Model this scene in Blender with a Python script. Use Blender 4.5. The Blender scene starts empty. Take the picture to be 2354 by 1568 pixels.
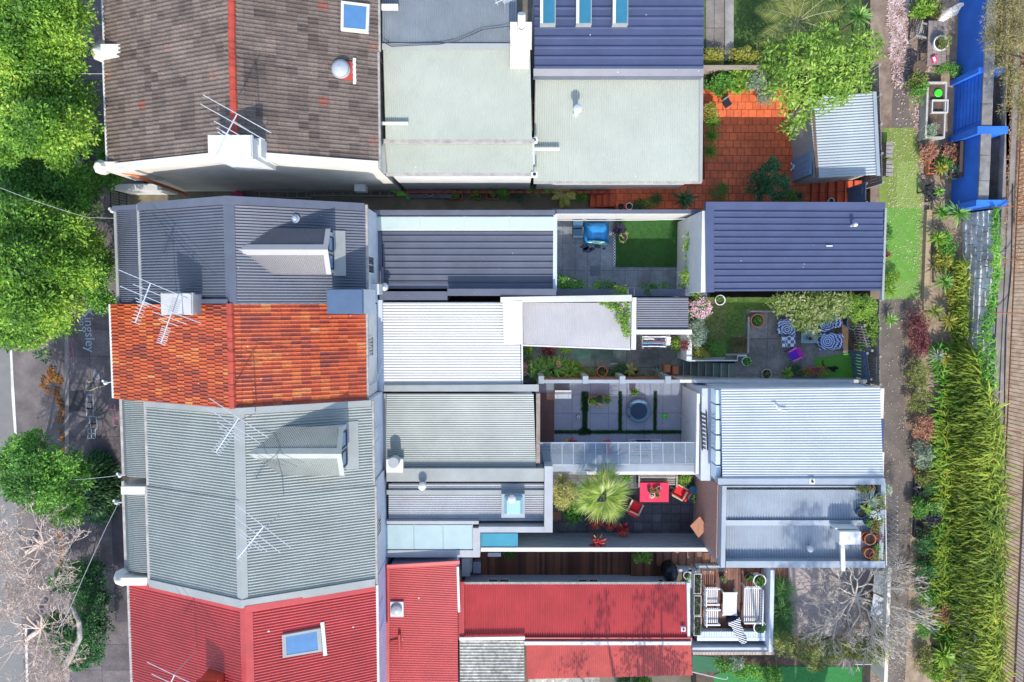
import bpy, bmesh, math, random
import numpy as np
from mathutils import Vector, Matrix, Euler
S = bpy.context.scene
COL = S.collection
rnd = random.Random(7)
NR = np.random.RandomState(11)
# ------------------------------------------------------------------ camera, sky, sun
HC, FP, CX, CY, TILT = 34.0, 1569.0, 1176.5, 784.0, math.radians(3.6)
cam = bpy.data.objects.new("camera", bpy.data.cameras.new("camera")); COL.objects.link(cam)
cam.location = (0, 0, HC); cam.rotation_euler = (-TILT, 0, 0)
cam.data.sensor_width = 36; cam.data.lens = 36*FP/2353.0; cam.data.clip_end = 2000
S.camera = cam
SUN_EL = math.radians(42)
W = bpy.data.worlds.new("World"); S.world = W; W.use_nodes = True
_n = W.node_tree; _bg = _n.nodes["Background"]; _sky = _n.nodes.new("ShaderNodeTexSky")
_sky.sky_type = 'NISHITA'; _sky.sun_disc = False; _sky.sun_elevation = SUN_EL; _sky.sun_rotation = math.pi
_n.links.new(_sky.outputs[0], _bg.inputs[0]); _bg.inputs[1].default_value = 0.15
_l = bpy.data.lights.new("sun", 'SUN'); _l.energy = 2.0; _l.angle = math.radians(0.5); _l.color = (1.0, 0.95, 0.87)
sun = bpy.data.objects.new("sun", _l); COL.objects.link(sun)
sun.rotation_euler = Vector((-0.03, math.cos(SUN_EL), -math.sin(SUN_EL))).to_track_quat('-Z', 'Y').to_euler()
S.view_settings.view_transform = 'Standard'; S.view_settings.look = 'None'
S.view_settings.exposure = 1.3; S.view_settings.gamma = 1

# ------------------------------------------------------------------ geometry helpers
_ct, _st = math.cos(TILT), math.sin(TILT)
def P(u, v, z):
    """point at height z that the photograph shows at (u, v) of its 2353 x 1568 view"""
    a = (u-CX)/FP; b = (CY-v)/FP
    y = b*_ct - _st; d = b*_st + _ct
    k = (HC-z)/d
    return Vector((a*k, y*k, z))
def RC(u0, v0, u1, v1, z):
    """world rectangle x0,y0,x1,y1 (y0<y1) of a view rectangle at height z"""
    a = P(u0, (v0+v1)/2, z).x; b = P(u1, (v0+v1)/2, z).x
    c = P((u0+u1)/2, v1, z).y; d = P((u0+u1)/2, v0, z).y
    return a, c, b, d
ROOT = {}
class MB:
    def __init__(s): s.v=[]; s.f=[]; s.m=[]; s.uv=[]; s.cur=0; s.has_uv=False
    def mat(s, i): s.cur = i; return s
    def add(s, pts, faces, uvs=None):
        o = len(s.v); s.v += [tuple(p) for p in pts]
        for k, f in enumerate(faces):
            s.f.append([i+o for i in f]); s.m.append(s.cur)
            s.uv.append(uvs[k] if uvs else None)
        if uvs: s.has_uv = True
        return s
    def quad(s, a, b, c, d, uv=None): return s.add([a,b,c,d], [(0,1,2,3)], [uv] if uv else None)
    def poly(s, pts): return s.add(pts, [tuple(range(len(pts)))])
    def box(s, x0, y0, z0, x1, y1, z1):
        if x0 > x1: x0, x1 = x1, x0
        if y0 > y1: y0, y1 = y1, y0
        if z0 > z1: z0, z1 = z1, z0
        p = [(x0,y0,z0),(x1,y0,z0),(x1,y1,z0),(x0,y1,z0),(x0,y0,z1),(x1,y0,z1),(x1,y1,z1),(x0,y1,z1)]
        return s.add(p, [(0,3,2,1),(4,5,6,7),(0,1,5,4),(1,2,6,5),(2,3,7,6),(3,0,4,7)])
    def obox(s, c, sz, rz=0, rx=0, ry=0):
        R = Euler((rx,ry,rz)).to_matrix(); c = Vector(c); h = Vector(sz)/2
        p = [c + R@Vector((sx*h.x, sy*h.y, q*h.z)) for q in (-1,1) for sx,sy in ((-1,-1),(1,-1),(1,1),(-1,1))]
        return s.add(p, [(0,3,2,1),(4,5,6,7),(0,1,5,4),(1,2,6,5),(2,3,7,6),(3,0,4,7)])
    def bar(s, a, b, w, h=None):
        a = Vector(a); b = Vector(b); h = h or w; d = (b-a)
        if d.length < 1e-6: return s
        d.normalize(); up = Vector((0,0,1)) if abs(d.z) < .95 else Vector((1,0,0))
        x = d.cross(up).normalized(); y = x.cross(d).normalized()
        p = [q + x*(i*w/2) + y*(j*h/2) for q in (a,b) for i,j in ((-1,-1),(1,-1),(1,1),(-1,1))]
        return s.add(p, [(0,1,2,3),(7,6,5,4),(0,4,5,1),(1,5,6,2),(2,6,7,3),(3,7,4,0)])
    def prism(s, pts, z0, z1):
        n = len(pts); p = [(q[0],q[1],z0) for q in pts] + [(q[0],q[1],z1) for q in pts]
        ar = sum(pts[i][0]*pts[(i+1)%n][1]-pts[(i+1)%n][0]*pts[i][1] for i in range(n))
        F = [tuple(range(n))[::-1], tuple(range(n,2*n))] + [(i,(i+1)%n,n+(i+1)%n,n+i) for i in range(n)]
        if ar < 0: F = [f[::-1] for f in F]
        return s.add(p, F)
    def slab(s, pts, t):
        """thick sheet under the polygon pts (3D), thickness t downwards"""
        n = len(pts); p = [tuple(q) for q in pts] + [(q[0],q[1],q[2]-t) for q in pts]
        return s.add(p, [tuple(range(n)), tuple(range(n,2*n))[::-1]] + [(i,n+i,n+(i+1)%n,(i+1)%n) for i in range(n)])
    def tube(s, pts, r, n=6, cap=True):
        pts = [Vector(p) for p in pts]; rs = r if isinstance(r,(list,tuple)) else [r]*len(pts)
        o = len(s.v); px = None
        for i,p in enumerate(pts):
            d = (pts[min(i+1,len(pts)-1)]-pts[max(i-1,0)])
            if d.length < 1e-9: d = Vector((0,0,1))
            d.normalize()
            if px is None:
                up = Vector((0,0,1)) if abs(d.z)<.9 else Vector((1,0,0)); px = d.cross(up).normalized()
            else: px = (px - d*px.dot(d)).normalized()
            py = d.cross(px)
            for k in range(n):
                a = 2*math.pi*k/n; s.v.append(tuple(p + (px*math.cos(a)+py*math.sin(a))*rs[i]))
        def af(f): s.f.append(f); s.m.append(s.cur); s.uv.append(None)
        for i in range(len(pts)-1):
            for k in range(n):
                a=o+i*n+k; b=o+i*n+(k+1)%n; af([a,b,b+n,a+n])
        if cap: af([o+k for k in range(n)][::-1]); af([o+(len(pts)-1)*n+k for k in range(n)])
        return s
    def lathe(s, prof, c, n=20, sx=1, sy=1):
        """prof: list of (r,z) from outside bottom round; c centre"""
        c = Vector(c); o = len(s.v)
        for r,z in prof:
            for k in range(n):
                a = 2*math.pi*k/n; s.v.append((c.x+r*math.cos(a)*sx, c.y+r*math.sin(a)*sy, c.z+z))
        for i in range(len(prof)-1):
            for k in range(n):
                a=o+i*n+k; b=o+i*n+(k+1)%n
                s.f.append([a,b,b+n,a+n]); s.m.append(s.cur); s.uv.append(None)
        for i, rev in ((0,True),(len(prof)-1,False)):
            if prof[i][0] > 1e-4:
                f=[o+i*n+k for k in range(n)]; s.f.append(f[::-1] if rev else f); s.m.append(s.cur); s.uv.append(None)
        return s
    def build(s, name, mats, parent=None, smooth=False, **kw):
        if not isinstance(mats,(list,tuple)): mats=[mats]
        off = ROOT.get(parent.name, Vector()) if parent else Vector()
        me = bpy.data.meshes.new(name)
        v = np.array(s.v, dtype=float).reshape(-1,3) - np.array(off)
        me.from_pydata(v.tolist(), [], s.f)
        for m in mats: me.materials.append(m)
        me.polygons.foreach_set("material_index", s.m)
        if s.has_uv:
            L = me.uv_layers.new(name="UVMap"); buf=[]
            for f,u in zip(s.f, s.uv):
                for k in range(len(f)): buf += list(u[k]) if u else [0,0]
            L.data.foreach_set("uv", buf)
        if smooth: me.polygons.foreach_set("use_smooth", [True]*len(s.f))
        me.update(); o = bpy.data.objects.new(name, me); COL.objects.link(o)
        if parent: o.parent = parent; ROOT[o.name] = off
        else:
            c = v.mean(axis=0) if len(v) else np.zeros(3)
            c[2] = v[:,2].min(); c = np.round(c,3)
            me.transform(Matrix.Translation(Vector(-c))); o.location = Vector(c); ROOT[o.name] = Vector(c)
        tag(o, **kw); return o
def tag(o, label=None, cat=None, group=None, kind=None):
    if label: o['label']=label
    if cat: o['category']=cat
    if group: o['group']=group
    if kind: o['kind']=kind
    return o
def thing(name, label, cat, loc=(0,0,0), group=None):
    o = bpy.data.objects.new(name, None); COL.objects.link(o); o.empty_display_size=.2
    o.location = loc; ROOT[o.name] = Vector(loc); tag(o, label, cat, group); return o
def dup(root, loc, rz=0, label=None, scale=1, group=None):
    r = root.copy(); COL.objects.link(r); r.location = loc; r.rotation_euler=(0,0,rz)
    if scale != 1: r.scale=(scale,)*3
    if label: r['label']=label
    if group: r['group']=group
    for ch in list(root.children):
        c = ch.copy(); COL.objects.link(c); c.parent=r
        for g in list(ch.children):
            d = g.copy(); COL.objects.link(d); d.parent=c
    return r
# ------------------------------------------------------------------ materials
MC = {}
def _nt(name):
    m = bpy.data.materials.new(name); m.use_nodes=True; nt=m.node_tree; b=nt.nodes["Principled BSDF"]; return m,nt,b
def rgb(c): return (c[0],c[1],c[2],1)
def mat(name, col, rough=.7, var=.18, scale=1.5, metal=0, specks=0, col2=None, bump=0, bscale=40, stretch=None, spec=.4, stain=0, trans=0, alpha=1):
    if name in MC: return MC[name]
    m,nt,b = _nt(name); N=nt.nodes.new; L=nt.links.new
    tc=N("ShaderNodeTexCoord"); mp=N("ShaderNodeMapping"); L(tc.outputs["Object"], mp.inputs[0])
    if stretch: mp.inputs["Scale"].default_value = stretch
    nz=N("ShaderNodeTexNoise"); nz.inputs["Scale"].default_value=scale; nz.inputs["Detail"].default_value=6; nz.inputs["Roughness"].default_value=.65
    L(mp.outputs[0], nz.inputs[0])
    rp=N("ShaderNodeValToRGB"); rp.color_ramp.elements[0].position=.3; rp.color_ramp.elements[1].position=.7
    c2 = col2 or tuple(min(1,x*(1+var)) for x in col); c1 = tuple(x*(1-var) for x in col)
    if col2: c1 = col
    rp.color_ramp.elements[0].color=rgb(c1); rp.color_ramp.elements[1].color=rgb(c2)
    L(nz.outputs[0], rp.inputs[0]); out=rp.outputs[0]
    if stain:
        n3=N("ShaderNodeTexNoise"); n3.inputs["Scale"].default_value=.55; n3.inputs["Detail"].default_value=8; n3.inputs["Roughness"].default_value=.7; L(tc.outputs["Object"], n3.inputs[0])
        r3=N("ShaderNodeValToRGB"); r3.color_ramp.elements[0].position=.38; r3.color_ramp.elements[1].position=.62
        r3.color_ramp.elements[0].color=(1-stain,)*3+(1,); r3.color_ramp.elements[1].color=(1,1,1,1); L(n3.outputs[0], r3.inputs[0])
        mx=N("ShaderNodeMix"); mx.data_type='RGBA'; mx.blend_type='MULTIPLY'; mx.inputs[0].default_value=1
        L(out, mx.inputs[6]); L(r3.outputs[0], mx.inputs[7]); out=mx.outputs[2]
    if specks:
        vo=N("ShaderNodeTexVoronoi"); vo.inputs["Scale"].default_value=specks; L(tc.outputs["Object"], vo.inputs[0])
        lt=N("ShaderNodeMath"); lt.operation='LESS_THAN'; L(vo.outputs["Distance"], lt.inputs[0])
        sp=N("ShaderNodeSeparateColor"); L(vo.outputs["Color"], sp.inputs[0])
        mu=N("ShaderNodeMath"); mu.operation='MULTIPLY'; mu.inputs[1].default_value=.085; L(sp.outputs[0], mu.inputs[0])
        pw=N("ShaderNodeMath"); pw.operation='SUBTRACT'; pw.inputs[1].default_value=.03; L(mu.outputs[0], pw.inputs[0]); L(pw.outputs[0], lt.inputs[1])
        mx=N("ShaderNodeMix"); mx.data_type='RGBA'; L(lt.outputs[0], mx.inputs[0]); L(out, mx.inputs[6]); mx.inputs[7].default_value=(.75,.75,.72,1); out=mx.outputs[2]
    L(out, b.inputs["Base Color"])
    b.inputs["Roughness"].default_value=rough; b.inputs["Metallic"].default_value=metal; b.inputs["Specular IOR Level"].default_value=spec
    if bump:
        n2=N("ShaderNodeTexNoise"); n2.inputs["Scale"].default_value=bscale; n2.inputs["Detail"].default_value=4; L(mp.outputs[0], n2.inputs[0])
        bp=N("ShaderNodeBump"); bp.inputs["Strength"].default_value=bump; bp.inputs["Distance"].default_value=.02; L(n2.outputs[0], bp.inputs["Height"]); L(bp.outputs[0], b.inputs["Normal"])
    MC[name]=m; return m
def slabmat(name, col, joint, w, h, mortar=.012, offset=0, var=.15, rough=.8, stain=.25, tint=None, rot=0, shift=(0,0)):
    """flat paving: rectangles w x h metres with joints"""
    if name in MC: return MC[name]
    m,nt,b=_nt(name); N=nt.nodes.new; L=nt.links.new
    tc=N("ShaderNodeTexCoord"); geo=N("ShaderNodeNewGeometry"); mp=N("ShaderNodeMapping"); L(geo.outputs["Position"], mp.inputs[0])
    mp.inputs["Rotation"].default_value=(0,0,rot); mp.inputs["Location"].default_value=(shift[0],shift[1],0)
    br=N("ShaderNodeTexBrick"); br.offset=offset; br.squash=1
    br.inputs["Scale"].default_value=1; br.inputs["Brick Width"].default_value=w; br.inputs["Row Height"].default_value=h
    br.inputs["Mortar Size"].default_value=mortar; br.inputs["Mortar Smooth"].default_value=.2
    br.inputs["Color1"].default_value=rgb([c*(1-var) for c in col]); br.inputs["Color2"].default_value=rgb(tint or [c*(1+var) for c in col]); br.inputs["Mortar"].default_value=rgb(joint)
    L(mp.outputs[0], br.inputs[0])
    out=br.outputs["Color"]
    for sc,lo,amt in ((.9,.4,stain),(9,.35,stain*.6)):
        n3=N("ShaderNodeTexNoise"); n3.inputs["Scale"].default_value=sc; n3.inputs["Detail"].default_value=8; n3.inputs["Roughness"].default_value=.7; L(geo.outputs["Position"], n3.inputs[0])
        r3=N("ShaderNodeValToRGB"); r3.color_ramp.elements[0].position=lo; r3.color_ramp.elements[1].position=.64
        r3.color_ramp.elements[0].color=(1-amt,)*3+(1,); r3.color_ramp.elements[1].color=(1+amt*.25,)*3+(1,); L(n3.outputs[0], r3.inputs[0])
        mx=N("ShaderNodeMix"); mx.data_type='RGBA'; mx.blend_type='MULTIPLY'; mx.inputs[0].default_value=1
        L(out, mx.inputs[6]); L(r3.outputs[0], mx.inputs[7]); out=mx.outputs[2]
    L(out, b.inputs["Base Color"]); b.inputs["Roughness"].default_value=rough
    bp=N("ShaderNodeBump"); bp.inputs["Strength"].default_value=.5; bp.inputs["Distance"].default_value=.01; bp.invert=True
    L(br.outputs["Fac"], bp.inputs["Height"]); L(bp.outputs[0], b.inputs["Normal"])
    MC[name]=m; return m
def tilemat(name, stops, rough=.55, spots=.0):
    """roof tiles: colour drawn per tile from the UV cell"""
    m,nt,b=_nt(name); N=nt.nodes.new; L=nt.links.new
    uv=N("ShaderNodeUVMap"); uv.uv_map="UVMap"; fl=N("ShaderNodeVectorMath"); fl.operation='FLOOR'; L(uv.outputs[0], fl.inputs[0])
    wn=N("ShaderNodeTexWhiteNoise"); wn.noise_dimensions='2D'; L(fl.outputs[0], wn.inputs["Vector"])
    n0=N("ShaderNodeTexNoise"); n0.inputs["Scale"].default_value=.16; n0.inputs["Detail"].default_value=3; L(fl.outputs[0], n0.inputs[0])
    ad=N("ShaderNodeMath"); ad.operation='MULTIPLY_ADD'; ad.inputs[1].default_value=.62; L(wn.outputs[0], ad.inputs[0])
    m2=N("ShaderNodeMath"); m2.operation='MULTIPLY_ADD'; m2.inputs[1].default_value=1.3; m2.inputs[2].default_value=-.46; L(n0.outputs[0], m2.inputs[0]); L(m2.outputs[0], ad.inputs[2])
    rp=N("ShaderNodeValToRGB"); e=rp.color_ramp.elements
    e[0].position=stops[0][0]; e[0].color=rgb(stops[0][1]); e[1].position=stops[-1][0]; e[1].color=rgb(stops[-1][1])
    for p,c in stops[1:-1]: q=e.new(p); q.color=rgb(c)
    L(ad.outputs[0], rp.inputs[0]); out=rp.outputs[0]
    tc=N("ShaderNodeTexCoord")
    n3=N("ShaderNodeTexNoise"); n3.inputs["Scale"].default_value=14; n3.inputs["Detail"].default_value=6; L(tc.outputs["Object"], n3.inputs[0])
    r3=N("ShaderNodeValToRGB"); r3.color_ramp.elements[0].position=.3; r3.color_ramp.elements[1].position=.7
    r3.color_ramp.elements[0].color=(.62,.62,.62,1); r3.color_ramp.elements[1].color=(1.15,1.15,1.15,1); L(n3.outputs[0], r3.inputs[0])
    mx=N("ShaderNodeMix"); mx.data_type='RGBA'; mx.blend_type='MULTIPLY'; mx.inputs[0].default_value=1
    L(out, mx.inputs[6]); L(r3.outputs[0], mx.inputs[7]); out=mx.outputs[2]
    if spots:
        vo=N("ShaderNodeTexVoronoi"); vo.inputs["Scale"].default_value=2.2; L(tc.outputs["Object"], vo.inputs[0])
        lt=N("ShaderNodeMath"); lt.operation='LESS_THAN'; lt.inputs[1].default_value=spots; L(vo.outputs["Distance"], lt.inputs[0])
        mz=N("ShaderNodeMix"); mz.data_type='RGBA'; L(lt.outputs[0], mz.inputs[0]); L(out, mz.inputs[6]); mz.inputs[7].default_value=(.55,.5,.4,1); out=mz.outputs[2]
    L(out, b.inputs["Base Color"]); b.inputs["Roughness"].default_value=rough
    MC[name]=m; return m
def leafmat(name, cols, rough=.55, transl=.3, cl=.8):
    if name in MC: return MC[name]
    m,nt,b=_nt(name); N=nt.nodes.new; L=nt.links.new
    geo=N("ShaderNodeNewGeometry"); tc=N("ShaderNodeTexCoord"); nz=N("ShaderNodeTexNoise"); nz.inputs["Scale"].default_value=cl; nz.inputs["Detail"].default_value=3
    L(tc.outputs["Object"], nz.inputs[0])
    a=N("ShaderNodeMath"); a.operation='MULTIPLY_ADD'; a.inputs[1].default_value=.5; L(geo.outputs["Random Per Island"], a.inputs[0])
    a2=N("ShaderNodeMath"); a2.operation='MULTIPLY_ADD'; a2.inputs[1].default_value=1.3; a2.inputs[2].default_value=-.4; L(nz.outputs[0], a2.inputs[0]); L(a2.outputs[0], a.inputs[2])
    rp=N("ShaderNodeValToRGB"); e=rp.color_ramp.elements; n=len(cols)
    e[0].position=0.08; e[0].color=rgb(cols[0]); e[1].position=.92; e[1].color=rgb(cols[-1])
    for i,c in enumerate(cols[1:-1]): q=e.new(.08+.84*(i+1)/(n-1)); q.color=rgb(c)
    L(a.outputs[0], rp.inputs[0]); L(rp.outputs[0], b.inputs["Base Color"]); b.inputs["Roughness"].default_value=rough
    b.inputs["Specular IOR Level"].default_value=.35
    tr=N("ShaderNodeBsdfTranslucent"); L(rp.outputs[0], tr.inputs[0]); ms=N("ShaderNodeMixShader"); ms.inputs[0].default_value=transl
    L(b.outputs[0], ms.inputs[1]); L(tr.outputs[0], ms.inputs[2]); L(ms.outputs[0], nt.nodes["Material Output"].inputs[0])
    MC[name]=m; return m
def glassmat(name, tint=(.8,.92,.95), clear=.7, rough=.03):
    if name in MC: return MC[name]
    m,nt,b=_nt(name); N=nt.nodes.new; L=nt.links.new
    tr=N("ShaderNodeBsdfTransparent"); tr.inputs[0].default_value=rgb(tint); b.inputs["Base Color"].default_value=rgb([x*.6 for x in tint]); b.inputs["Roughness"].default_value=rough
    ms=N("ShaderNodeMixShader"); ms.inputs[0].default_value=clear; L(b.outputs[0], ms.inputs[1]); L(tr.outputs[0], ms.inputs[2]); L(ms.outputs[0], nt.nodes["Material Output"].inputs[0])
    MC[name]=m; return m
# ------------------------------------------------------------------ roof sheets
def sheet(mb, a, b, c, d, kind='corr', pitch=.079, amp=None, lift=0):
    """ribbed sheet over quad a-b (one edge crossed by the ribs) and d-c (the far edge); ribs run a->d"""
    a,b,c,d=[Vector(p) for p in (a,b,c,d)]
    n=((b-a).cross(d-a)); 
    if n.length<1e-6: n=((b-a).cross(c-a))
    n.normalize()
    if n.z<0: n=-n
    w=max((b-a).length,(c-d).length); N=max(1,round(w/pitch))
    if kind=='corr': prof=[(0,-1),(.17,-.5),(.33,.5),(.5,1),(.67,.5),(.83,-.5)]; amp=amp or .022
    elif kind=='rib': prof=[(0,0),(.60,0),(.68,1),(.82,1),(.90,0)]; amp=amp or .035
    elif kind=='rib3': prof=[(0,0),(.30,0),(.36,.35),(.42,0),(.60,0),(.69,1),(.80,1),(.9,0)]; amp=amp or .035
    ts=[]; hs=[]
    for i in range(N):
        for t,h in prof: ts.append((i+t)/N); hs.append(h*amp)
    ts.append(1); hs.append(prof[0][1]*amp)
    pts=[]
    for t,h in zip(ts,hs): pts.append(a.lerp(b,t)+n*(h+lift)); pts.append(d.lerp(c,t)+n*(h+lift))
    up = ((b-a).cross(d-a)).z
    F=[]
    for i in range(len(ts)-1):
        f=(2*i,2*i+2,2*i+3,2*i+1); F.append(f)
    mb.add(pts,F); return mb
def tiles(mb, a, b, c, d, wid=.3, course=.34, amp=.028, step=.022, waves=2, stagger=0):
    """tiled plane: courses climb a->d, columns cross a->b; a-b is the eave"""
    a,b,c,d=[Vector(p) for p in (a,b,c,d)]
    n=((b-a).cross(d-a)).normalized()
    if n.z<0: n=-n
    NC=round((b-a).length/wid); NR_=round((d-a).length/course)
    rg=random.Random(3)
    for r in range(NR_):
        off=.5 if (stagger and r%2) else 0
        t0=r/NR_; t1=(r+1.04)/NR_
        A0=a.lerp(d,t0); B0=b.lerp(c,t0); A1=a.lerp(d,min(1,t1)); B1=b.lerp(c,min(1,t1))
        for k in range(-1 if off else 0,NC):
            jit=rg.uniform(-.004,.004); js=rg.uniform(-.006,.006)
            prof=[]
            for w in range(waves):
                if waves==2: base=[(0,0),(.22,0),(.3,.8),(.39,1),(.48,.8),(.5,.1)]
                else: base=[(0,.15),(.12,0),(.5,.12),(.7,.55),(.84,1),(.96,.5)] if waves==1 else [(0,0)]
                for t,h in base:
                    prof.append(((t+w*.5) if waves==2 else t,h))
            prof.append((1,0))
            pts=[];uvs=[]
            for t,h in prof:
                s=(k+off+t)/NC; s=max(0,min(1,s))
                pts.append(A0.lerp(B0,s)+n*(h*amp+step+jit)); pts.append(A1.lerp(B1,s)+n*(h*amp+js))
            m=len(prof); F=[];U=[]
            u=(k+.5+r*0.0, r+.5)
            for i in range(m-1): F.append((2*i,2*i+2,2*i+3,2*i+1)); U.append([u]*4)
            # butt edge
            o=len(pts)
            for t,h in prof:
                s=max(0,min(1,(k+off+t)/NC)); pts.append(A0.lerp(B0,s)+n*(-.012))
            for i in range(m-1): F.append((o+i,o+i+1,2*i+2,2*i)); U.append([u]*4)
            mb.add(pts,F,U)
    return mb
# ------------------------------------------------------------------ palette
M_white = mat("white_paint",(.60,.60,.58),.6,.06,2,stain=.1)
M_cream = mat("cream_render",(.64,.61,.54),.8,.08,1.2,stain=.12)
M_bluewall = mat("pale_blue_render",(.50,.54,.60),.8,.08,1.2,stain=.12)
M_greywall = mat("grey_render",(.42,.44,.46),.8,.1,1.2,stain=.2)
M_lilac = mat("lilac_render",(.52,.50,.66),.8,.06,1.2,stain=.1)
M_navy = mat("navy_steel",(.085,.095,.125),.42,.14,1.1,specks=3.2,spec=.6)
M_navy2 = mat("deep_blue_steel",(.055,.07,.135),.4,.12,1.1,specks=2.6,spec=.6)
M_navyflash = mat("navy_flashing",(.095,.105,.14),.45,.12,1.6,specks=3.0,spec=.6)
M_grey = mat("pale_green_grey_steel",(.29,.31,.28),.42,.10,.8,spec=.55,stain=.12)
M_greyflash = mat("grey_flashing",(.30,.315,.30),.45,.08,1.4,stain=.12)
M_pale = mat("pale_sage_steel",(.43,.455,.39),.5,.06,.5,specks=1.6,stain=.06)
M_pale2 = mat("pale_blue_steel",(.33,.37,.38),.5,.08,.5,stain=.1)
M_whitesteel = mat("white_corrugated_steel",(.54,.53,.51),.5,.05,.7,stain=.06)
M_silver = mat("silver_corrugated_steel",(.46,.45,.45),.4,.07,.6,stain=.1)
M_red = mat("red_steel",(.44,.050,.048),.45,.10,.9,spec=.5,specks=1.3,stain=.12)
M_redflash = mat("red_flashing",(.42,.05,.05),.45,.10,1.6,stain=.1)
M_fibro = mat("mossy_fibro",(.24,.225,.18),.9,.25,5,col2=(.62,.60,.53),specks=4,stain=.3)
M_bluesteel = mat("blue_grey_steel",(.30,.34,.38),.45,.08,.8,stain=.15)
M_gutter = mat("gutter_grime",(.34,.32,.29),.8,.3,4)
M_rust = mat("rusty_terracotta",(.5,.14,.05),.8,.3,6)
M_terra = mat("terracotta",(.55,.20,.09),.75,.2,5)
M_redcap = mat("red_ridge_cap",(.42,.06,.035),.55,.16,3,stain=.25)
M_darkglass = mat("dark_window_glass",(.02,.03,.04),.08,.1,2,spec=.9)
M_skyglass = mat("skylight_glass",(.03,.16,.24),.06,.1,2,spec=.9)
M_blueglass = mat("blue_skylight_glass",(.08,.19,.36),.06,.1,2,spec=.9)
M_paleglass = mat("frosted_glass_sheet",(.46,.54,.50),.15,.06,1.2,spec=.7)
M_tealglass = mat("teal_glass_sheet",(.30,.48,.52),.12,.08,1.2,spec=.8)
M_galv = mat("galvanised_metal",(.5,.52,.54),.35,.1,4,metal=.6)
M_alu = mat("aluminium_rod",(.72,.74,.75),.35,.05,4,metal=.5)
M_black = mat("black_plastic",(.02,.021,.025),.45,.2,4)
M_tBrown = tilemat("brown_roof_tiles",[(.1,(.085,.062,.050)),(.35,(.135,.100,.080)),(.62,(.165,.125,.10)),(.90,(.20,.15,.12)),(.955,(.24,.075,.045)),(1.0,(.34,.075,.04))],.75)
M_tOrange = tilemat("orange_roof_tiles",[(.0,(.15,.035,.028)),(.22,(.27,.042,.016)),(.45,(.40,.060,.014)),(.68,(.47,.085,.018)),(.88,(.52,.15,.03)),(1.0,(.50,.24,.10))],.38,spots=.05)
M_ply = mat("weathered_timber",(.30,.25,.20),.85,.25,2,stretch=(1,12,1),bump=.2)
M_deck = mat("merbau_decking",(.26,.10,.05),.5,.35,1.4,stretch=(9,1,3),spec=.5)
M_deck2 = mat("dark_decking",(.22,.09,.06),.5,.3,1.4,stretch=(9,1,3),spec=.5)
M_sandstone = mat("old_stone_wall",(.50,.47,.42),.9,.3,3,col2=(.85,.84,.82),stain=.4,bump=.6,bscale=8)
M_concrete = mat("weathered_concrete",(.30,.29,.27),.9,.2,1.6,stain=.35,bump=.15)
M_darkvoid = mat("gap_shade",(.05,.04,.032),.95,.3,4)  # near-black fill that paints the shade under deck boards and inside leaf clumps
M_soil = mat("dark_soil",(.10,.07,.05),.95,.35,5,bump=.5,bscale=20)

# ------------------------------------------------------------------ the ground
def struct(name, mb, m, **kw): return mb.build(name, m, kind='structure', **kw)
LANE=1.4
g=MB(); g.quad((-150,-150,-.35),(150,-150,-.35),(150,150,-.35),(-150,150,-.35)); struct('ground',g,mat("earth",(.17,.145,.11),.95,.25,.6,stain=.3))
def flat(name, pts, z, m, kind='structure', thick=0, **kw):
    mb=MB(); q=[P(u,v,z) for u,v in pts]
    if thick: mb.prism([(p.x,p.y) for p in q][::-1], z-thick, z)
    else: mb.poly(q[::-1])
    return mb.build(name,m,kind=kind,**kw)
M_asph=mat("grey_asphalt",(.19,.185,.175),.9,.08,2,stain=.12,bump=.2,bscale=60)
M_park=mat("brown_asphalt",(.125,.108,.112),.9,.22,1.2,col2=(.20,.17,.155),stain=.4,bump=.3,bscale=60)
flat('road',[(-260,-160),(150,-160),(152,1700),(-260,1700)],-.13,M_park)
flat('road_lane',[(-260,-150),(20,-150),(24,760),(34,1010),(60,1690),(-260,1690)],-.126,M_asph)
flat('road_marking',[(22,790),(27,790),(31,870),(39,1004),(33,1004),(26,900)],-.122,mat("worn_white_line",(.72,.70,.66),.8,.1,9,stain=.4))
flat('road_marking',[(57,1440),(62,1440),(68,1690),(62,1690)],-.122,MC["worn_white_line"])
M_foot=slabmat("footpath_concrete",(.15,.125,.125),(.06,.05,.045),1.6,1.35,.014,0,.14,.85,.42,shift=(.3,.2))
def kerb():
    mb=MB(); L=[(146,-160),(149,900),(150,1700)]; R=[(156,-160),(158,900),(160,1700)]
    for i in range(2):
        a,b=P(*L[i],0),P(*L[i+1],0); c,d=P(*R[i+1],0),P(*R[i],0)
        mb.prism([(a.x,a.y),(d.x,d.y),(c.x,c.y),(b.x,b.y)],-.3,.006)
    return struct('kerb',mb,mat("kerb_stone",(.24,.215,.20),.9,.2,3,stain=.3))
kerb()
flat('footpath',[(150,-160),(330,-160),(330,1700),(152,1700)],0,M_foot,thick=.2)
flat('patch',[(155,899),(193,896),(196,951),(187,944),(158,947)],.004,mat("dark_patch",(.045,.043,.045),.9,.2,6))
flat('patch',[(254,1152+0),(283,1152),(300,1430),(265,1430)],.004,mat("dark_footpath",(.085,.072,.082),.9,.2,1.2,stain=.3))
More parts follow.
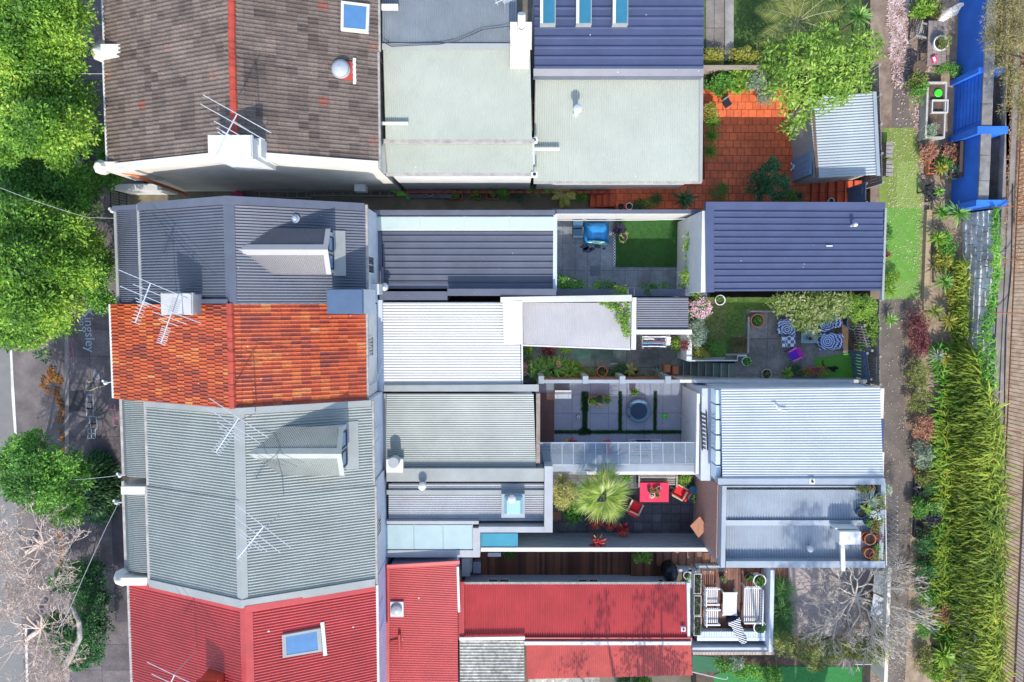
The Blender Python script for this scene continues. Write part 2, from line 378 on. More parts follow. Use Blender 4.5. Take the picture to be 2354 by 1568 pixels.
# alley and yards
M_alley=mat("mossy_alley_concrete",(.17,.15,.10),.95,.2,1.5,col2=(.27,.23,.16),stain=.4)
flat('alley_path',[(255,425),(1420,425),(1420,490),(255,490)],.01,M_alley)
M_orangepav=slabmat("orange_pavers",(.85,.17,.055),(.2,.04,.02),.36,.36,.012,.5,.13,.7,.28)
TER=.7
flat('paved_yard',[(1415,412),(1620,412),(1615,205),(1870,205),(1870,490),(1415,490)],TER,M_orangepav,thick=.75)
def steps(name,u0,u1,v0,v1,z0,z1,n,m,nosing=None,kind='structure',**kw):
    mb=MB()
    x0=P(u0,(v0+v1)/2,z0).x; x1=P(u1,(v0+v1)/2,z1).x
    y1=P(u0,v0,(z0+z1)/2).y; y0=P(u0,v1,(z0+z1)/2).y
    for i in range(n):
        mb.box(x0+(x1-x0)*i/n, y0, z0-.4, x0+(x1-x0)*(i+1)/n, y1, z0+(z1-z0)*(i+1)/(n+0)-.003*(i==n-1))
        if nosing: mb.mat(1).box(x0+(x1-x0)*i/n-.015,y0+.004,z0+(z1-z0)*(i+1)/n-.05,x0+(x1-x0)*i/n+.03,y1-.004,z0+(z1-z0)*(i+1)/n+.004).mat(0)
    return mb.build(name,[m,nosing] if nosing else m,kind=kind,**kw)
M_step=slabmat("orange_step_tiles",(.66,.11,.035),(.09,.02,.012),5.0,.56,.012,0,.1,.7,.28)
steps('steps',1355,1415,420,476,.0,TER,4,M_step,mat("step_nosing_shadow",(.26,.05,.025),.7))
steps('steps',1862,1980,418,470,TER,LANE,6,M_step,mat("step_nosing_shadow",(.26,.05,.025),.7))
flat('lawn_soil',[(1615,-160),(2035,-160),(2035,208),(1615,208)],TER-.02,mat("lawn_earth",(.07,.11,.03),.95,.3,2),thick=.7)
flat('garden_path',[(1622,-160),(1664,-160),(1664,150),(1622,150)],TER+.02,slabmat("garden_path_slabs",(.23,.20,.175),(.10,.08,.07),.8,1.6,.015,0,.1,.9,.3))
flat('garden_path',[(1666,-160),(1686,-160),(1686,132),(1666,140)],TER+.14,M_concrete,thick=.5)
# courtyards
M_bluest=slabmat("bluestone_pavers",(.27,.30,.33),(.12,.14,.15),.62,1.35,.010,0,.16,.5,.35)
flat('courtyard_paving',[(1268,480),(1632,480),(1632,690),(1268,690)],.25,M_bluest,thick=.4)
M_dpav=slabmat("grey_porcelain_pavers",(.34,.34,.38),(.13,.13,.15),.905,.925,.010,0,.07,.45,.14,shift=(-.28,.18))
flat('courtyard_paving',[(1234,872),(1606,872),(1606,1078),(1234,1078)],.25,M_dpav,thick=.4)
M_epav=slabmat("charcoal_pavers",(.10,.10,.11),(.035,.035,.04),.47,.45,.014,0,.28,.6,.4)
flat('courtyard_paving',[(1262,1086),(1662,1086),(1662,1262),(1262,1262)],.3,M_epav,thick=.4)
M_cpav=slabmat("old_concrete_slabs",(.27,.26,.22),(.08,.075,.06),1.58,1.06,.012,0,.2,.85,.42,tint=(.24,.29,.25),shift=(.6,.28))
flat('side_path',[(1188,740),(1575,740),(1575,880),(1188,880)],.05,M_cpav,thick=.3)
# the two slabs painted green and the paint left on the treads
M_green=mat("worn_green_paint",(.10,.26,.17),.7,.3,2,col2=(.17,.30,.22),stain=.4)
flat('painted_slab',[(1318,803),(1357,803),(1357,826),(1318,826)],.054,M_green)
flat('painted_slab',[(1358,804),(1409,804),(1409,826),(1358,826)],.054,mat("worn_green_paint_pale",(.08,.15,.115),.7,.3,2,col2=(.13,.17,.14),stain=.4))
GZ=1.2
steps('steps',1568,1690,833,873,.05,GZ,7,mat("stained_concrete_steps",(.22,.21,.18),.85,.25,1.5,col2=(.17,.28,.20),stain=.45),mat("step_edges",(.36,.34,.29),.8))
flat('garden_paving',[(1588,690),(1990,690),(1990,882),(1690,882),(1690,830),(1588,830)],GZ,slabmat("cracked_garden_slabs",(.34,.31,.27),(.11,.09,.08),1.6,1.75,.010,0,.14,.85,.42,shift=(.5,.2)),thick=1.1)
# patio by the back lane
flat('patio',[(1806,1300),(2040,1300),(2040,1462),(1806,1462)],1.35,slabmat("pinkish_patio_tiles",(.38,.32,.30),(.25,.20,.20),.62,.62,.008,.5,.06,.75,.25),thick=1.3)
flat('yard_soil',[(1600,1450),(2050,1450),(2050,1720),(1600,1720)],.6,M_soil,thick=.8)
M_turf=mat("synthetic_turf",(.015,.13,.025),.8,.18,7,col2=(.03,.22,.045),bump=.6,bscale=80)
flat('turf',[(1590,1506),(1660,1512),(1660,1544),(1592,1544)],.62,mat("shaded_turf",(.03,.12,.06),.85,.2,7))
flat('turf',[(1690,1532),(2004,1532),(2004,1640),(1640,1640),(1640,1552)],.62,M_turf)
# back lane and its beds
flat('lane_soil',[(2000,-200),(2190,-200),(2200,1760),(2000,1760)],LANE,mat("lane_soil",(.17,.12,.09),.95,.25,3,col2=(.32,.24,.18),stain=.3,bump=.4,bscale=30),thick=1.6)
M_lane=mat("lane_concrete",(.13,.11,.095),.9,.14,1.5,col2=(.19,.155,.13),stain=.3,bump=.2,bscale=50)
flat('lane_path',[(2066,-200),(2098,-200),(2092,60),(2094,130),(2087,190),(2090,262),(2104,296),(2048,300),(2050,230),(2056,180),(2058,90)],LANE+.004,M_lane)
flat('lane_path',[(2022,686),(2078,686),(2086,720),(2082,760),(2080,790),(2090,820),(2078,870),(2076,930),(2080,980),(2096,1002),(2104,1040),(2100,1110),(2108,1170),(2112,1240),(2104,1320),(2112,1400),(2112,1720),(2030,1720),(2024,1000)],LANE+.004,M_lane)
Mt=[mat("turf_olive",(.13,.20,.035),.9,.12,3,col2=(.21,.26,.055),bump=.5,bscale=90),mat("turf_lime",(.16,.25,.05),.9,.12,3,col2=(.25,.33,.08),bump=.5,bscale=90),mat("turf_bright",(.09,.24,.03),.9,.14,3,col2=(.15,.31,.05),bump=.5,bscale=90),mat("turf_dull",(.12,.25,.04),.9,.12,5,col2=(.17,.31,.06),bump=.5,bscale=90)]
flat('turf_strip',[(2030,294),(2100,293),(2108,330),(2120,372),(2064,374),(2062,500),(2022,500),(2020,440)],LANE+.010,Mt[0])
flat('turf_strip',[(2061,372),(2108,370),(2116,420),(2124,480),(2060,482)],LANE+.014,Mt[1])
flat('turf_strip',[(2030,478),(2108,480),(2108,645),(2032,648)],LANE+.018,Mt[2])
flat('turf_strip',[(2106,480),(2128,480),(2127,690),(2108,690)],LANE+.012,Mt[3])
flat('turf_strip',[(2030,642),(2108,640),(2107,686),(2030,688)],LANE+.022,Mt[3])
# embankment: bed, drop wall and top terrace
g=MB(); 
def band(mb,pts):  # pts: list of (x,z) swept from y=18 to y=-24
    for (xa,za),(xb,zb) in zip(pts,pts[1:]): mb.quad((xa,-26,za),(xb,-26,zb),(xb,20,zb),(xa,20,za))
band(g,[(19.35,LANE-.3),(19.4,LANE+.02),(21.25,1.65),(21.45,1.65),(21.9,3.3),(23.2,3.45)])
struct('embankment',g,mat("dry_bank",(.20,.14,.09),.95,.3,3,col2=(.38,.30,.22),bump=.6,bscale=12))
g=MB(); g.box(23.2,-28,2.6,60,22,3.58); struct('upper_ground',g,mat("upper_paving",(.24,.20,.18),.9,.12,.8,col2=(.30,.26,.23),stain=.25))
flat('leaf_bed',[(2312,0),(2520,0),(2520,520),(2312,500)],3.60,mat("leaf_litter_ground",(.42,.33,.22),.95,.3,14,col2=(.28,.16,.08),bump=.5,bscale=60))
# ------------------------------------------------------------------ houses
def avgY(*a): return sum(a)/len(a)
yA=avgY(P(320,387,6.3).y,P(868,384,6.3).y)
yB=avgY(P(330,471,6.3).y,P(839,468,6.3).y)
yBC=P(600,699,6.9).y
yCD=P(846,921,6.3).y
yDE=P(600,1112,6.0).y
yEF=avgY(P(344,1345,6.3).y,P(861,1344,6.3).y)
yF=P(600,1640,6.0).y; yA0=P(500,118,6.3).y; yTop=P(500,-90,6.3).y
ZR=8.3
class Block:
    """front two-storey block: gable roof profile along x between two party walls"""
    def __init__(s,y0,y1,uf,zf,ur,ub,zb=6.3,zr=ZR):
        v=(P(0,0,0)); ym=(y0+y1)/2
        s.y0,s.y1=y0,y1
        s.zf,s.zb,s.zr=zf,zb,zr
        s.xf=P(uf,784-ym*50,zf).x; s.xr=P(ur,784-ym*50,zr).x; s.xb=P(ub,784-ym*50,zb).x
    def z(s,x):
        return s.zr-(s.xr-x)*(s.zr-s.zf)/(s.xr-s.xf) if x<s.xr else s.zr-(x-s.xr)*(s.zr-s.zb)/(s.xb-s.xr)
    def body(s,root,m,name='wall',ins=.03,drop=.07):
        xf,xb=s.xf+.18,s.xb-.10
        pr=[(xf,-.1),(xb,-.1),(xb,s.z(xb)-drop),(s.xr,s.zr-drop),(xf,s.z(xf)-drop)]
        mb=MB(); n=5; y0,y1=s.y0+ins,s.y1-ins
        pts=[(x,y0,z) for x,z in pr]+[(x,y1,z) for x,z in pr]
        mb.add(pts,[(0,1,2,3,4),(9,8,7,6,5)]+[(i,i+5,(i+1)%5+5,(i+1)%5) for i in range(5)])
        return mb.build(name,m,root)
    def corners(s,side,a=0,b=0):
        """eave->ridge corners of a slope, a,b = inset at y0,y1 ends"""
        if side=='f': e=(s.xf,s.zf)
        else: e=(s.xb,s.zb)
        return (e[0],s.y0+a,e[1]),(e[0],s.y1-b,e[1]),(s.xr,s.y1-b,s.zr),(s.xr,s.y0+a,s.zr)
    def capping(s,mb,y,w,h=.06,up=.05,xf=None,xb=None):
        """flashing or parapet strip along the party wall at y (centre), width w"""
        xs=[xf if xf is not None else s.xf, s.xr, xb if xb is not None else s.xb]
        for xa,xc in zip(xs,xs[1:]):
            za,zc=s.z(xa)+up,s.z(xc)+up
            mb.slab([(xa,y-w/2,za),(xc,y-w/2,zc),(xc,y+w/2,zc),(xa,y+w/2,za)],h)
    def ridge(s,mb,w=.28,up=.035,y0=None,y1=None):
        y0=s.y0 if y0 is None else y0; y1=s.y1 if y1 is None else y1
        xl,xr=s.xr-w/2,s.xr+w/2
        a=[(xl,y0,s.z(xl)+up),(s.xr,y0,s.zr+up+.03),(s.xr,y1,s.zr+up+.03),(xl,y1,s.z(xl)+up)]
        b=[(s.xr,y0,s.zr+up+.03),(xr,y0,s.z(xr)+up),(xr,y1,s.z(xr)+up),(s.xr,y1,s.zr+up+.03)]
        mb.slab(a,.03); mb.slab(b,.03)
    def on(s,u,v,up=0):
        """point of the roof slope seen at (u,v)"""
        z=7.0
        for _ in range(30): p=P(u,v,z); z=s.z(p.x)+up
        return P(u,v,z)
def eave_gutter(mb,x,y0,y1,z,w=.13,side=-1):
    mb.box(x-(w if side<0 else 0),y0,z-.13,x+(0 if side<0 else w),y1,z-.015)
def fascia(mb,a,b,t=.12,h=.12,up=-.0):
    mb.bar(Vector(a)+Vector((0,0,up-h/2)),Vector(b)+Vector((0,0,up-h/2)),t,h)
def eave_gutter_part(root,B,mf,mbk):
    mb=MB(); eave_gutter(mb,B.xf+.02,B.y0+.02,B.y1-.02,B.zf-.0,.13,-1); mb.build('gutter',mf,root)
    mb=MB(); eave_gutter(mb,B.xb-.03,B.y0+.02,B.y1-.02,B.zb-.0,.12,1); mb.build('gutter',mbk,root)
def windowpart(root,x,y0,y1,z0,z1,mf,mg,bars=0,name='window'):
    """window on an east-facing wall at x"""
    mb=MB(); t=.05
    mb.box(x,y0,z0,x+.05,y0+t,z1); mb.box(x,y1-t,z0,x+.05,y1,z1); mb.box(x,y0+t,z0,x+.05,y1-t,z0+t); mb.box(x,y0+t,z1-t,x+.05,y1-t,z1)
    for k in range(bars):
        yy=y0+(y1-y0)*(k+1)/(bars+1); mb.box(x+.01,yy-.012,z0+t,x+.045,yy+.012,z1-t)
    f=mb.build(name,mf,root); g=MB(); g.box(x-.01,y0+.02,z0+.02,x+.02,y1-.02,z1-.02); g.build('glass',mg,f); return f
def wing(root,pts,zs,z0,mroof,mwall,kind='corr',pitch=.079,ribs='y',name='roof',lift=.0,ins=.06,amp=None,wallname='wall',wall=True):
    """roof sheet over view points pts (TL,TR,BR,BL) with heights zs; ribs run along 'x' or 'y' of the picture"""
    q=[P(u,v,z) for (u,v),z in zip(pts,zs)]
    mb=MB()
    tl,tr,br,bl=q
    if ribs=='y': sheet(mb,tl,tr,br,bl,kind,pitch,amp)      # crossed left-right, run top-bottom
    else: sheet(mb,tl,bl,br,tr,kind,pitch,amp)
    r=mb.build(name,mroof,root)
    if wall:
        c=sum((Vector(p) for p in q),Vector())/4
        w=MB(); pp=[]
        for p in q:
            d=Vector((c.x-p.x,c.y-p.y,0)); sx=ins*(1 if d.x>0 else -1); sy=ins*(1 if d.y>0 else -1)
            pp.append(Vector((p.x+sx,p.y+sy,p.z-.05)))
        n=4; pts3=[(p.x,p.y,z0) for p in pp]+[tuple(p) for p in pp]
        w.add(pts3,[(0,1,2,3),(7,6,5,4)]+[(i,i+4,(i+1)%4+4,(i+1)%4) for i in range(4)])
        w.build(wallname,mwall,root)
    return r
def vbox(mb,u0,v0,u1,v1,ztop,zbot):
    x0,y0,x1,y1=RC(u0,v0,u1,v1,ztop); mb.box(x0,y0,zbot,x1,y1,ztop); return mb
def vent(root,p,r=.12,h=.5,m=None,name='roof_vent',cap=.19):
    mb=MB(); mb.lathe([(r,-.3),(r,h-.1)],p,14); 
    f=mb.build(name,m or M_galv,root,smooth=False)
    c=MB(); c.lathe([(r*.6,h-.12),(cap,h-.1),(cap,h),(cap*.75,h+.06),(.0,h+.1)],p,18); c.build('cowl',m or M_galv,f,smooth=True); return f
def skylight(root,B,pts,mf,mg,up=.16,wr=.09):
    q=[B.on(u,v,.0)+Vector((0,0,up)) for u,v in pts]
    # four corner points on the slope -> box raised
    mb=MB(); c=sum(q,Vector())/4
    inner=[p.lerp(c,.20) for p in q]
    o=len(mb.v); 
    pts3=[tuple(p) for p in q]+[tuple(p) for p in inner]+[(p.x,p.y,p.z-up-.1) for p in q]
    mb.add(pts3,[(i,(i+1)%4,(i+1)%4+4,i+4) for i in range(4)]+[(i,i+8,(i+1)%4+8,(i+1)%4) for i in range(4)])
    f=mb.build('skylight',mf,root); g=MB(); g.poly([p+Vector((0,0,-.015)) for p in inner]); g.build('glass',mg,f); return f

def house(label,loc): return thing('terrace_house',label,'house',loc,'terrace houses joined in one row')
# ---- A: brown tiled houses at the top of the picture
for (nm,y0,y1,lab) in (('up',yA0,yTop,'upper brown tiled terrace house with square skylight and blue ribbed rear roof'),
                       ('lo',yA,yA0,'end house under brown tiled roof with cream side wall and white chimney by the alley')):
    lower = nm=='lo'
    B=Block(y0,y1,250 if lower else 246,5.7,541 if lower else 537,870); 
    R=house(lab,(B.xr,(y0+y1)/2,0))
    if lower: A1,BA=R,B
    else: A0,BA0=R,B
    B.body(R,M_cream)
    mb=MB(); c=B.corners('f',0.22 if lower else 0); tiles(mb,c[0],c[1],c[2],c[3],.33,.37,.036,.02,2); mb.build('roof',M_tBrown,R)
    mb=MB(); c=B.corners('b',0.22 if lower else 0); tiles(mb,c[1],c[0],c[3],c[2],.33,.37,.036,.02,2); mb.build('roof',M_tBrown,R)
    mb=MB(); n=int((y1-y0)/.44); 
    for k in range(n):
        a=B.y0+.22*lower+(y1-y0-.22*lower)*k/n; b=B.y0+.22*lower+(y1-y0-.22*lower)*(k+1)/n
        mb.tube([(B.xr,a,B.zr+.0),(B.xr,b+.03,B.zr+.0)],[.125,.145],10)
    mb.build('ridge_cap',M_redcap,R)
    eave_gutter_part(R,B,M_white,M_gutter)
# parapet on the alley side of A1
mb=MB(); B=BA
for xa,xc in ((B.xf+.35,B.xr),(B.xr,B.xb)):
    mb.slab([(xa,B.y0-.04,B.z(xa)+.10),(xc,B.y0-.04,B.z(xc)+.10),(xc,B.y0+.24,B.z(xc)+.10),(xa,B.y0+.24,B.z(xa)+.10)],.35)
mb.build('parapet',M_cream,A1)
# front wing wall with ornament, rusty downpipe at the alley corner
mb=MB(); p=P(242,120,5.9); mb.box(p.x-.1,p.y-.26,4.2,p.x+.9,p.y+.26,6.05); mb.lathe([(.1,-.5),(.3,-.2),(.34,.1),(.2,.35),(.05,.5)],(p.x-.28,p.y,5.7),8); mb.build('bracket',M_cream,A1)
mb=MB(); p=P(240,385,5.8); mb.box(p.x+.05,p.y-.16,3.6,p.x+1.3,p.y+.2,5.95); mb.lathe([(.1,-.5),(.28,-.2),(.3,.1),(.15,.3)],(p.x-.1,p.y,5.8),8); mb.build('bracket',M_cream,A1)
mb=MB(); a=P(236,384,5.8); mb.tube([a,P(300,400,5.2),P(345,417,4.5),P(430,447,.4)],.07,8); mb.build('downpipe',M_rust,A1)
# chimney
def chimney(root,u0,v0,u1,v1,zt,zb,m,name='chimney',capw=.06,pots=0):
    mb=MB(); x0,y0,x1,y1=RC(u0,v0,u1,v1,zt)
    mb.box(x0+capw,y0+capw,zb,x1-capw,y1-capw,zt-.22); mb.box(x0,y0,zt-.22,x1,y1,zt-.08); mb.box(x0+capw*.5,y0+capw*.5,zt-.08,x1-capw*.5,y1-capw*.5,zt)
    return mb.build(name,m,root)
ch=chimney(A1,476,309,578,364,9.3,6.6,M_white)
mb=MB(); vbox(mb,576,318,600,360,8.5,6.7); mb.build('flue_block',M_white,ch)
skylight(A0,BA0,[(786,6),(851,14),(848,79),(785,73)],M_white,M_blueglass)
mb=MB(); p=BA.on(784,161); mb.lathe([(.33,-.2),(.36,.1),(.36,.16)],p,24); mb.lathe([(.35,.16),(.31,.24),(.2,.32),(.0,.36)],p,24)
mb.build('dome_vent',mat("grey_dome",(.36,.38,.40),.3,.06,3),A1,smooth=True)
mb=MB(); q=BA.on(812,166); mb.slab([q+Vector((-.42,-.36,.28)),q+Vector((.0,-.36,.10)),q+Vector((.0,.36,.10)),q+Vector((-.42,.36,.28))],.03); mb.build('flashing',M_redcap,A1)
mb=MB(); 
for k in range(10): mb.obox(q+Vector((.06+.012*(k%2),-.44+.1*k,.085)),(.12,.095,.03))
mb.build('flashing',mat("lead_apron",(.6,.6,.55),.6,.15,6),A1)
# rear roofs of A0 / A1
wing(A0,[(878,-60),(1188,-60),(1186,101),(878,101)],[6.0,6.0,5.7,5.7],0,mat("faded_blue_steel",(.21,.24,.265),.45,.12,.9,stain=.15),M_greywall,'corr',.085,'y')
wing(A0,[(1228,-90),(1618,-90),(1616,160),(1228,160)],[5.5,5.5,5.3,5.3],0,M_navy2,M_greywall,'rib',.40,'x',amp=.07)
mb=MB(); 
def onz(u,v,z): return P(u,v,z)
sh=[P(1232,-40,5.42),P(1455,-40,5.42),P(1452,69,5.40),P(1232,69,5.40)]; mb.slab(sh,.06); mb.build('flashing',M_navy2,A0)
for u in (1241,1324,1408):
    mb=MB(); x0,y0,x1,y1=RC(u,-14,u+36,56,5.75); mb.box(x0,y0,5.3,x1,y1,5.72)
    f=mb.build('skylight',M_greyflash,A0)
    mb=MB(); w=.055; mb.box(x0+w,y0+w,5.70,x1-.04,y1,5.745); mb.build('glass',M_skyglass,f)
    mb=MB(); mb.box(x0,y0+.05,5.725,x0+.12,y1,5.79); mb.build('blind_box',M_white,f)
mb=MB(); mb.slab([P(1226,158,5.33),P(1617,158,5.33),P(1617,175,5.2),P(1226,175,5.2)],.5); mb.build('flashing',M_navyflash,A0)
mb=MB(); mb.slab([P(878,100,5.78),P(1186,100,5.78),P(1186,114,5.74),P(878,114,5.74)],.06); mb.build('flashing',M_greyflash,A0)
wing(A1,[(880,113),(1218,113),(1222,321),(886,321)],[5.66,5.66,5.35,5.35],0,M_pale,M_white,'corr',.085,'y')
wing(A1,[(884,330),(1224,330),(1226,399),(890,399)],[5.1,5.1,4.95,4.95],0,M_pale,M_white,'corr',.085,'y')
wing(A1,[(1230,173),(1613,173),(1612,417),(1226,417)],[4.5,4.5,4.15,4.15],0,M_pale,M_white,'corr',.10,'y',ins=.22)
mb=MB(); mb.bar(P(880,325,5.25),P(1228,325,5.25),.16,.12); mb.bar(P(888,401,4.88),P(1228,401,4.88),.14,.12); mb.build('gutter',M_gutter,A1)
mb=MB(); mb.bar(P(1226,419,4.08),P(1612,419,4.08),.13,.1); mb.build('gutter',M_gutter,A1)
mb=MB(); mb.slab([P(872,330,5.0),P(884,330,5.0),P(889,399,4.9),P(880,399,4.9)],.1); mb.build('flashing',M_greyflash,A1)
mb=MB(); mb.slab([P(1607,170,4.55),P(1616,170,4.55),P(1614,418,4.2),P(1607,418,4.2)],.12); mb.build('barge',M_greyflash,A1)
for a,b,z in (((877,284),(938,284),5.5),((1228,343.5),(1286,343.5),4.42)):
    mb=MB(); mb.bar(P(*a,z+.08),P(*b,z+.08),.11,.1); mb.build('downpipe',M_white,A1)
mb=MB(); mb.bar(P(1225,322,5.0),P(1226,378,4.9),.09,.09); mb.build('downpipe',M_white,A1)
for u,v in ((1228,322),(1228,401)):
    mb=MB(); p=P(u,v,4.98); mb.box(p.x-.13,p.y-.1,4.7,p.x+.13,p.y+.1,5.02); mb.mat(1).lathe([(.07,0),(.07,.05)],(p.x+.0,p.y,4.98),10); mb.build('rain_head',[M_white,M_black],A1)
vent(A1,P(1323,262,4.35),.11,.80,M_alu)
c2=chimney(A0,1172,49,1222,110,7.0,4.8,mat("peeling_white_render",(.7,.66,.58),.85,.15,3,stain=.35)); 
mb=MB(); p=P(1198,72,7.0); mb.tube([p+Vector((0,0,-.2)),p+Vector((0,.0,.45))],.16,12); mb.tube([p+Vector((0,0,.35)),p+Vector((0,.35,.75))],.15,12); mb.mat(1).lathe([(.12,.0),(.12,.47)],p,12); mb.build('flue',[M_white,M_black],c2)
mb=MB(); x0,y0,x1,y1=RC(1172,108,1216,148,6.1); mb.box(x0,y0,5.0,x1,y1,6.05); mb.build('plinth',M_white,A0)
mb=MB(); mb.box(*[*(P(880,8,6.0).xy)],6.0,*[*(P(910,14,6.0).xy)],6.1) if False else mb.bar(P(877,17,6.12),P(915,17,6.12),.22,.1); mb.build('flashing',M_white,A0)
# brick-footed white wall of the rear wing by the alley
mb=MB(); y=P(1000,402,4.9).y-.03; 
for k in range(30):
    xx=P(930,415,1.0).x+k*.36; mb.box(xx,y-.10,.6,xx+.24,y+.02,.68)
mb.box(P(925,415,1.0).x,y-.07,.5,P(1430,415,1.0).x,y+.02,.6); mb.build('brick_sill',mat("red_brick_sill",(.34,.07,.045),.8,.2,4),A1)
mb=MB(); p=P(833,433,2.3); mb.box(p.x-.4,yA-.3,1.6,p.x+.1,yA+.02,2.2); mb.build('meter_box',M_white,A1)

# ---- B: navy steel house
B=Block(yBC,yB,327,6.35,530,842); R=house('navy steel roofed terrace house with dormer and pale glass strip over its wing',(B.xr,(yB+yBC)/2,0)); HB,BB=R,B
B.body(R,M_bluewall)
def corr_slopes(B,R,m,a=0,b=0,pitch=.115):
    for side in 'fb':
        c=B.corners(side,a,b); mb=MB(); sheet(mb,c[0],c[1],c[2],c[3],'corr',pitch); mb.build('roof',m,R)
corr_slopes(B,R,M_navy,.0,.26)
mb=MB(); B.capping(mb,B.y1-.13,.30,.12,.14); mb.build('flashing',M_navyflash,R)
mb=MB(); B.ridge(mb,.42); mb.build('ridge_cap',M_navyflash,R)
eave_gutter_part(R,B,M_greyflash,M_gutter)
def verandah(R,B,u0,u1,z1,z0,m,mf,y0=None,y1=None,gm=None):
    y0=B.y0 if y0 is None else y0; y1=B.y1 if y1 is None else y1
    xo=P(u0,784-(y0+y1)*25,z0).x; xi=P(u1,784-(y0+y1)*25,z1).x
    mb=MB(); N=4; 
    for k in range(N):   # bullnose: curved down to the outside
        t0,t1=k/N,(k+1)/N
        f=lambda t:(xo+(xi-xo)*t, z0+(z1-z0)*math.sqrt(1-(1-t)**2) if True else 0)
        a,b=f(t0),f(t1); sheet(mb,(a[0],y0,a[1]),(a[0],y1,a[1]),(b[0],y1,b[1]),(b[0],y0,b[1]),'corr',.079)
    mb.build('verandah_roof',m,R)
    mb=MB(); mb.box(xo-.12,y0,z0-.14,xo+.01,y1,z0-.0); mb.box(xi-.01,y0,z1-.1,xi+.15,y1,z1+.05); mb.build('gutter',gm or mf,R)
    mb=MB()
    for k in range(3):
        yy=y0+.15+(y1-y0-.3)*k/2; mb.box(xo+.1,yy-.05,.0,xo+.2,yy+.05,z0-.06)
    mb.build('verandah_post',M_white,R)
    mb=MB(); mb.box(xo+.05,y0+.03,2.9,xi+.1,y1-.03,3.05); mb.build('balcony_floor',M_ply,R)
verandah(R,B,275,325,6.15,5.6,M_navy,M_greyflash,y1=B.y1-.2)
mb=MB(); mb.slab([P(257,474,5.9),P(330,469,6.4),P(330,481,6.4),P(257,485,5.9)],.6); mb.build('flashing',M_navyflash,R)
def dormer(R,B,ur,vr,uend,vtop,vbot,zr,ze,mr,mr2,mcap,mface,ov=.0,win=True):
    """gabled dormer on the back slope"""
    yr=P((ur+uend)/2,vr,zr).y; yt=P((ur+uend)/2,vtop,ze).y; yb=P((ur+uend)/2,vbot,ze).y; xe=P(uend,vr,zr).x
    xs=B.xr+(B.zr-zr)*(B.xb-B.xr)/(B.zr-B.zb)-.25; xe2=B.xr+(B.zr-ze)*(B.xb-B.xr)/(B.zr-B.zb)-.6
    d=MB(); sheet(d,(xe2,yt,ze),(xe,yt,ze),(xe,yr,zr),(xs,yr,zr),'corr',.079)
    rt=d.build('dormer',mr,R)
    d=MB(); sheet(d,(xe2,yb,ze),(xe,yb,ze),(xe,yr,zr),(xs,yr,zr),'corr',.079); d.build('dormer_roof',mr2,rt)
    d=MB(); w=.2
    for yy in (yt,yb):
        k=w/abs(yy-yr); a=Vector((xs,yr,zr+.03)); b=Vector((xe+.02,yr,zr+.03)); c=Vector((xe+.02,yr+(yy-yr)*k,zr+(ze-zr)*k+.03)); e=Vector((xs,yr+(yy-yr)*k,zr+(ze-zr)*k+.03))
        d.slab([a,b,c,e],.03)
        d.slab([Vector((xe-.16,yr,zr+.034)),Vector((xe+.03,yr,zr+.034)),Vector((xe+.03,yy,ze+.034)),Vector((xe-.16,yy,ze+.034))],.03)
    d.build('dormer_flashing',mcap,rt)
    fx=xe-.12; zb=B.z(fx+.2)-.1
    d=MB(); d.add([(fx,yt-.08,zb),(fx,yb+.08,zb),(fx,yb+.08,ze-.03),(fx,yr,zr-.04),(fx,yt-.08,ze-.03),
                   (xe2,yt-.08,zb+.2),(xe2,yb+.08,zb+.2),(xe2,yb+.08,ze-.03),(xe2,yr,zr-.04),(xe2,yt-.08,ze-.03)],
                  [(0,1,2,3,4),(0,4,9,5),(1,6,7,2)]); d.build('dormer_wall',mface,rt)
    if win:
        h=(yt-yb)
        for k in (0,1):
            a=yb+h*.12+k*h*.40; b=a+h*.34; windowpart(rt,fx+.005,a,b,zb+.3,ze-.05,M_black,M_blueglass,0,'dormer_window')
    d=MB(); za=B.z(fx)+.05; zc=B.z(fx+.45)+.05; d.slab([(fx,yb-.02,za),(fx+.45,yb-.02,zc),(fx+.45,yt+.02,zc),(fx,yt+.02,za)],.03); d.build('dormer_apron',M_greyflash if mr is not M_navy else M_navyflash,rt)
    return rt
dormer(R,B,574,574,752,526,631,8.14,7.70,mat("dormer_steel_shaded_side",(.085,.092,.115),.45,.1,1.2,specks=2.5),mat("dormer_steel_lit_side",(.27,.255,.25),.45,.06,1.2),mat("dormer_cap_steel",(.32,.31,.31),.45,.06,1.2),M_bluewall)  # one roof, sun and shade painted in: upper slope dark, lower slope pale
mb=MB(); p=B.on(679,503); mb.lathe([(.16,-.05),(.17,.03),(.12,.05),(.10,.05),(.09,.14),(.02,.16)],p,16); mb.build('roof_vent',M_galv,R)
chB=chimney(R,368,673,441,724,8.7,6.2,mat("pale_concrete",(.5,.49,.47),.85,.1,2,stain=.2)); 
mb=MB(); vbox(mb,440,692,450,722,8.2,6.3); mb.build('flue_block',M_greyflash,chB)
chB2=chimney(R,750,664,834,722,7.9,5.4,mat("blue_painted_box",(.07,.11,.18),.5,.12,2),'chimney')
mb=MB(); vbox(mb,808,665,836,722,7.75,5.5); mb.build('chimney_side',M_bluewall,chB2)
mb=MB(); mb.slab([B.on(456,688,.12),B.on(523,688,.12),B.on(523,698,.12),B.on(456,698,.12)],.06); mb.build('flashing',M_navyflash,R)
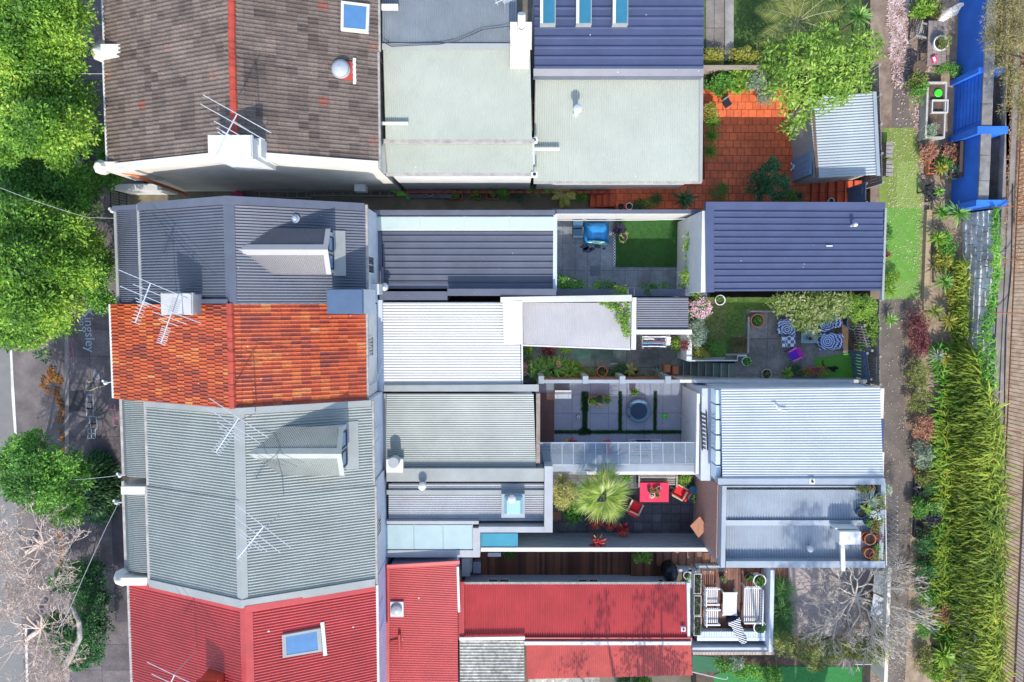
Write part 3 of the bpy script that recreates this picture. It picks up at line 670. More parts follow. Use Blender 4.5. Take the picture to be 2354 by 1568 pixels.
# back wall fittings
x=B.xb-.10
windowpart(R,x,P(845,630,5).y,P(845,588,5).y,4.3,5.6,M_white,M_darkglass,1)
mb=MB(); yy=P(856,665,5).y; mb.box(x,yy-.22,4.2,x+.36,yy+.22,5.0); mb.build('air_conditioner',M_white,R)
mb=MB(); 
for k in range(2): mb.tube([(x+.06,P(850,640+18*k,5).y,4.5),(x+.09,P(850,655+8*k,5).y,4.2),(x+.06,P(850,668,5).y,3.6)],.018,5)
mb.build('pipe',M_white,R)
mb=MB(); yy=P(870,640,3.6).y; mb.tube([(x+.22,yy+.5,3.5),(x+.22,yy-.7,3.35)],.06,8); mb.build('downpipe',M_navyflash,R)
# rear wing
WZ=3.3
wing(R,[(878,532),(1276,532),(1276,652),(882,652)],[WZ,WZ,WZ-.12,WZ-.12],0,M_navy,M_bluewall,'rib',.30,'x',amp=.06)
mb=MB(); vbox(mb,860,483,1276,494,WZ+.25,0); mb.build('parapet',M_navyflash,R)
mb=MB(); vbox(mb,862,530,878,660,WZ-.05,2.6); mb.build('flashing',M_navyflash,R)
mb=MB(); vbox(mb,878,651,1276,664,WZ-.08,2.4); mb.build('flashing',M_navyflash,R)
mb=MB(); vbox(mb,872,670,1028,690,WZ+.15,0); vbox(mb,1028,664,1278,680,WZ+.45,0); mb.build('parapet',M_navyflash,R)
mb=MB(); vbox(mb,861,497,1275,530,WZ+.06,WZ-.02); f=mb.build('glass_roof',M_white,R)
for k in range(4):
    mb=MB(); a=864+k*102.5; vbox(mb,a,499,a+101,528,WZ+.10,WZ+.07); mb.build('glass',M_paleglass,f)
mb=MB(); vbox(mb,858,494,866,530,WZ+.12,0); mb.build('end_wall',M_bluewall,R)
vent(R,P(887,660,WZ),.11,.45,M_galv)
mb=MB(); 
vbox(mb,1271,492,1280,670,WZ+.05,0); mb.build('end_wall',M_bluewall,R)
# garage B by the lane
GB=thing('garage','navy ribbed steel garage behind the navy house, beside the bright green turf strip','garage',P(1830,565,0).xy.to_3d(),'garages along the back lane')
wing(GB,[(1640,476),(2029,478),(2030,668),(1640,670)],[4.75,4.75,4.6,4.6],LANE-.2,M_navy2,M_greywall,'rib',.285,'x',amp=.06,ins=.04)
mb=MB(); mb.slab([P(1622,464,4.83),P(2034,465,4.83),P(2034,481,4.80),P(1622,481,4.80)],.3); mb.slab([P(1622,464,4.82),P(1641,464,4.82),P(1641,672,4.66),P(1622,672,4.66)],.25); mb.build('flashing',M_navy2,GB)
mb=MB(); vbox(mb,2030,478,2035,690,4.7,4.5); mb.build('gutter',M_greyflash,GB)
mb=MB(); vbox(mb,1612,485,1626,672,4.62,0); mb.build('end_wall',M_white,GB)
vent(GB,P(1955,519,4.7),.05,.42,M_white,cap=.09)
mb=MB(); mb.slab([P(1899,564,4.8),P(1913,564,4.8),P(1913,567,4.8),P(1899,567,4.8)],.02); mb.build('flashing',M_white,GB)
mb=MB(); vbox(mb,1606,490,1612,560,2.4,1.9); mb.build('window_box',mat("turquoise_box",(.05,.36,.45),.5),GB)
# courtyard B walls
def wall(name,label,u0,v0,u1,v1,zt,zb,mcap,mface,cap=.05,group=None,cat='wall',capname='coping'):
    x0,y0,x1,y1=RC(u0,v0,u1,v1,zt)
    r=thing(name,label,cat,((x0+x1)/2,(y0+y1)/2,zb),group)
    mb=MB(); mb.box(x0+.02,y0+.02,zb,x1-.02,y1-.02,zt-cap); mb.build('wall_face',mface,r)
    mb=MB(); mb.box(x0,y0,zt-cap,x1,y1,zt); mb.build(capname,mcap,r); return r
wall('courtyard_wall','white alley-side courtyard wall with navy capping north of the dark lawn square',1275,482,1612,491,3.05,0,M_navyflash,M_white)
wall('courtyard_wall','navy capped boundary wall under the vines between courtyard and orange tiled house yard',1278,664,1625,681,2.35,0,M_navyflash,M_greywall)

# ---- C: orange tiled house
B=Block(yCD,yBC,262,5.75,533,842); R=house('orange terracotta tiled terrace house with white corrugated rear wing',(B.xr,(yCD+yBC)/2,0)); HC_,BC_=R,B
B.body(R,M_white)
mb=MB(); c=B.corners('f'); tiles(mb,c[0],c[1],c[2],c[3],.145,.40,.036,.016,1,stagger=1); mb.build('roof',M_tOrange,R)
mb=MB(); c=B.corners('b'); tiles(mb,c[1],c[0],c[3],c[2],.160,.36,.042,.016,1,stagger=0); mb.build('roof',M_tOrange,R)
mb=MB(); n=9
for k in range(n):
    a=B.y0+(B.y1-B.y0)*k/n; b=B.y0+(B.y1-B.y0)*(k+1)/n; mb.tube([(B.xr,a,B.zr-.01),(B.xr,b+.03,B.zr-.01)],[.125,.145],8)
mb.build('ridge_cap',M_redcap,R)
eave_gutter_part(R,B,M_white,M_gutter)
windowpart(R,B.xb-.10,P(850,820,5).y,P(850,773,5).y,4.5,5.7,M_white,M_darkglass,4)
mb=MB(); x=B.xb-.1; mb.tube([(x+.08,P(860,885,5).y,5.9),(x+.08,P(860,885,5).y,4.3),(x+.2,P(860,840,4).y,3.6)],.05,8); mb.build('downpipe',M_bluewall,R)
wing(R,[(880,695),(1194,695),(1197,888),(882,888)],[3.45,3.45,3.35,3.35],0,M_whitesteel,M_white,'corr',.125,'x',amp=.017)
mb=MB(); vbox(mb,868,690,880,900,3.45,0); mb.build('end_wall',M_bluewall,R)
mb=MB(); mb.slab([P(882,886,3.5),P(1238,884,3.5),P(1238,900,3.5),P(882,900,3.5)],.1); mb.build('flashing',M_greyflash,R)
mb=MB(); mb.slab([P(1155,690,3.75),P(1200,692,3.75),P(1200,792,3.62),P(1158,790,3.62)],.06); mb.build('roof_sheet',M_whitesteel,R)
wing(R,[(1200,696),(1450,696),(1448,801),(1202,791)],[3.3,3.2,3.0,3.15],0,M_silver,M_white,'corr',.08,'y',ins=.10)
mb=MB(); mb.bar(P(1200,793.5,3.1),P(1448,803,2.95),.07,.06); mb.bar(P(1199,690,3.4),P(1200,890,3.3),.07,.07); mb.build('gutter',M_white,R)
mb=MB(); mb.slab([P(1150,683,3.85),P(1452,678,3.7),P(1452,693,3.6),P(1150,696,3.7)],.1); mb.build('flashing',M_greyflash,R)
# laundry shed C
SH=thing('shed','small shed under dark corrugated steel with white frame, above the clothes airer','shed',P(1520,740,0).xy.to_3d())
wing(SH,[(1464,684),(1582,684),(1582,757),(1463,757)],[2.9,2.9,2.75,2.75],0,M_navy,M_white,'corr',.105,'x',ins=.05,amp=.016)
mb=MB(); vbox(mb,1451,684,1462,804,3.0,0); vbox(mb,1451,758,1590,769,2.85,2.6); mb.build('frame',M_white,SH)
mb=MB(); vbox(mb,1578,768,1590,830,1.9,0); mb.build('pier',M_white,SH)

# ---- D / E : grey steel houses
for nm in 'DE':
    if nm=='D':
        B=Block(yDE,yCD,341,6.35,551,856); R=house('pale grey steel terrace house with blue-shaded dormer, glass awning over its grey courtyard',(B.xr,(yCD+yDE)/2,0)); HD,BD=R,B
    else:
        B=Block(yEF,yDE,343,6.35,554,862); R=house('pale grey steel terrace house between dormered grey roof and red roof, glass strips over side',(B.xr,(yEF+yDE)/2,0)); HE,BE=R,B
    B.body(R,M_bluewall)
    corr_slopes(B,R,M_grey,.26 if nm=='E' else 0,.22 if nm=='D' else 0)
    mb=MB(); B.ridge(mb,.42); mb.build('ridge_cap',M_greyflash,R)
    mb=MB(); B.capping(mb,(B.y1-.10) if nm=='D' else (B.y0+.13),.26 if nm=='D' else .32,.1,.09); mb.build('flashing',M_greyflash,R)
    eave_gutter_part(R,B,M_gutter,M_gutter)
    verandah(R,B,286 if nm=='D' else 291,337 if nm=='D' else 340,6.15,5.6,M_grey,M_greyflash,y0=B.y0+(.45 if nm=='E' else .3),gm=M_gutter)
    mb=MB(); p=P(310,1125 if nm=='D' else 1334,6.2); mb.box(p.x-.55,p.y-.2,3.2,p.x+.55,p.y+.13,6.25); br=mb.build('party_wall',M_cream,R)
    if nm=='E': mb=MB(); mb.lathe([(.1,-.6),(.34,-.25),(.38,.1),(.22,.35),(.05,.5)],(p.x-.75,p.y-.05,5.7),8); mb.build('ornament',M_cream,br)
    x=B.xb-.1
    if nm=='D': windowpart(R,x,P(860,1016,5).y,P(860,984,5).y,4.4,5.6,M_bluewall,M_bluewall,0)
    else: windowpart(R,x,P(862,1228,5).y,P(862,1186,5).y,4.6,5.5,M_white,M_darkglass,4)
dormer(HD,BD,582,1043,783,981,1093,8.15,7.70,M_grey,M_grey,M_grey,M_bluewall,win=True)
wing(HD,[(888,905),(1226,905),(1232,1078),(888,1078)],[3.5,3.5,3.35,3.35],0,M_grey,M_bluewall,'corr',.098,'x',amp=.014)
mb=MB(); vbox(mb,874,905,888,1078,3.4,0); mb.build('end_wall',M_greyflash,HD)
mb=MB(); vbox(mb,1232,905,1241,1065,3.45,0); mb.build('end_wall',mat("aged_brick_parapet",(.30,.24,.20),.9,.3,6,stain=.3),HD)
mb=MB(); p=P(908,1070,3.45); mb.box(p.x-.35,p.y-.25,3.3,p.x+.4,p.y+.35,3.75); 
ck=mb.build('chimney',mat("cream_flue_base",(.62,.60,.54),.8,.1,2),HD)
mb=MB(); mb.lathe([(.24,.25),(.24,.75),(.0,.75)],p+Vector((.05,.3,0)),18); mb.build('flue_hood',M_greywall,ck)
# glass canopy D
CN=thing('glass_awning','long clear glass awning with steel rafters along grey courtyard wall','awning',P(1420,1045,0).xy.to_3d())
q=[P(1240,1018,2.75),P(1600,1017,2.75),P(1601,1066,2.75),P(1240,1068,2.75)]
mb=MB(); mb.slab([x_+Vector((0,0,.03)) for x_ in q],.012); mb.build('glass_sheet',glassmat("awning_glass",(.86,.94,1.0),.84,.05),CN)
mb=MB()
for k in range(15):
    t=k/14; mb.bar(q[0].lerp(q[1],t),q[3].lerp(q[2],t),.03,.05)
mb.bar(q[0],q[1],.05,.06); mb.bar(q[3],q[2],.05,.06); mb.build('frame',M_galv,CN)
wall('courtyard_wall','blue-grey wall with broad white coping between glass awning courtyard and palm courtyard',1250,1069,1626,1084,2.75,0,M_bluesteel,M_white)
wall('courtyard_wall','white topped wall behind the bench in the palm courtyard',1262,1084,1626,1091,2.3,0,M_white,M_greywall)
# fence wall C/D with piers
FW=wall('boundary_wall','pale blue-grey rendered wall with four piers beside the potted side path',1240,873,1562,881,2.0,0,M_bluesteel,mat("brick_garden_face",(.30,.15,.10),.85,.25,6,stain=.3))
for u in (1243,1345,1430,1535):
    mb=MB(); vbox(mb,u-6,865,u+7,882,2.12,.0); mb.build('pier',M_bluesteel,FW)
wall('boundary_wall','low rendered wall beside concrete garden steps and potted garden, white painted top',1562,873,1992,880,2.2,0,M_white,M_white)
# E rear wing
wing(HE,[(893,1112),(1250,1112),(1250,1198),(893,1198)],[3.35,3.35,3.25,3.25],0,M_whitesteel if False else mat("mid_grey_corrugated",(.34,.35,.365),.42,.07,1,stain=.1),M_bluewall,'corr',.105,'x',amp=.016)
mb=MB(); vbox(mb,888,1077,1250,1107,3.6,0); mb.build('parapet',M_greyflash,HE)
mb=MB(); vbox(mb,1251,1072,1270,1224,3.75,0); vbox(mb,1100,1211,1252,1224,3.7,0); vbox(mb,884,1198,1100,1205,3.5,0); mb.build('parapet',mat("pale_grey_coping",(.36,.37,.385),.6,.06,1.5,stain=.12),HE)
mb=MB(); vbox(mb,888,1127,1250,1137,3.44,3.3); mb.build('flashing',M_greyflash,HE)
vent(HE,P(972,1113,3.6),.11,.35,M_white); vent(HE,P(1176,1140,3.4),.11,.55,M_white,cap=.2)
mb=MB(); vbox(mb,1152,1136,1206,1190,3.7,3.2); sk=mb.build('skylight',M_bluesteel,HE)
mb=MB(); c=P(1180,1162,3.75); mb.add([(c.x-.42,c.y-.42,3.7),(c.x+.42,c.y-.42,3.7),(c.x+.42,c.y+.42,3.7),(c.x-.42,c.y+.42,3.7),(c.x-.3,c.y-.3,4.0),(c.x+.3,c.y-.3,4.0),(c.x+.3,c.y+.3,4.0),(c.x-.3,c.y+.3,4.0)],[(0,1,5,4),(1,2,6,5),(2,3,7,6),(3,0,4,7),(4,5,6,7)]); mb.build('glass',M_tealglass,sk)
mb=MB(); vbox(mb,882,1205,1087,1265,3.3,3.2); gr=mb.build('glass_roof',M_bluesteel,HE)
for k in range(3):
    mb=MB(); a=885+k*67; vbox(mb,a,1207,a+65.5,1262,3.34,3.31); mb.build('glass',mat("sea_glass_sheet",(.36,.46,.46),.12,.07,1.2,spec=.7),gr)
mb=MB(); vbox(mb,886,1206,1085,1263,3.18,0); mb.build('wall',M_greywall,HE)
mb=MB(); vbox(mb,884,1265,1102,1281,3.35,0); vbox(mb,1087,1214,1103,1280,3.4,0); mb.build('parapet',MC["pale_grey_coping"],HE)
mb=MB(); vbox(mb,1103,1226,1190,1259,2.3,2.27); mb.build('glass_canopy',mat("deep_teal_glass",(.04,.24,.33),.1,.1,1,spec=.8),HE)
# wall E/F
wall('boundary_wall','white topped wall between charcoal paved courtyard and brown decked passage',1103,1259,1636,1268,2.35,0,M_white,mat("blue_grey_boards",(.20,.26,.31),.7,.3,1.5,stretch=(1,1,9)))
# ---- F: red steel house
B=Block(yF,yEF,303,5.75,567,866); R=house('bright red corrugated steel terrace house with long red rear wing',(B.xr,(yEF+yF)/2,0)); HF,BF=R,B
B.body(R,M_lilac); corr_slopes(B,R,M_red,0,.16)
mb=MB(); B.capping(mb,B.y1-.09,.24,.05,.06); mb.build('flashing',M_redflash,R)
mb=MB(); B.ridge(mb,.5); mb.build('ridge_cap',M_redflash,R)
eave_gutter_part(R,B,M_gutter,M_cream)
skylight(R,B,[(650,1457),(738,1441),(742,1494),(652,1509)],M_greyflash,M_blueglass,up=.12)
mb=MB(); a=B.on(741,1429); b=B.on(748,1506)
for k in range(12):
    p=a.lerp(b,(k+.5)/12); mb.obox(p+Vector((0,0,.04)),(.15,(a-b).length/12*.92,.03),ry=math.atan2(B.zr-B.zb,B.xb-B.xr))
mb.build('flashing',mat("lead_apron",(.6,.6,.55),.6,.15,6),R)
chF=chimney(R,448,1568,500,1640,8.6,5.6,M_redcap)
windowpart(R,B.xb-.1,P(870,1445,5).y,P(870,1385,5).y,4.4,5.6,M_lilac,mat("lilac_blind",(.45,.45,.7),.5),0)
wing(R,[(893,1300),(1051,1292),(1053,1640),(893,1640)],[3.6,3.6,3.5,3.5],0,M_red,M_lilac,'corr',.085,'x',amp=.012)
mb=MB(); mb.slab([P(886,1299,3.72),P(1056,1289,3.72),P(1056,1297,3.7),P(886,1306,3.7)],.08); mb.slab([P(884,1300,3.65),P(895,1300,3.65),P(895,1640,3.6),P(884,1640,3.6)],.2); mb.build('flashing',M_redflash,R)
mb=MB(); mb.bar(P(1052,1302,3.6),P(1055,1406,3.5),.1,.1); mb.build('gutter',M_white,R)
mb=MB(); vbox(mb,897,1384,927,1418,3.68,3.5); dv=mb.build('skylight',M_white,R)
mb=MB(); c=P(911,1401,3.7); mb.lathe([(.26,0),(.26,.06),(.2,.12),(.0,.15)],c,20); mb.build('dome',mat("grey_dome",(.36,.38,.40),.3,.06,3),dv,smooth=True)
mb=MB(); a=P(917,1458,3.7); b=P(918,1496,3.65); mb.tube([a,b],.07,8); mb.tube([P(894,1479,3.65),P(917,1479,3.72)],.04,6); mb.build('downpipe',M_redflash,R)
wing(R,[(1056,1342),(1578,1342),(1580,1468),(1056,1468)],[3.0,3.0,3.35,3.35],0,M_red,M_bluewall,'corr',.11,'y',wall=False)
mb=MB(); vbox(mb,1062,1369,1576,1466,2.75,0); mb.build('wall',M_bluewall,R)
mb=MB(); mb.slab([P(1053,1338,3.1),P(1067,1338,3.1),P(1067,1470,3.45),P(1053,1470,3.45)],.1); mb.slab([P(1205,1466,3.45),P(1590,1466,3.45),P(1590,1475,3.42),P(1205,1475,3.42)],.1); mb.build('flashing',M_redflash,R)
mb=MB(); mb.bar(P(1060,1340,2.95),P(1574,1340,2.95),.1,.1); mb.build('gutter',M_gutter,R)
mb=MB(); mb.slab([P(1578,1340,3.1),P(1586,1340,3.1),P(1586,1470,3.42),P(1580,1470,3.42)],.15); mb.build('barge',M_white,R)
mb=MB(); p=P(1569,1444,3.3); mb.box(p.x-.1,p.y-.1,3.2,p.x+.1,p.y+.1,3.42); mb.mat(1).lathe([(.05,.12),(.05,.16)],p,10); mb.build('roof_vent',[M_white,M_black],R)
wing(R,[(1209,1483),(1588,1483),(1592,1552),(1210,1561)],[3.35,3.35,3.1,3.1],0,mat("faded_red_steel",(.43,.075,.065),.5,.12,.9,stain=.15),M_bluewall,'corr',.098,'y',ins=.1)
mb=MB(); mb.bar(P(1205,1478,3.5),P(1588,1478,3.5),.16,.08); mb.build('gutter',M_white,R)
wing(R,[(1056,1470),(1204,1470),(1206,1640),(1058,1640)],[3.4,3.4,3.2,3.2],0,M_fibro,M_greywall,'corr',.15,'x',amp=.024)
mb=MB(); mb.bar(P(1056,1468,3.5),P(1206,1466,3.5),.14,.08); mb.build('flashing',M_white,R)
wing(R,[(1214,1560),(1378,1556),(1380,1650),(1214,1650)],[2.8,2.8,2.7,2.7],0,M_fibro,M_greywall,'corr',.15,'y',amp=.024,name='roof')
# side windows of F facing the deck
yw=P(1300,1369,2.75).y-.0
for u0,u1 in ((1120,1170),(1332,1380),(1520,1552)):
    mb=MB(); xa=P(u0,1335,2).x; xb=P(u1,1335,2).x
    mb.box(xa,yw,.9,xb,yw+.07,1.0); mb.box(xa,yw,2.3,xb,yw+.07,2.4); 
    for t in (0,.47,.53,1):
        xx=xa+(xb-xa)*t; mb.box(xx-.04,yw,1.0,xx+.04,yw+.065,2.3)
    f=mb.build('window',M_white,HF); mb=MB(); mb.box(xa+.03,yw,1.0,xb-.03,yw+.03,2.3); mb.build('glass',mat("warm_dark_glass",(.10,.05,.03),.15,.2,2,spec=.8),f)
# ---- garages D and E
GD=thing('garage','white-blue corrugated steel garage dappled by branch shadows, beside the lane','garage',P(1840,1000,0).xy.to_3d(),'garages along the back lane')
wing(GD,[(1657,893),(2022,889),(2030,1102),(1660,1101)],[4.75,4.7,4.6,4.65],LANE-.6,mat("white_blue_steel",(.40,.43,.45),.42,.05,.8,stain=.08),M_bluewall,'corr',.118,'x',amp=.018,ins=.1)
mb=MB(); vbox(mb,1650,1100,2034,1114,4.72,4.3); mb.build('flashing',M_bluesteel,GD)
mb=MB()
for v0,v1 in ((893,962),(1040,1108)): vbox(mb,2022,v0,2031,v1,4.0,LANE-.2)
mb.build('pier',mat("cream_pier",(.62,.57,.47),.8,.1,2),GD)
mb=MB(); vbox(mb,2023,964,2031,1038,3.7,LANE); mb.build('garage_door',mat("navy_door",(.05,.07,.15),.4),GD)
mb=MB()
for k in range(6):
    v0=897+k*35; vbox(mb,1645,v0,1656,v0+31,4.35,3.6)
mb.build('clerestory_window',mat("pale_window_glass",(.55,.68,.76),.15,.06,2,spec=.7),GD)
mb=MB(); vbox(mb,1612,893,1648,1105,3.2,.0); mb.build('wall',M_bluewall,GD)
mb=MB(); vbox(mb,1600,905,1607,1090,3.0,.0); mb.build('screen_wall',M_white,GD)
mb=MB()
for k in range(9):
    v=952+k*9.5; mb.bar(P(1612,v,3.25),P(1622,v+4,3.25),.04,.04)
mb.bar(P(1611,946,3.26),P(1614,1035,3.26),.05,.05); mb.bar(P(1623,946,3.26),P(1626,1035,3.26),.05,.05); mb.build('louvre',M_black,GD)
mb=MB(); p=P(1865,1106,4.7); mb.box(p.x-.12,p.y-.12,4.6,p.x+.12,p.y+.12,4.76); mb.mat(1).lathe([(.05,.05),(.05,.12)],p,10); mb.build('roof_vent',[M_white,M_black],GD)
GE=thing('garage','blue-grey steel garage crowded with potted plants at its lane edge','garage',P(1840,1210,0).xy.to_3d(),'garages along the back lane')
wing(GE,[(1668,1126),(2010,1126),(2014,1199),(1668,1199)],[4.35,4.35,4.3,4.3],LANE-.6,M_bluesteel,M_bluewall,'corr',.12,'y',amp=.022)
wing(GE,[(1668,1206),(2014,1206),(2018,1287),(1668,1287)],[4.3,4.3,4.2,4.2],LANE-.6,M_bluesteel,M_bluewall,'corr',.12,'y',amp=.022)
mb=MB(); vbox(mb,1658,1117,1668,1305,4.7,.3); vbox(mb,1668,1290,2034,1305,4.6,LANE-.6); vbox(mb,2022,1114,2032,1290,4.55,LANE-.6); vbox(mb,1668,1117,1990,1120,4.62,4.2); mb.build('parapet',M_bluesteel,GE)
mb=MB(); mb.slab([P(1668,1196,4.42),P(2014,1196,4.42),P(2014,1208,4.38),P(1668,1208,4.38)],.04); mb.build('flashing',M_bluesteel,GE)
vent(GE,P(1856,1257,4.25),.08,.30,M_white,cap=.14)
mb=MB(); vbox(mb,2010,1126,2022,1290,4.25,LANE-.6); mb.build('box_gutter',M_navyflash,GE)
# ------------------------------------------------------------------ plants: builders
def npmesh(name, V, k, m, parent=None, nf=None, **kw):
    """V: (N,k,3) array of N separate polygons or strips; k=4 quads"""
    V=np.asarray(V,dtype=float); N=V.shape[0]
    off=np.array(ROOT.get(parent.name,Vector())) if parent else np.zeros(3)
    me=bpy.data.meshes.new(name); loc=None
    vv=V.reshape(-1,3)-off
    if not parent:
        c=vv.mean(axis=0); c[2]=vv[:,2].min(); c=np.round(c,3); vv=vv-c; loc=c
    me.vertices.add(len(vv)); me.vertices.foreach_set("co",vv.ravel())
    if k==4: loops=np.arange(N*4)
    else: # strip of s segments: vertices ordered l0,r0,l1,r1...
        s=k//2-1; b=np.arange(N)[:,None]*k
        loops=np.concatenate([np.stack([b[:,0]+2*i,b[:,0]+2*i+1,b[:,0]+2*i+3,b[:,0]+2*i+2],1)[:,None,:] for i in range(s)],1).ravel()
    F=len(loops)//4
    me.loops.add(F*4); me.loops.foreach_set("vertex_index",loops)
    me.polygons.add(F); me.polygons.foreach_set("loop_start",np.arange(F)*4); me.polygons.foreach_set("loop_total",np.full(F,4))
    me.update(calc_edges=True); me.materials.append(m)
    o=bpy.data.objects.new(name,me); COL.objects.link(o)
    if parent: o.parent=parent; ROOT[o.name]=Vector(off)
    else: o.location=loc; ROOT[o.name]=Vector(loc)
    tag(o,**kw); return o
def unit(a): return a/np.maximum(1e-9,np.linalg.norm(a,axis=1,keepdims=True))
def leafV(C,D,U,L,Wd):
    Sd=unit(np.cross(D,U)); L=L[:,None]; Wd=Wd[:,None]
    return np.stack([C,C+D*L*.45+Sd*Wd*.5,C+D*L,C+D*L*.45-Sd*Wd*.5],1)
def cloud(blobs,n,L=.13,W=.06,clump=.38,flat=.35,seed=1,shell=.55,per=45):
    """leaf quads in clumps spread over ellipsoid blobs [(centre,(rx,ry,rz))]"""
    R=np.random.RandomState(seed); out=[]
    wt=np.array([b[1][0]*b[1][1]+b[1][0]*b[1][2] for b in blobs]); wt=wt/wt.sum()
    for (c,r),w in zip(blobs,wt):
        m=max(4,int(n*w)); nc=max(3,m//per)
        d=unit(R.normal(size=(nc,3))); d[:,2]=np.where(d[:,2]<-.35,-d[:,2],d[:,2])
        rr=(shell+(1.08-shell)*R.rand(nc)**.6)[:,None]
        cc=np.array(c)+d*np.array(r)*rr
        idx=R.randint(0,nc,m); cs=clump*(.6+.7*R.rand(nc))
        e=unit(R.normal(size=(m,3))); e[:,2]=np.abs(e[:,2])*.8-.12
        p=cc[idx]+e*(cs[idx]*R.rand(m)**.45)[:,None]*np.array([1,1,.65])
        D=unit(e+R.normal(size=(m,3))*.55+np.array([0,0,-.1])); D[:,2]*=flat*2; D=unit(D)
        U=unit(R.normal(size=(m,3))*.55+np.array([0,0,1.0]))
        out.append(leafV(p,D,U,L*(.7+.6*R.rand(m)),W*(.7+.6*R.rand(m))))
    return np.concatenate(out)
def blades(base,az,el,L,W,droop,segs=3,taper=(.55,1,.8,.05)):
    base=np.asarray(base,dtype=float); N=len(az); pts=[base]; 
    for i in range(segs):
        e=el-droop*(i+.5)/segs; st=(L/segs)[:,None]
        pts.append(pts[-1]+np.stack([np.cos(az)*np.cos(e),np.sin(az)*np.cos(e),np.sin(e)],1)*st)
    Sd=np.stack([-np.sin(az),np.cos(az),np.zeros(N)],1); out=[]
    tp=np.interp(np.linspace(0,1,segs+1),np.linspace(0,1,len(taper)),taper)
    for p,t in zip(pts,tp): h=Sd*(W*t*.5)[:,None]; out+= [p-h,p+h]
    return np.stack(out,1)
def rosetteV(c,n,L,W,seed=0,el=(.1,1.3),droop=.5,segs=3,taper=(.55,1,.8,.05)):
    R=np.random.RandomState(seed); az=np.arange(n)*2.39996+R.rand(n)*.3; t=np.linspace(0,1,n)
    e=el[0]+(el[1]-el[0])*t; Ls=L*(1-.45*t)*(.85+.3*R.rand(n))
    b=np.tile(np.array(c,dtype=float),(n,1)); b[:,2]+=.1*t
    return blades(b,az,e,Ls,np.full(n,W)*(.8+.4*R.rand(n)),np.full(n,droop)*(.6+.8*R.rand(n)),segs,taper)
# leaf materials
G_tree=leafmat("street_tree_leaves",[(0.042,0.104,0.019),(0.104,0.247,0.028),(0.247,0.456,0.048),(0.513,0.620,0.095)],.5,.3,.55)
G_mid=leafmat("mid_green_leaves",[(0.034,0.095,0.019),(0.085,0.228,0.034),(0.171,0.399,0.057),(0.342,0.608,0.095)],.5,.3,.8)
G_dark=leafmat("dark_green_leaves",[(0.016,0.044,0.020),(0.036,0.100,0.036),(0.070,0.170,0.060),(0.140,0.280,0.080)],.4,.15,1)
G_hedge=leafmat("hedge_leaves",[(0.013,0.056,0.019),(0.029,0.120,0.035),(0.064,0.208,0.048),(0.176,0.400,0.056)],.5,.25,.7)
G_lime=leafmat("lime_leaves",[(0.077,0.165,0.022),(0.176,0.330,0.039),(0.308,0.473,0.066),(0.462,0.572,0.132)],.45,.35,.9)
G_yell=leafmat("yellow_green_leaves",[(0.132,0.165,0.022),(0.286,0.308,0.044),(0.462,0.440,0.088),(0.605,0.550,0.165)],.5,.3,1.5)
G_olive=leafmat("olive_leaves",[(0.060,0.083,0.022),(0.150,0.195,0.045),(0.285,0.315,0.075),(0.450,0.450,0.150)],.6,.25,1.2)
G_sage=leafmat("grey_green_leaves",[(0.120,0.180,0.120),(0.240,0.324,0.216),(0.360,0.432,0.300),(0.504,0.552,0.396)],.6,.2,1.5)
G_yucca=leafmat("strap_leaves",[(0.062,0.163,0.037),(0.150,0.325,0.062),(0.312,0.525,0.112),(0.562,0.620,0.250)],.4,.25,1.5)
G_purp=leafmat("burgundy_leaves",[(0.065,0.019,0.026),(0.156,0.039,0.046),(0.260,0.065,0.065),(0.338,0.208,0.091)],.5,.2,2)
G_pink=leafmat("pink_petals",[(.55,.18,.30),(.70,.36,.45),(.80,.55,.60),(.85,.7,.72)],.6,.2,3)
G_coral=leafmat("coral_foliage",[(.20,.09,.05),(.42,.18,.11),(.55,.30,.20),(.35,.30,.12)],.6,.2,2)
G_red=leafmat("bromeliad_leaves",[(.30,.012,.05),(.45,.03,.06),(.55,.12,.06),(.62,.34,.16)],.35,.2,4)
G_white=leafmat("white_petals",[(.6,.6,.55),(.75,.75,.7),(.8,.8,.78)],.6,.2,3)
G_blackleaf=leafmat("black_leaves",[(0.013,0.013,0.026),(0.033,0.026,0.065),(0.052,0.039,0.091)],.45,.1,2)
G_fern=leafmat("fern_fronds",[(0.061,0.115,0.016),(0.162,0.243,0.030),(0.324,0.405,0.047),(0.499,0.540,0.081)],.6,.3,.45)
G_fern2=leafmat("fresh_fern_fronds",[(0.042,0.154,0.021),(0.098,0.280,0.035),(0.196,0.448,0.056),(0.336,0.588,0.098)],.6,.3,.8)
G_grass=leafmat("lawn_blades",[(0.044,0.132,0.022),(0.088,0.242,0.033),(0.176,0.374,0.066),(0.308,0.506,0.110)],.7,.25,1.2)
G_dry=leafmat("dry_leaf_litter",[(.12,.055,.03),(.26,.14,.08),(.42,.29,.19),(.58,.48,.38)],.8,.1,2)
G_casu=leafmat("dry_needle_foliage",[(0.080,0.080,0.032),(0.208,0.192,0.064),(0.352,0.304,0.128),(0.512,0.352,0.176)],.7,.2,1)
M_bark=mat("brown_bark",(.14,.10,.07),.9,.3,6,bump=.5,bscale=20)
M_twig=mat("pale_bare_bark",(.55,.44,.37),.8,.2,5)
M_twig2=mat("grey_bare_bark",(.36,.33,.29),.8,.2,5)
M_potsoil=mat("pot_soil",(.035,.025,.018),.95,.3,20)
M_potw=mat("white_glazed_pot",(.72,.72,.70),.35,.05,4); M_potblue=mat("dark_blue_pot",(.04,.08,.16),.35,.15,4); M_potgrey=mat("dark_plastic_pot",(.05,.05,.06),.5,.2,4)
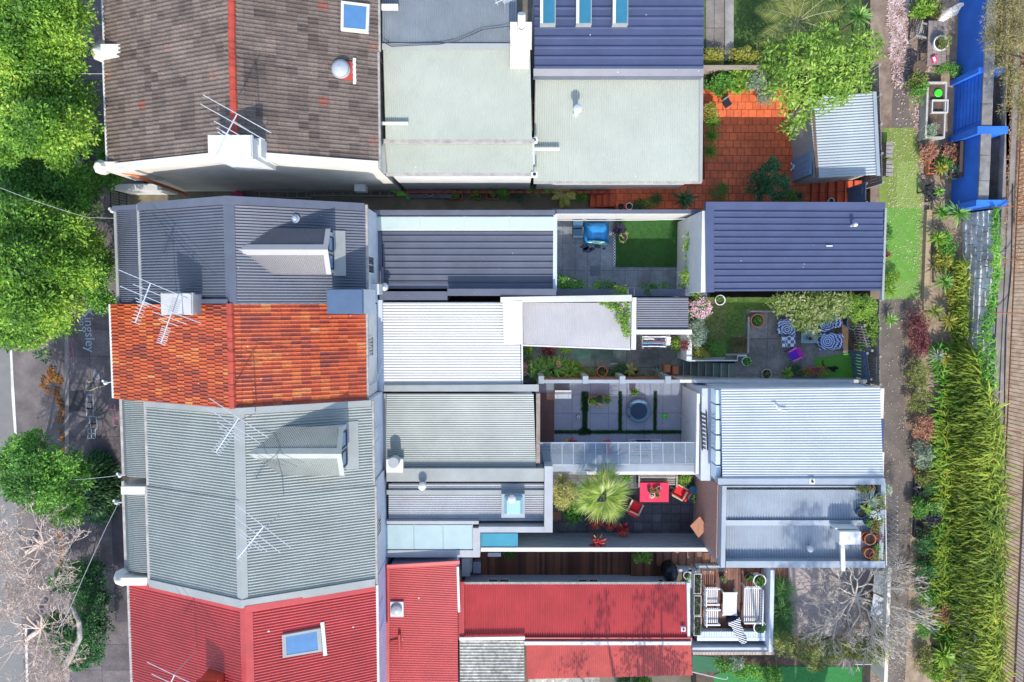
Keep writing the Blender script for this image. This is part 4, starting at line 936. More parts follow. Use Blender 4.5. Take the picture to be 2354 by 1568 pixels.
def trunk(root,base,tops,r=.14,m=None,name='trunk'):
    mb=MB(); base=Vector(base)
    for i,t in enumerate(tops):
        t=Vector(t); mid=base.lerp(t,.5)+Vector((rnd.uniform(-.2,.2),rnd.uniform(-.2,.2),0)); fork=base.lerp(t,.25); fork.x=base.x+(t.x-base.x)*.08; fork.y=base.y+(t.y-base.y)*.08
        mb.tube([base-Vector((0,0,.1)),fork,mid,t],[r,r*.75,r*.45,r*.12],7)
    return mb.build(name,m or M_bark,root)
def tree(name,label,ub,vb,zb,blobs,n,mleaf,L=.13,W=.06,cat='tree',group=None,clump=.4,r=.16,seed=1,crown='crown',per=45,shell=.55):
    """blobs: (u,v,z,r_px,rz)"""
    b=P(ub,vb,zb); R=thing(name,label,cat,b,group)
    B=[]
    for (u,v,z,rp,rz) in blobs:
        s=(HC-z)/FP; rx,ry=(rp if isinstance(rp,tuple) else (rp,rp)); B.append((tuple(P(u,v,z)),(rx*s,ry*s,rz)))
    npmesh(crown,cloud(B,n,L,W,clump,seed=seed,per=per,shell=shell),4,mleaf,R)
    trunk(R,b,[Vector(c)+Vector((0,0,rr[2]*.2)) for c,rr in B],r); return R
def bush(label,u,v,zb,rpx,h,n,mleaf,L=.08,W=.04,name='shrub',cat='shrub',group=None,seed=None,clump=.16,extra=None,per=30,r=.03):
    seed=seed or int(u*7+v); z=zb+h*.6; rx,ry=(rpx if isinstance(rpx,tuple) else (rpx,rpx)); s=(HC-z)/FP
    c=P(u,v,z); b=Vector((c.x,c.y,zb)); R=thing(name,label,cat,b,group)
    npmesh('foliage',cloud([(tuple(c-Vector((0,0,h*.15))),(rx*s*.85,ry*s*.85,h*.45))],n,L,W,clump,seed=seed,per=per,shell=.3),4,mleaf,R)
    trunk(R,b,[c,c+Vector((rx*s*.4,0,0)),c+Vector((-rx*s*.4,ry*s*.3,0))],r,name='stem')
    if extra: # flowers
        m2,n2,l2=extra; npmesh('flowers',cloud([(tuple(c),(rx*s*.85,ry*s*.85,h*.45))],n2,l2,l2*.8,clump*.8,seed=seed+5,per=12,shell=.8),4,m2,R)
    return R
def rosette(label,u,v,zb,rpx,h,m,n=40,W=.05,name='strappy_plant',cat='plant',group=None,seed=None,el=(.05,1.35),droop=.55,taper=(.55,1,.8,.05),stemm=None):
    seed=seed or int(u*3+v); z=zb+h; s=(HC-z)/FP; c=P(u,v,z); b=Vector((c.x,c.y,zb)); R=thing(name,label,cat,b,group)
    npmesh('leaves',rosetteV(c,n,rpx*s*1.12,W,seed,el,droop,3,taper),8,m,R)
    mb=MB(); mb.tube([b-Vector((0,0,.05)),c],[max(.03,W*.9),max(.02,W*.6)],7); mb.build('stem',stemm or M_bark,R); return R
def pot(label,u,v,zb,rpx,h,mpot,mleaf=None,nl=160,hl=.3,L=.07,W=.035,style='bush',name='potted_plant',cat='potted plant',group=None,sq=None,rl=None):
    zt=zb+h; s=(HC-zt)/FP; r=rpx*s; c=P(u,v,zt); b=Vector((c.x,c.y,zb)); R=thing(name,label,cat,b,group)
    mb=MB()
    if sq:
        a,d=sq; w=.025; mb.box(b.x-a/2,b.y-d/2,zb,b.x+a/2,b.y+d/2,zb+.04)
        mb.box(b.x-a/2,b.y-d/2,zb+.04,b.x-a/2+w,b.y+d/2,zt); mb.box(b.x+a/2-w,b.y-d/2,zb+.04,b.x+a/2,b.y+d/2,zt); mb.box(b.x-a/2+w,b.y-d/2,zb+.04,b.x+a/2-w,b.y-d/2+w,zt); mb.box(b.x-a/2+w,b.y+d/2-w,zb+.04,b.x+a/2-w,b.y+d/2,zt)
        mb.build('pot',mpot,R); mb=MB(); mb.box(b.x-a/2+w,b.y-d/2+w,zt-.1,b.x+a/2-w,b.y+d/2-w,zt-.05); mb.build('soil',M_potsoil,R)
        rr=(a*.45,d*.45)
    else:
        mb.lathe([(r*.7,0),(r*.94,h-.05),(r,h-.05),(r,h),(r*.86,h),(r*.82,h-.06)],b,22); mb.build('pot',mpot,R,smooth=False)
        mb=MB(); mb.lathe([(r*.8,h-.12),(r*.83,h-.06),(0,h-.055)],b,18); mb.build('soil',M_potsoil,R); rr=(r*.8,r*.8)
    if mleaf:
        rl=rl or 1.0; sd=int(u*5+v)
        if style=='bush': npmesh('foliage',cloud([((c.x,c.y,zt+hl*.35),(rr[0]*rl,rr[1]*rl,hl*.5))],nl,L,W,.09,seed=sd,per=18,shell=.2),4,mleaf,R)
        else: npmesh('leaves',rosetteV((c.x,c.y,zt-.04),nl,hl,W,sd,(.15,1.4),.9),8,mleaf,R)
    return R
def bare_tree(name,label,u,v,zb,ztop,rpx,m,seed=1,n0=6,depth=6,r0=.10,thick=.011,lean=None,group=None,cat='tree',spread=.55,taper_r=.68):
    R_=random.Random(seed); b=P(u,v,zb) if lean is None else lean; c=P(u,v,ztop-1.2); R=thing(name,label,cat,b,group); s=(HC-ztop)/FP
    mb=MB(); reach=rpx*s
    def grow(p,d,L,r,k):
        d=d.normalized(); q=p+d*L; mid=p.lerp(q,.5)+Vector((R_.gauss(0,.06),R_.gauss(0,.06),R_.gauss(0,.03)))*L
        n=5 if r>.03 else (4 if r>.014 else 3)
        mb.tube([p,mid,q],[r,r*.85,r*taper_r if k else r*.4],n,cap=(k==0))
        if k==0: return
        for i in range(R_.choice([2,2,3])):
            dd=(d+Vector((R_.gauss(0,spread),R_.gauss(0,spread),R_.gauss(.06,spread*.5)))).normalized()
            grow(q,dd,L*R_.uniform(.68,.9),max(thick*.7,r*taper_r),k-1)
    fork=c-Vector((0,0,1.0)); t=MB(); t.tube([Vector(b)-Vector((0,0,.1)),Vector(b).lerp(fork,.5)+Vector((.15,.1,0)),fork],[r0*1.6,r0*1.25,r0],9); t.build('trunk',m,R)
    Lsum=sum(.79**k for k in range(depth+1))
    for i in range(n0):
        a=2*math.pi*(i+R_.uniform(-.3,.3))/n0; grow(fork,Vector((math.cos(a),math.sin(a),R_.uniform(.15,.8))),reach/Lsum*R_.uniform(.9,1.15),r0*.62,depth)
    mb.build('crown',m,R); return R
# ------------------------------------------------------------------ street trees and front planting
tree('street_tree','broad yellow-green street tree at the top left beside the brown tiled roof',80,70,0,[(70,40,7,(95,60),1.3),(140,80,6.5,60,1.1),(40,110,7,(70,50),1.2),(120,150,6.2,62,1.2),(165,30,6.4,40,1.0),(60,180,6.3,(70,30),1.1)],30000,G_tree,.15,.07,seed=1,group='leafy street trees along the road')
tree('street_tree','leafy street tree with yellowish tips level with the rusty alley downpipe',90,270,0,[(60,240,6,(72,45),1.2),(150,220,5.6,58,1.1),(160,290,6.2,(50,44),1.1),(90,300,7,(80,45),1.2),(30,330,6,(50,40),1.1),(140,340,5.6,48,1.0)],26000,G_tree,.15,.07,seed=2,group='leafy street trees along the road')
tree('street_tree','darker deep green street tree below the power line',60,420,0,[(50,400,4.5,(70,45),1.1),(130,430,4.6,(75,45),1.1),(40,470,5.2,(55,45),1.1),(190,430,3.6,(45,32),.8),(170,480,4.6,45,1.0)],22000,G_mid,.15,.07,seed=3,group='leafy street trees along the road')
tree('street_tree','largest street tree, its crown ending above the chalked footpath',80,620,0,[(60,520,6.5,(85,50),1.3),(150,540,6,(55,50),1.1),(60,610,7.2,(85,60),1.4),(160,620,6.2,(56,48),1.1),(60,700,7,(80,50),1.3),(130,710,6,(50,45),1.1),(60,760,6,(55,32),1.0),(190,555,5,35,.8)],42000,G_tree,.15,.07,seed=4,group='leafy street trees along the road')
tree('shrub','front garden shrub against the navy verandah edge',228,620,0,[(222,600,2.4,32,.8),(240,640,2.6,(26,30),.8),(232,690,2.2,(28,20),.6),(195,640,2.8,(30,30),.8)],9000,G_mid,.12,.06,'shrub',seed=5,clump=.28,r=.06)
tree('shrub','pale leafed creeper at the foot of the rusty downpipe',240,395,0,[(238,345,2,(14,45),.5),(255,412,2,(22,14),.5),(225,400,2,(24,20),.5)],3500,G_mid,.12,.07,'shrub',seed=6,clump=.2,r=.04)
npmesh('ground_cover',cloud([(tuple(P(60,300,.6)),(2.6,7.0,.5)),(tuple(P(110,420,.6)),(2.2,3,.5)),(tuple(P(70,620,.6)),(2.4,4.5,.5)),(tuple(P(165,330,.5)),(1.0,3.0,.4))],14000,.16,.08,.3,seed=9),4,G_dark,kind='stuff',label='dark undergrowth beneath the street trees',cat='undergrowth')
mb=MB(); 
for a,b in (((150,690),(212,690)),((212,690),(212,640)),((150,690),(150,560))):
    p,q=P(*a,.3),P(*b,.3); mb.bar((p.x,p.y,.15),(q.x,q.y,.15),.12,.32)
mb.build('garden_edging',mat("old_brick_edging",(.22,.12,.09),.9,.3,6),label='low old brick edging of the front garden by the chalk writing',cat='edging')
tree('street_tree','loose bright green sapling canopy between bare tree and dark strappy bush',95,1110,0,[(60,1030,4.2,(36,26),.7),(95,1070,4.8,(52,42),.9),(150,1060,4.6,(40,36),.8),(60,1110,4.6,(48,36),.8),(120,1130,5,(56,44),.9),(170,1110,4.4,(36,40),.8),(90,1008,4,(18,16),.4),(160,1170,4.2,(36,32),.7),(25,1070,4,(26,30),.6)],20000,G_mid,.14,.06,seed=8,clump=.3)
# strappy dark bush
def strap_bush(label,u,v,rx,ry,h,n,m,seed,L=.55,W=.06,zb=0,name='strappy_bush',cat='bush',kind=None,el=(.2,1.2),droop=1.0):
    R=np.random.RandomState(seed); c=P(u,v,zb+h*.5); s=(HC-zb-h)/FP; b=Vector((c.x,c.y,zb)); T=thing(name,label,cat,b)
    a=R.rand(n)*6.283; q=np.sqrt(R.rand(n)); base=np.stack([c.x+np.cos(a)*q*rx*s,c.y+np.sin(a)*q*ry*s,zb+h*(1-q**2)*(.5+.5*R.rand(n))],1)
    V=blades(base,a+R.normal(size=n)*.9,R.uniform(el[0],el[1],n),L*R.uniform(.6,1.2,n),W*R.uniform(.7,1.3,n),droop*R.uniform(.5,1.4,n),3)
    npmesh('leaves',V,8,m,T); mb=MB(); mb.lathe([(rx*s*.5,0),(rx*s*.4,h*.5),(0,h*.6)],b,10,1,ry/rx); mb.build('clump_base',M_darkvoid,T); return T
strap_bush('dark glossy strap-leaved bush at the footpath edge below the chalk squares',208,1128,42,82,1.7,2600,G_dark,3,.42,.075)
tree('hedge','dense deep green front hedge beside the bare tree',205,1400,0,[(190,1310,1.8,(44,30),.9),(220,1340,1.9,(34,46),.9),(215,1400,2,(36,50),1.0),(165,1470,1.8,(52,46),.9),(215,1450,1.9,(38,50),.9),(190,1500,1.6,(50,28),.8),(155,1330,1.2,(30,24),.6),(135,1440,1.3,(30,36),.6)],26000,G_hedge,.11,.05,'hedge',seed=12,clump=.25,r=.07,crown='foliage')
bare_tree('bare_tree','large leafless pale twiggy tree over the road at bottom left',60,1270,0,6.6,160,M_twig,3,10,7,.08,.013)
bare_tree('bare_tree','leafless tree with curved branch beside the hedge at bottom left corner',60,1470,0,6.2,160,M_twig,8,10,7,.08,.013)
mb=MB(); mb.tube([P(166,1395,4.2),P(182,1430,4.3),P(184,1465,4.2),P(166,1500,4.0),P(150,1530,3.4)],[.06,.1,.12,.14,.15],9); 
mb.build('branch',M_twig2,label='thick curved bare limb arching over the green hedge',cat='branch')
npmesh('leaf_litter',cloud([(tuple(P(124,860,-.1)),(.28,.8,.02)),(tuple(P(118,880,-.1)),(.5,.5,.02)),(tuple(P(142,985,-.08)),(.28,2.2,.02)),(tuple(P(140,1260,-.08)),(.3,1.4,.02))],2600,.09,.05,.12,seed=21,flat=.1),4,leafmat("amber_fallen_leaves",[(.18,.06,.015),(.32,.13,.03),(.45,.24,.08)],.8,.1,3),kind='stuff',label='drift of amber fallen leaves in the gutter',cat='leaf litter')
# ------------------------------------------------------------------ top right garden
tree('frangipani_tree','lime green frangipani spreading over the orange pavers and shed roof corner',1850,180,TER,[(1790,140,3.6,(38,34),.5),(1840,120,4.0,(40,30),.5),(1800,200,4.2,(40,40),.5),(1850,190,4.4,(46,42),.5),(1900,150,4.2,(46,34),.5),(1950,150,3.8,(46,34),.5),(1985,110,3.6,(34,34),.5),(1900,215,4.2,(44,36),.5),(1830,255,3.8,(36,30),.4),(1960,190,3.8,(34,24),.4),(1815,290,3.2,(18,26),.3),(1890,90,3.6,(34,24),.4)],4600,G_lime,.20,.075,seed=31,clump=.24,per=9,r=.12,shell=.75)
npmesh('lawn_grass',blades(np.stack([NR.uniform(P(1690,0,TER).x,P(2010,0,TER).x,16000),NR.uniform(P(0,205,TER).y,P(0,-80,TER).y,16000),np.full(16000,TER)],1),NR.rand(16000)*6.28,NR.uniform(.4,1.3,16000),NR.uniform(.04,.11,16000),np.full(16000,.014),NR.rand(16000),1,(1,.2)),4,G_grass,kind='stuff',label='dark shaded lawn grass in the top right garden',cat='grass')
def feather_palm(label,u,v,zb,h,rpx,nf,m,seed,name='palm',start=0,arc=6.28):
    R=np.random.RandomState(seed); z=zb+h; s=(HC-z)/FP; c=P(u,v,z); b=Vector((c.x,c.y,zb)); T=thing(name,label,'palm',b); Lf=rpx*s
    V=[]; rb=MB()
    for i in range(nf):
        a=start+arc*(i+R.rand()*.6)/nf; e=R.uniform(.35,1.0); seg=14; p=np.array(c); pp=[p.copy()]
        for k in range(seg):
            ee=e-1.35*(k/seg); p=p+np.array([math.cos(a)*math.cos(ee),math.sin(a)*math.cos(ee),math.sin(ee)])*Lf*1.12/seg; pp.append(p.copy())
        rb.tube([Vector(q) for q in pp[::3]],.012,3,cap=False)
        for k in range(1,seg+1):
            for sgn in (-1,1):
                for f in (0,.5):
                    q=pp[k]*(1-f)+pp[k-1]*f; ll=Lf*.34*math.sin(math.pi*(.12+.8*k/seg)); V.append((q,a+sgn*.95,.15,ll))
    q=np.array([v_[0] for v_ in V]); a=np.array([v_[1] for v_ in V]); l=np.array([v_[3] for v_ in V])
    npmesh('fronds',blades(q,a,np.full(len(a),.15),l,np.full(len(a),.035),np.full(len(a),.9),2,(.7,1,.1)),6,m,T)
    rb.build('rib',M_twig2,T); mb=MB(); mb.tube([b-Vector((0,0,.1)),c],[.1,.08],8); mb.build('trunk',M_bark,T); return T
feather_palm('arching golden cane palm with feathery fronds over the shaded lawn',1830,50,TER,2.6,92,11,G_olive,3)
feather_palm('second feathery cane palm below it beside the frangipani crown',1835,108,TER,2.0,70,9,G_yucca,5)
rosette('large spiky yucca with white flower tips at the top edge by the lane',1972,40,TER,34,1.8,G_yucca,60,.07,'yucca')
rosette('smaller spiky cordyline left of the large yucca',1925,30,TER,30,1.4,G_olive,50,.05,'yucca')
for i,(u,v,rp,h,m,lab,L) in enumerate([(1660,192,(40,22),.9,G_mid,'glossy leafed bed shrub against the pale roofed house',.16),(1705,180,(30,26),.8,G_lime,'broad leafed lime shrub in the yard bed',.26),(1735,185,(30,28),.9,G_sage,'pale grey-green shrub above the orange pavers',.09),(1640,130,(26,20),.7,G_yell,'yellowish shrub at the end of the garden path',.09),(1710,130,(40,20),.8,G_yell,'long yellow-green shrub on the garden wall',.09),(1632,255,(16,24),.7,G_yell,'small variegated shrub on the edge of the pavers',.08),(1758,222,(22,24),.7,G_sage,'dusty silver shrub beside the frangipani',.07),(1870,255,(16,12),.5,G_mid,'low shrub tucked behind the shed corner',.1)]):
    bush(lab,u,v,TER,rp,h,1300,m,L,L*.5)
for u,v,l in ((1636,285,'clump of grassy leaves upper one by the house corner'),(1633,315,'clump of grassy leaves middle one by the house corner'),(1630,350,'broad green clump lowest by the house corner')): rosette(l,u,v,TER,26,.25,G_mid,60,.03,'grass_clump')
tree('citrus_tree','small dark citrus tree with yellow fruit in front of the navy garage',1765,425,TER,[(1760,405,2.4,(30,24),.5),(1780,430,2.6,(34,26),.6),(1745,435,2.2,(28,22),.5),(1768,385,2.3,(16,18),.4)],5200,G_dark,.10,.05,seed=33,clump=.16,r=.05)
bush('mixed low shrub beside the citrus tree at garage edge',1815,452,TER,(18,14),.6,700,G_mid)
rosette('dark spiky clump between citrus tree and orange steps',1835,452,TER,18,.2,G_dark,40,.03,'grass_clump')
bush('brown tangled shrub by the house corner steps',1650,447,TER,(26,22),.8,900,G_olive,.07,.03); bush('green ball shrub left of citrus tree',1660,436,TER,(12,14),.7,700,G_mid,.06,.03)
# garden bed between alley and orange yard
rosette('big strap leafed plant with dark glossy leaves by orange paving',1572,459,TER,30,.4,G_dark,22,.13,'strappy_plant')
bush('round green shrub on the orange terrace above the courtyard wall',1508,457,TER,(14,13),.6,900,G_hedge,.05,.025); bush('brownish pot shrub left of the round green shrub',1487,466,TER,(22,12),.5,700,G_olive); bush('trailing dark shrub at the far left of the terrace bed',1465,474,TER,(16,8),.4,400,G_dark)
# alley plants
for i,(u,v,m,h,l) in enumerate([(1218,438,G_yucca,.5,'leftmost of three spiky yuccas in the mossy alley'),(1236,442,G_yucca,.4,'middle one of three spiky yuccas in the mossy alley'),(1257,438,G_yucca,.6,'rightmost of three spiky yuccas in the mossy alley')]): rosette(l,u,v,0,13,h,m,34,.045,'yucca')
feather_palm('yellow-green tree fern in the alley before the orange steps',1294,447,0,.6,28,9,G_yell,9,'fern')
bush('leafy green shrub in a square pot in the alley',1155,444,0,(16,14),.9,900,G_mid,.09,.05); bush('small green shrub right of the tree fern by the alley steps',1335,450,0,(16,14),.7,800,G_mid,.07,.04); bush('scraggly shrub left of the alley yuccas',1195,450,0,(14,12),.7,350,G_dark,.07,.03)
# ------------------------------------------------------------------ lane planting and embankment
def yx(u,v,z): return P(u,v,z)
for i,(u,v,rp,W,m,h,l) in enumerate([(2200,490,33,.07,G_yucca,.8,'big bright spiky agave below the blue wall'),(2161,487,27,.06,G_mid,.6,'green spiky agave left of the bright one by the timber sleeper'),(2167,647,29,.06,G_yucca,.7,'spiky yucca midway along the timber sleeper bed'),(2145,716,26,.05,G_olive,.7,'olive yucca at the lower end of the timber sleeper'),(2178,738,24,.06,G_yell,.6,'yellow-green yucca beside the stone wall foot'),(2152,548,24,.07,G_lime,.5,'variegated lime rosette plant beside the sleeper'),(2153,818,22,.045,G_sage,.5,'grey-green rosette above the yellow bromeliad'),(2172,822,20,.11,G_yell,.5,'yellow bromeliad rosette by the ferns'),(2157,441,13,.06,G_yucca,.6,'small green agave behind the black folding chair'),(2163,388,18,.06,G_yell,.6,'yellowish rosette on the succulent shelf edge')]):
    rosette(l,u,v,1.55,rp,h,m,46,W,'yucca' if W<.1 else 'bromeliad')
rosette('large pale green agave attenuata at the lower right near the lane',2168,1507,1.55,34,.8,G_lime,44,.14,'agave',el=(.1,1.2),droop=.7); rosette('smaller agave above the large pale one',2185,1470,1.55,22,.7,G_mid,30,.10,'agave')
bl=[(2120,1300,14,G_mid,.09,'x'),]
items=[(2122,20,(24,22),G_lime,.18,'broad leafed lime plant beside the plank table top'),(2147,20,(16,26),G_olive,.08,'brownish pot shrub behind the plank table'),(2112,185,(18,26),G_olive,.09,'olive shrub below the kettle barbecue'),(2110,205,(22,40),G_mid,.08,'green shrub beside the white framed planter'),(2180,160,(50,16),G_mid,.08,'leafy vine shrub trailing over the top of the blue wall'),(2140,300,(16,20),G_sage,.06,'silvery blue bush at planter lower corner'),(2138,350,(20,22),G_coral,.09,'reddish succulent clump beside the terracotta boxes'),(2188,355,(30,30),G_coral,.09,'pinkish succulents crowding the wall shelf'),(2200,395,(24,18),G_sage,.09,'pale green succulents on the lower wall shelf'),(2170,375,(18,20),G_mid,.08,'green succulent clump left side of the shelf')]
for u,v,rp,m,L,l in items: bush(l,u,v,1.5,rp,.8,1100,m,L,L*.5)
items=[(2108,745,(30,40),G_purp,.08,'burgundy leafed shrub at the upper lane edge'),(2112,790,(28,36),G_purp,.08,'burgundy and pale shrub by the lane bend'),(2165,600,(20,26),G_yell,.09,'feathery yellow-green shrub against the stone wall'),(2175,570,(22,40),G_fern2,.09,'tall yellow-green feathery bush below the agaves'),(2190,660,(14,50),G_yell,.08,'sprawling yellow shrub at stone wall foot'),(2110,860,(32,40),G_olive,.08,'mixed olive shrub at the lane edge by the fern bank'),(2112,920,(32,36),G_olive,.08,'speckled shrub with pink tips at the lane bend'),(2125,985,(28,34),G_coral,.09,'coral pink flowering shrub on the lane bend'),(2122,1050,(26,36),G_sage,.08,'grey-green shrub below the coral one'),(2130,1100,(22,24),G_olive,.07,'small yellow-green shrub by the terracotta pot on the lane'),(2140,1120,(24,20),G_hedge,.06,'fine leafed green bush beside the white crates'),(2112,1170,(18,24),G_mid,.09,'green bush above the black trough planter'),(2145,1185,(26,26),G_blackleaf,.09,'near-black leafed shrub among the lane bushes'),(2140,1165,(20,14),G_yucca,.12,'spiky green clump beside the black leafed shrub'),(2130,1250,(28,34),G_hedge,.08,'deep green shrub beside the black trough planter'),(2128,1310,(28,34),G_hedge,.09,'deep green shrub beside bare frangipani twigs'),(2130,1370,(26,34),G_mid,.08,'bright green shrub at the lane edge under twigs'),(2120,1440,(20,46),G_mid,.07,'narrow trailing green shrub along lower lane'),(2165,1410,(22,24),G_coral,.09,'orange-pink shrub beside the purple one'),(2192,1420,(30,26),leafmat("mauve_foliage",[(.12,.06,.14),(.28,.17,.30),(.38,.28,.40),(.30,.34,.38)],.6,.2,2),.08,'mauve purple shrub in the fern bank'),(2150,1545,(22,20),G_lime,.1,'lime foliage clump at the bottom lane edge'),(2125,1520,(18,40),G_olive,.08,'dull green shrub at the bottom of the lane')]
for u,v,rp,m,L,l in items: bush(l,u,v,1.45,rp,.9,1500,m,L,L*.5)
# sword ferns covering the bank
def fern_field(name,lab,n,fu,m,seed,L=(.35,.8),W=.055):
    R=np.random.RandomState(seed); base=[];az=[];el=[]
    while len(base)<n:
        v=R.uniform(fu[0],fu[1]); t=R.rand()
        lo=np.interp(v,fu[2],fu[3]); hi=np.interp(v,fu[2],fu[4]); u=lo+(hi-lo)*t
        # height of the bank under this view point
        k=(u-2140)/(2300-2140); z=1.6+2.0*max(0,min(1,(k-.35)/.5)) if u>2140 else 1.5
        z+=R.uniform(.05,.45); p=P(u,v,z); base.append(tuple(p)); az.append(math.pi+R.normal()*.9 if R.rand()<.75 else R.rand()*6.28); el.append(R.uniform(.1,1.1))
    V=blades(base,np.array(az),np.array(el),R.uniform(L[0],L[1],n),np.full(n,W)*R.uniform(.7,1.3,n),R.uniform(.4,1.5,n),4,(.5,1,1,.8,.15))
    return npmesh(name,V,10,m,kind='stuff',label=lab,cat='ferns')
vv=[800,880,950,1000,1100,1300,1450,1568,1640]
fern_field('sword_ferns','yellow-green sword ferns covering the long bank below the railing',15000,(820,1640,vv,[2215,2190,2170,2160,2155,2150,2165,2180,2180],[2240,2262,2290,2305,2308,2308,2310,2306,2306]),G_fern,5)
fern_field('fresh_ferns','fresh green fern patches among the yellow ones',2600,(790,1480,[780,840,880,950,1200,1330,1480],[2150,2140,2160,2150,2150,2150,2160],[2200,2220,2250,2230,2180,2230,2210]),G_fern2,6,(.3,.6))
fern_field('wall_ferns','thin yellow fern strip growing at the foot of the old stone wall',1600,(600,900,[600,700,900],[2195,2190,2195],[2222,2226,2232]),G_fern,7,(.2,.45),.05)
fern_field('wall_weeds','green weeds sprouting on the old stone wall',1100,(480,900,[480,640,760,800,900],[2285,2285,2255,2250,2250],[2296,2300,2280,2290,2295]),G_fern2,8,(.15,.35),.04)
# leaf litter on lane and upper beds
def litter(name,lab,n,rects,m,seed,L=.07,W=.03,z=LANE+.03):
    R=np.random.RandomState(seed); out=[]
    tot=sum((r[2]-r[0])*(r[3]-r[1])*r[4] for r in rects)
    for (a,b,c,d,w) in rects:
        k=int(n*(c-a)*(d-b)*w/tot); u=R.uniform(a,c,k); v=R.uniform(b,d,k); zz=z if not callable(z) else None
        s=(HC-z)/FP; p=np.stack([(u-CX)*s,np.array([P(0,q,z).y for q in v]),np.full(k,z)+R.rand(k)*.02],1)
        a_=R.rand(k)*6.28; D=np.stack([np.cos(a_),np.sin(a_),R.normal(size=k)*.2],1); U=np.stack([R.normal(size=k)*.3,R.normal(size=k)*.3,np.ones(k)],1)
        out.append(leafV(p,unit(D),U,L*R.uniform(.5,1.4,k),W*R.uniform(.6,1.4,k)))
    return npmesh(name,np.concatenate(out),4,m,kind='stuff',label=lab,cat='leaf litter')
litter('fallen_leaves','pale pinkish fallen leaves heaped along the upper lane',4200,[(2016,-20,2062,60,3.2),(2024,60,2060,140,3),(2030,140,2056,200,1.5),(2096,20,2130,120,.8),(2086,150,2120,300,1.6),(2040,0,2100,290,.12)],leafmat("pink_fallen_leaves",[(.20,.12,.10),(.42,.28,.25),(.60,.46,.43),(.75,.65,.62)],.8,.1,3),41,.11,.05)
litter('fallen_leaves','small dry leaves scattered over the green turf strip',1700,[(2030,294,2125,480,.8),(2030,480,2125,690,.45),(2095,480,2130,690,.8),(2100,300,2130,480,1.6)],leafmat("straw_fallen_leaves",[(.35,.27,.16),(.55,.46,.32),(.70,.62,.50)],.8,.1,3),42,.085,.028,LANE+.035)
litter('fallen_leaves','sparse dry leaves scattered on the lower lane concrete',900,[(2030,690,2110,1568,.5),(2030,1440,2110,1568,1.5)],MC["straw_fallen_leaves"],43,.06,.03)
litter('fallen_leaves','brown dry leaves drifted behind the rusty railing',6000,[(2300,0,2360,520,1),(2300,500,2360,620,.35)],leafmat("brown_fallen_leaves",[(.22,.10,.05),(.42,.24,.13),(.58,.42,.28)],.8,.1,3),44,.09,.035,3.63)
tree('she_oak_tree','dry brownish needle-leaved tree overhanging the top right railing',2370,150,3.5,[(2300,30,5.2,(34,26),.5),(2330,80,5.6,(34,40),.5),(2300,110,5.0,(26,34),.4),(2320,170,5.4,(30,30),.4),(2345,20,5.8,(30,30),.5),(2335,240,5.2,(30,26),.4),(2350,300,5.2,(20,24),.4),(2275,90,4.8,(22,22),.3)],9000,G_casu,.16,.02,seed=51,clump=.28,r=.07,per=30,shell=.4)
# ------------------------------------------------------------------ aerials
def pxbar(mb,a,b,z,w): mb.bar(P(a[0],a[1],z),P(b[0],b[1],z),w)
def aerial(label,mast,zb,z,boom,els,nd=7):
    """mast (u,v) seen at height z, boom two view points, els: (t, half_px)"""
    p=P(mast[0],mast[1],z); R=thing('television_aerial',label,'aerial',(p.x,p.y,zb),'roof television aerials')
    mb=MB(); mb.tube([(p.x,p.y,zb),(p.x,p.y,z)],.022,6); mb.build('mast',M_galv,R)
    a=P(*boom[0],z); b=P(*boom[1],z); mb=MB(); mb.bar(a,b,.03); mb.build('boom',M_alu,R)
    d=(b-a); L=d.length; d=d.normalized(); n=Vector((-d.y,d.x,0)); s=(HC-z)/FP; mb=MB()
    for t,h in els: c=a+d*L*t; mb.tube([c-n*h*s,c+n*h*s],.014,5)
    for k in range(nd): c=a+d*L*(.5+.5*k/(nd-1)); mb.tube([c-n*.17,c+n*.17],.011,4)
    mb.build('elements',M_alu,R); return R
aerial('aerial above the white chimney on brown tiled roof',(535,277),8.0,10.6,((545,262),(496,356)),[(.0,87),(.2,82),(.38,38),(.48,26),(.55,20)])
aerial('aerial with long rods crossing the navy verandah edge',(338,670),6.3,9.3,((346,651),(311,742)),[(0,78),(.18,36),(.34,62),(.46,20),(.52,16)])
aerial('aerial over the orange tiled roof below the pale chimney',(393,724),8.2,9.6,((395,716),(370,790)),[(.03,72),(.2,42),(.34,24)],9)
aerial('aerial on the grey roof just under the orange tiles',(537,973),8.2,10.2,((549,961),(496,1040)),[(0,82),(.22,72),(.36,36),(.44,30)])
aerial('aerial midway down the large grey roof ridge',(600,1222),8.2,10.2,((606,1210),(546,1284)),[(0,80),(.25,72),(.42,44),(.5,32)])
aerial('aerial half out of frame at the bottom of the red roof',(399,1553),7.0,9.2,((401,1552),(372,1612)),[(0,72),(.3,50)],5)
aerial('small white aerial at the top edge of grey roof',(1160,2),5.9,7.0,((1138,8),(1172,-8)),[(.1,6),(.9,7)],8)
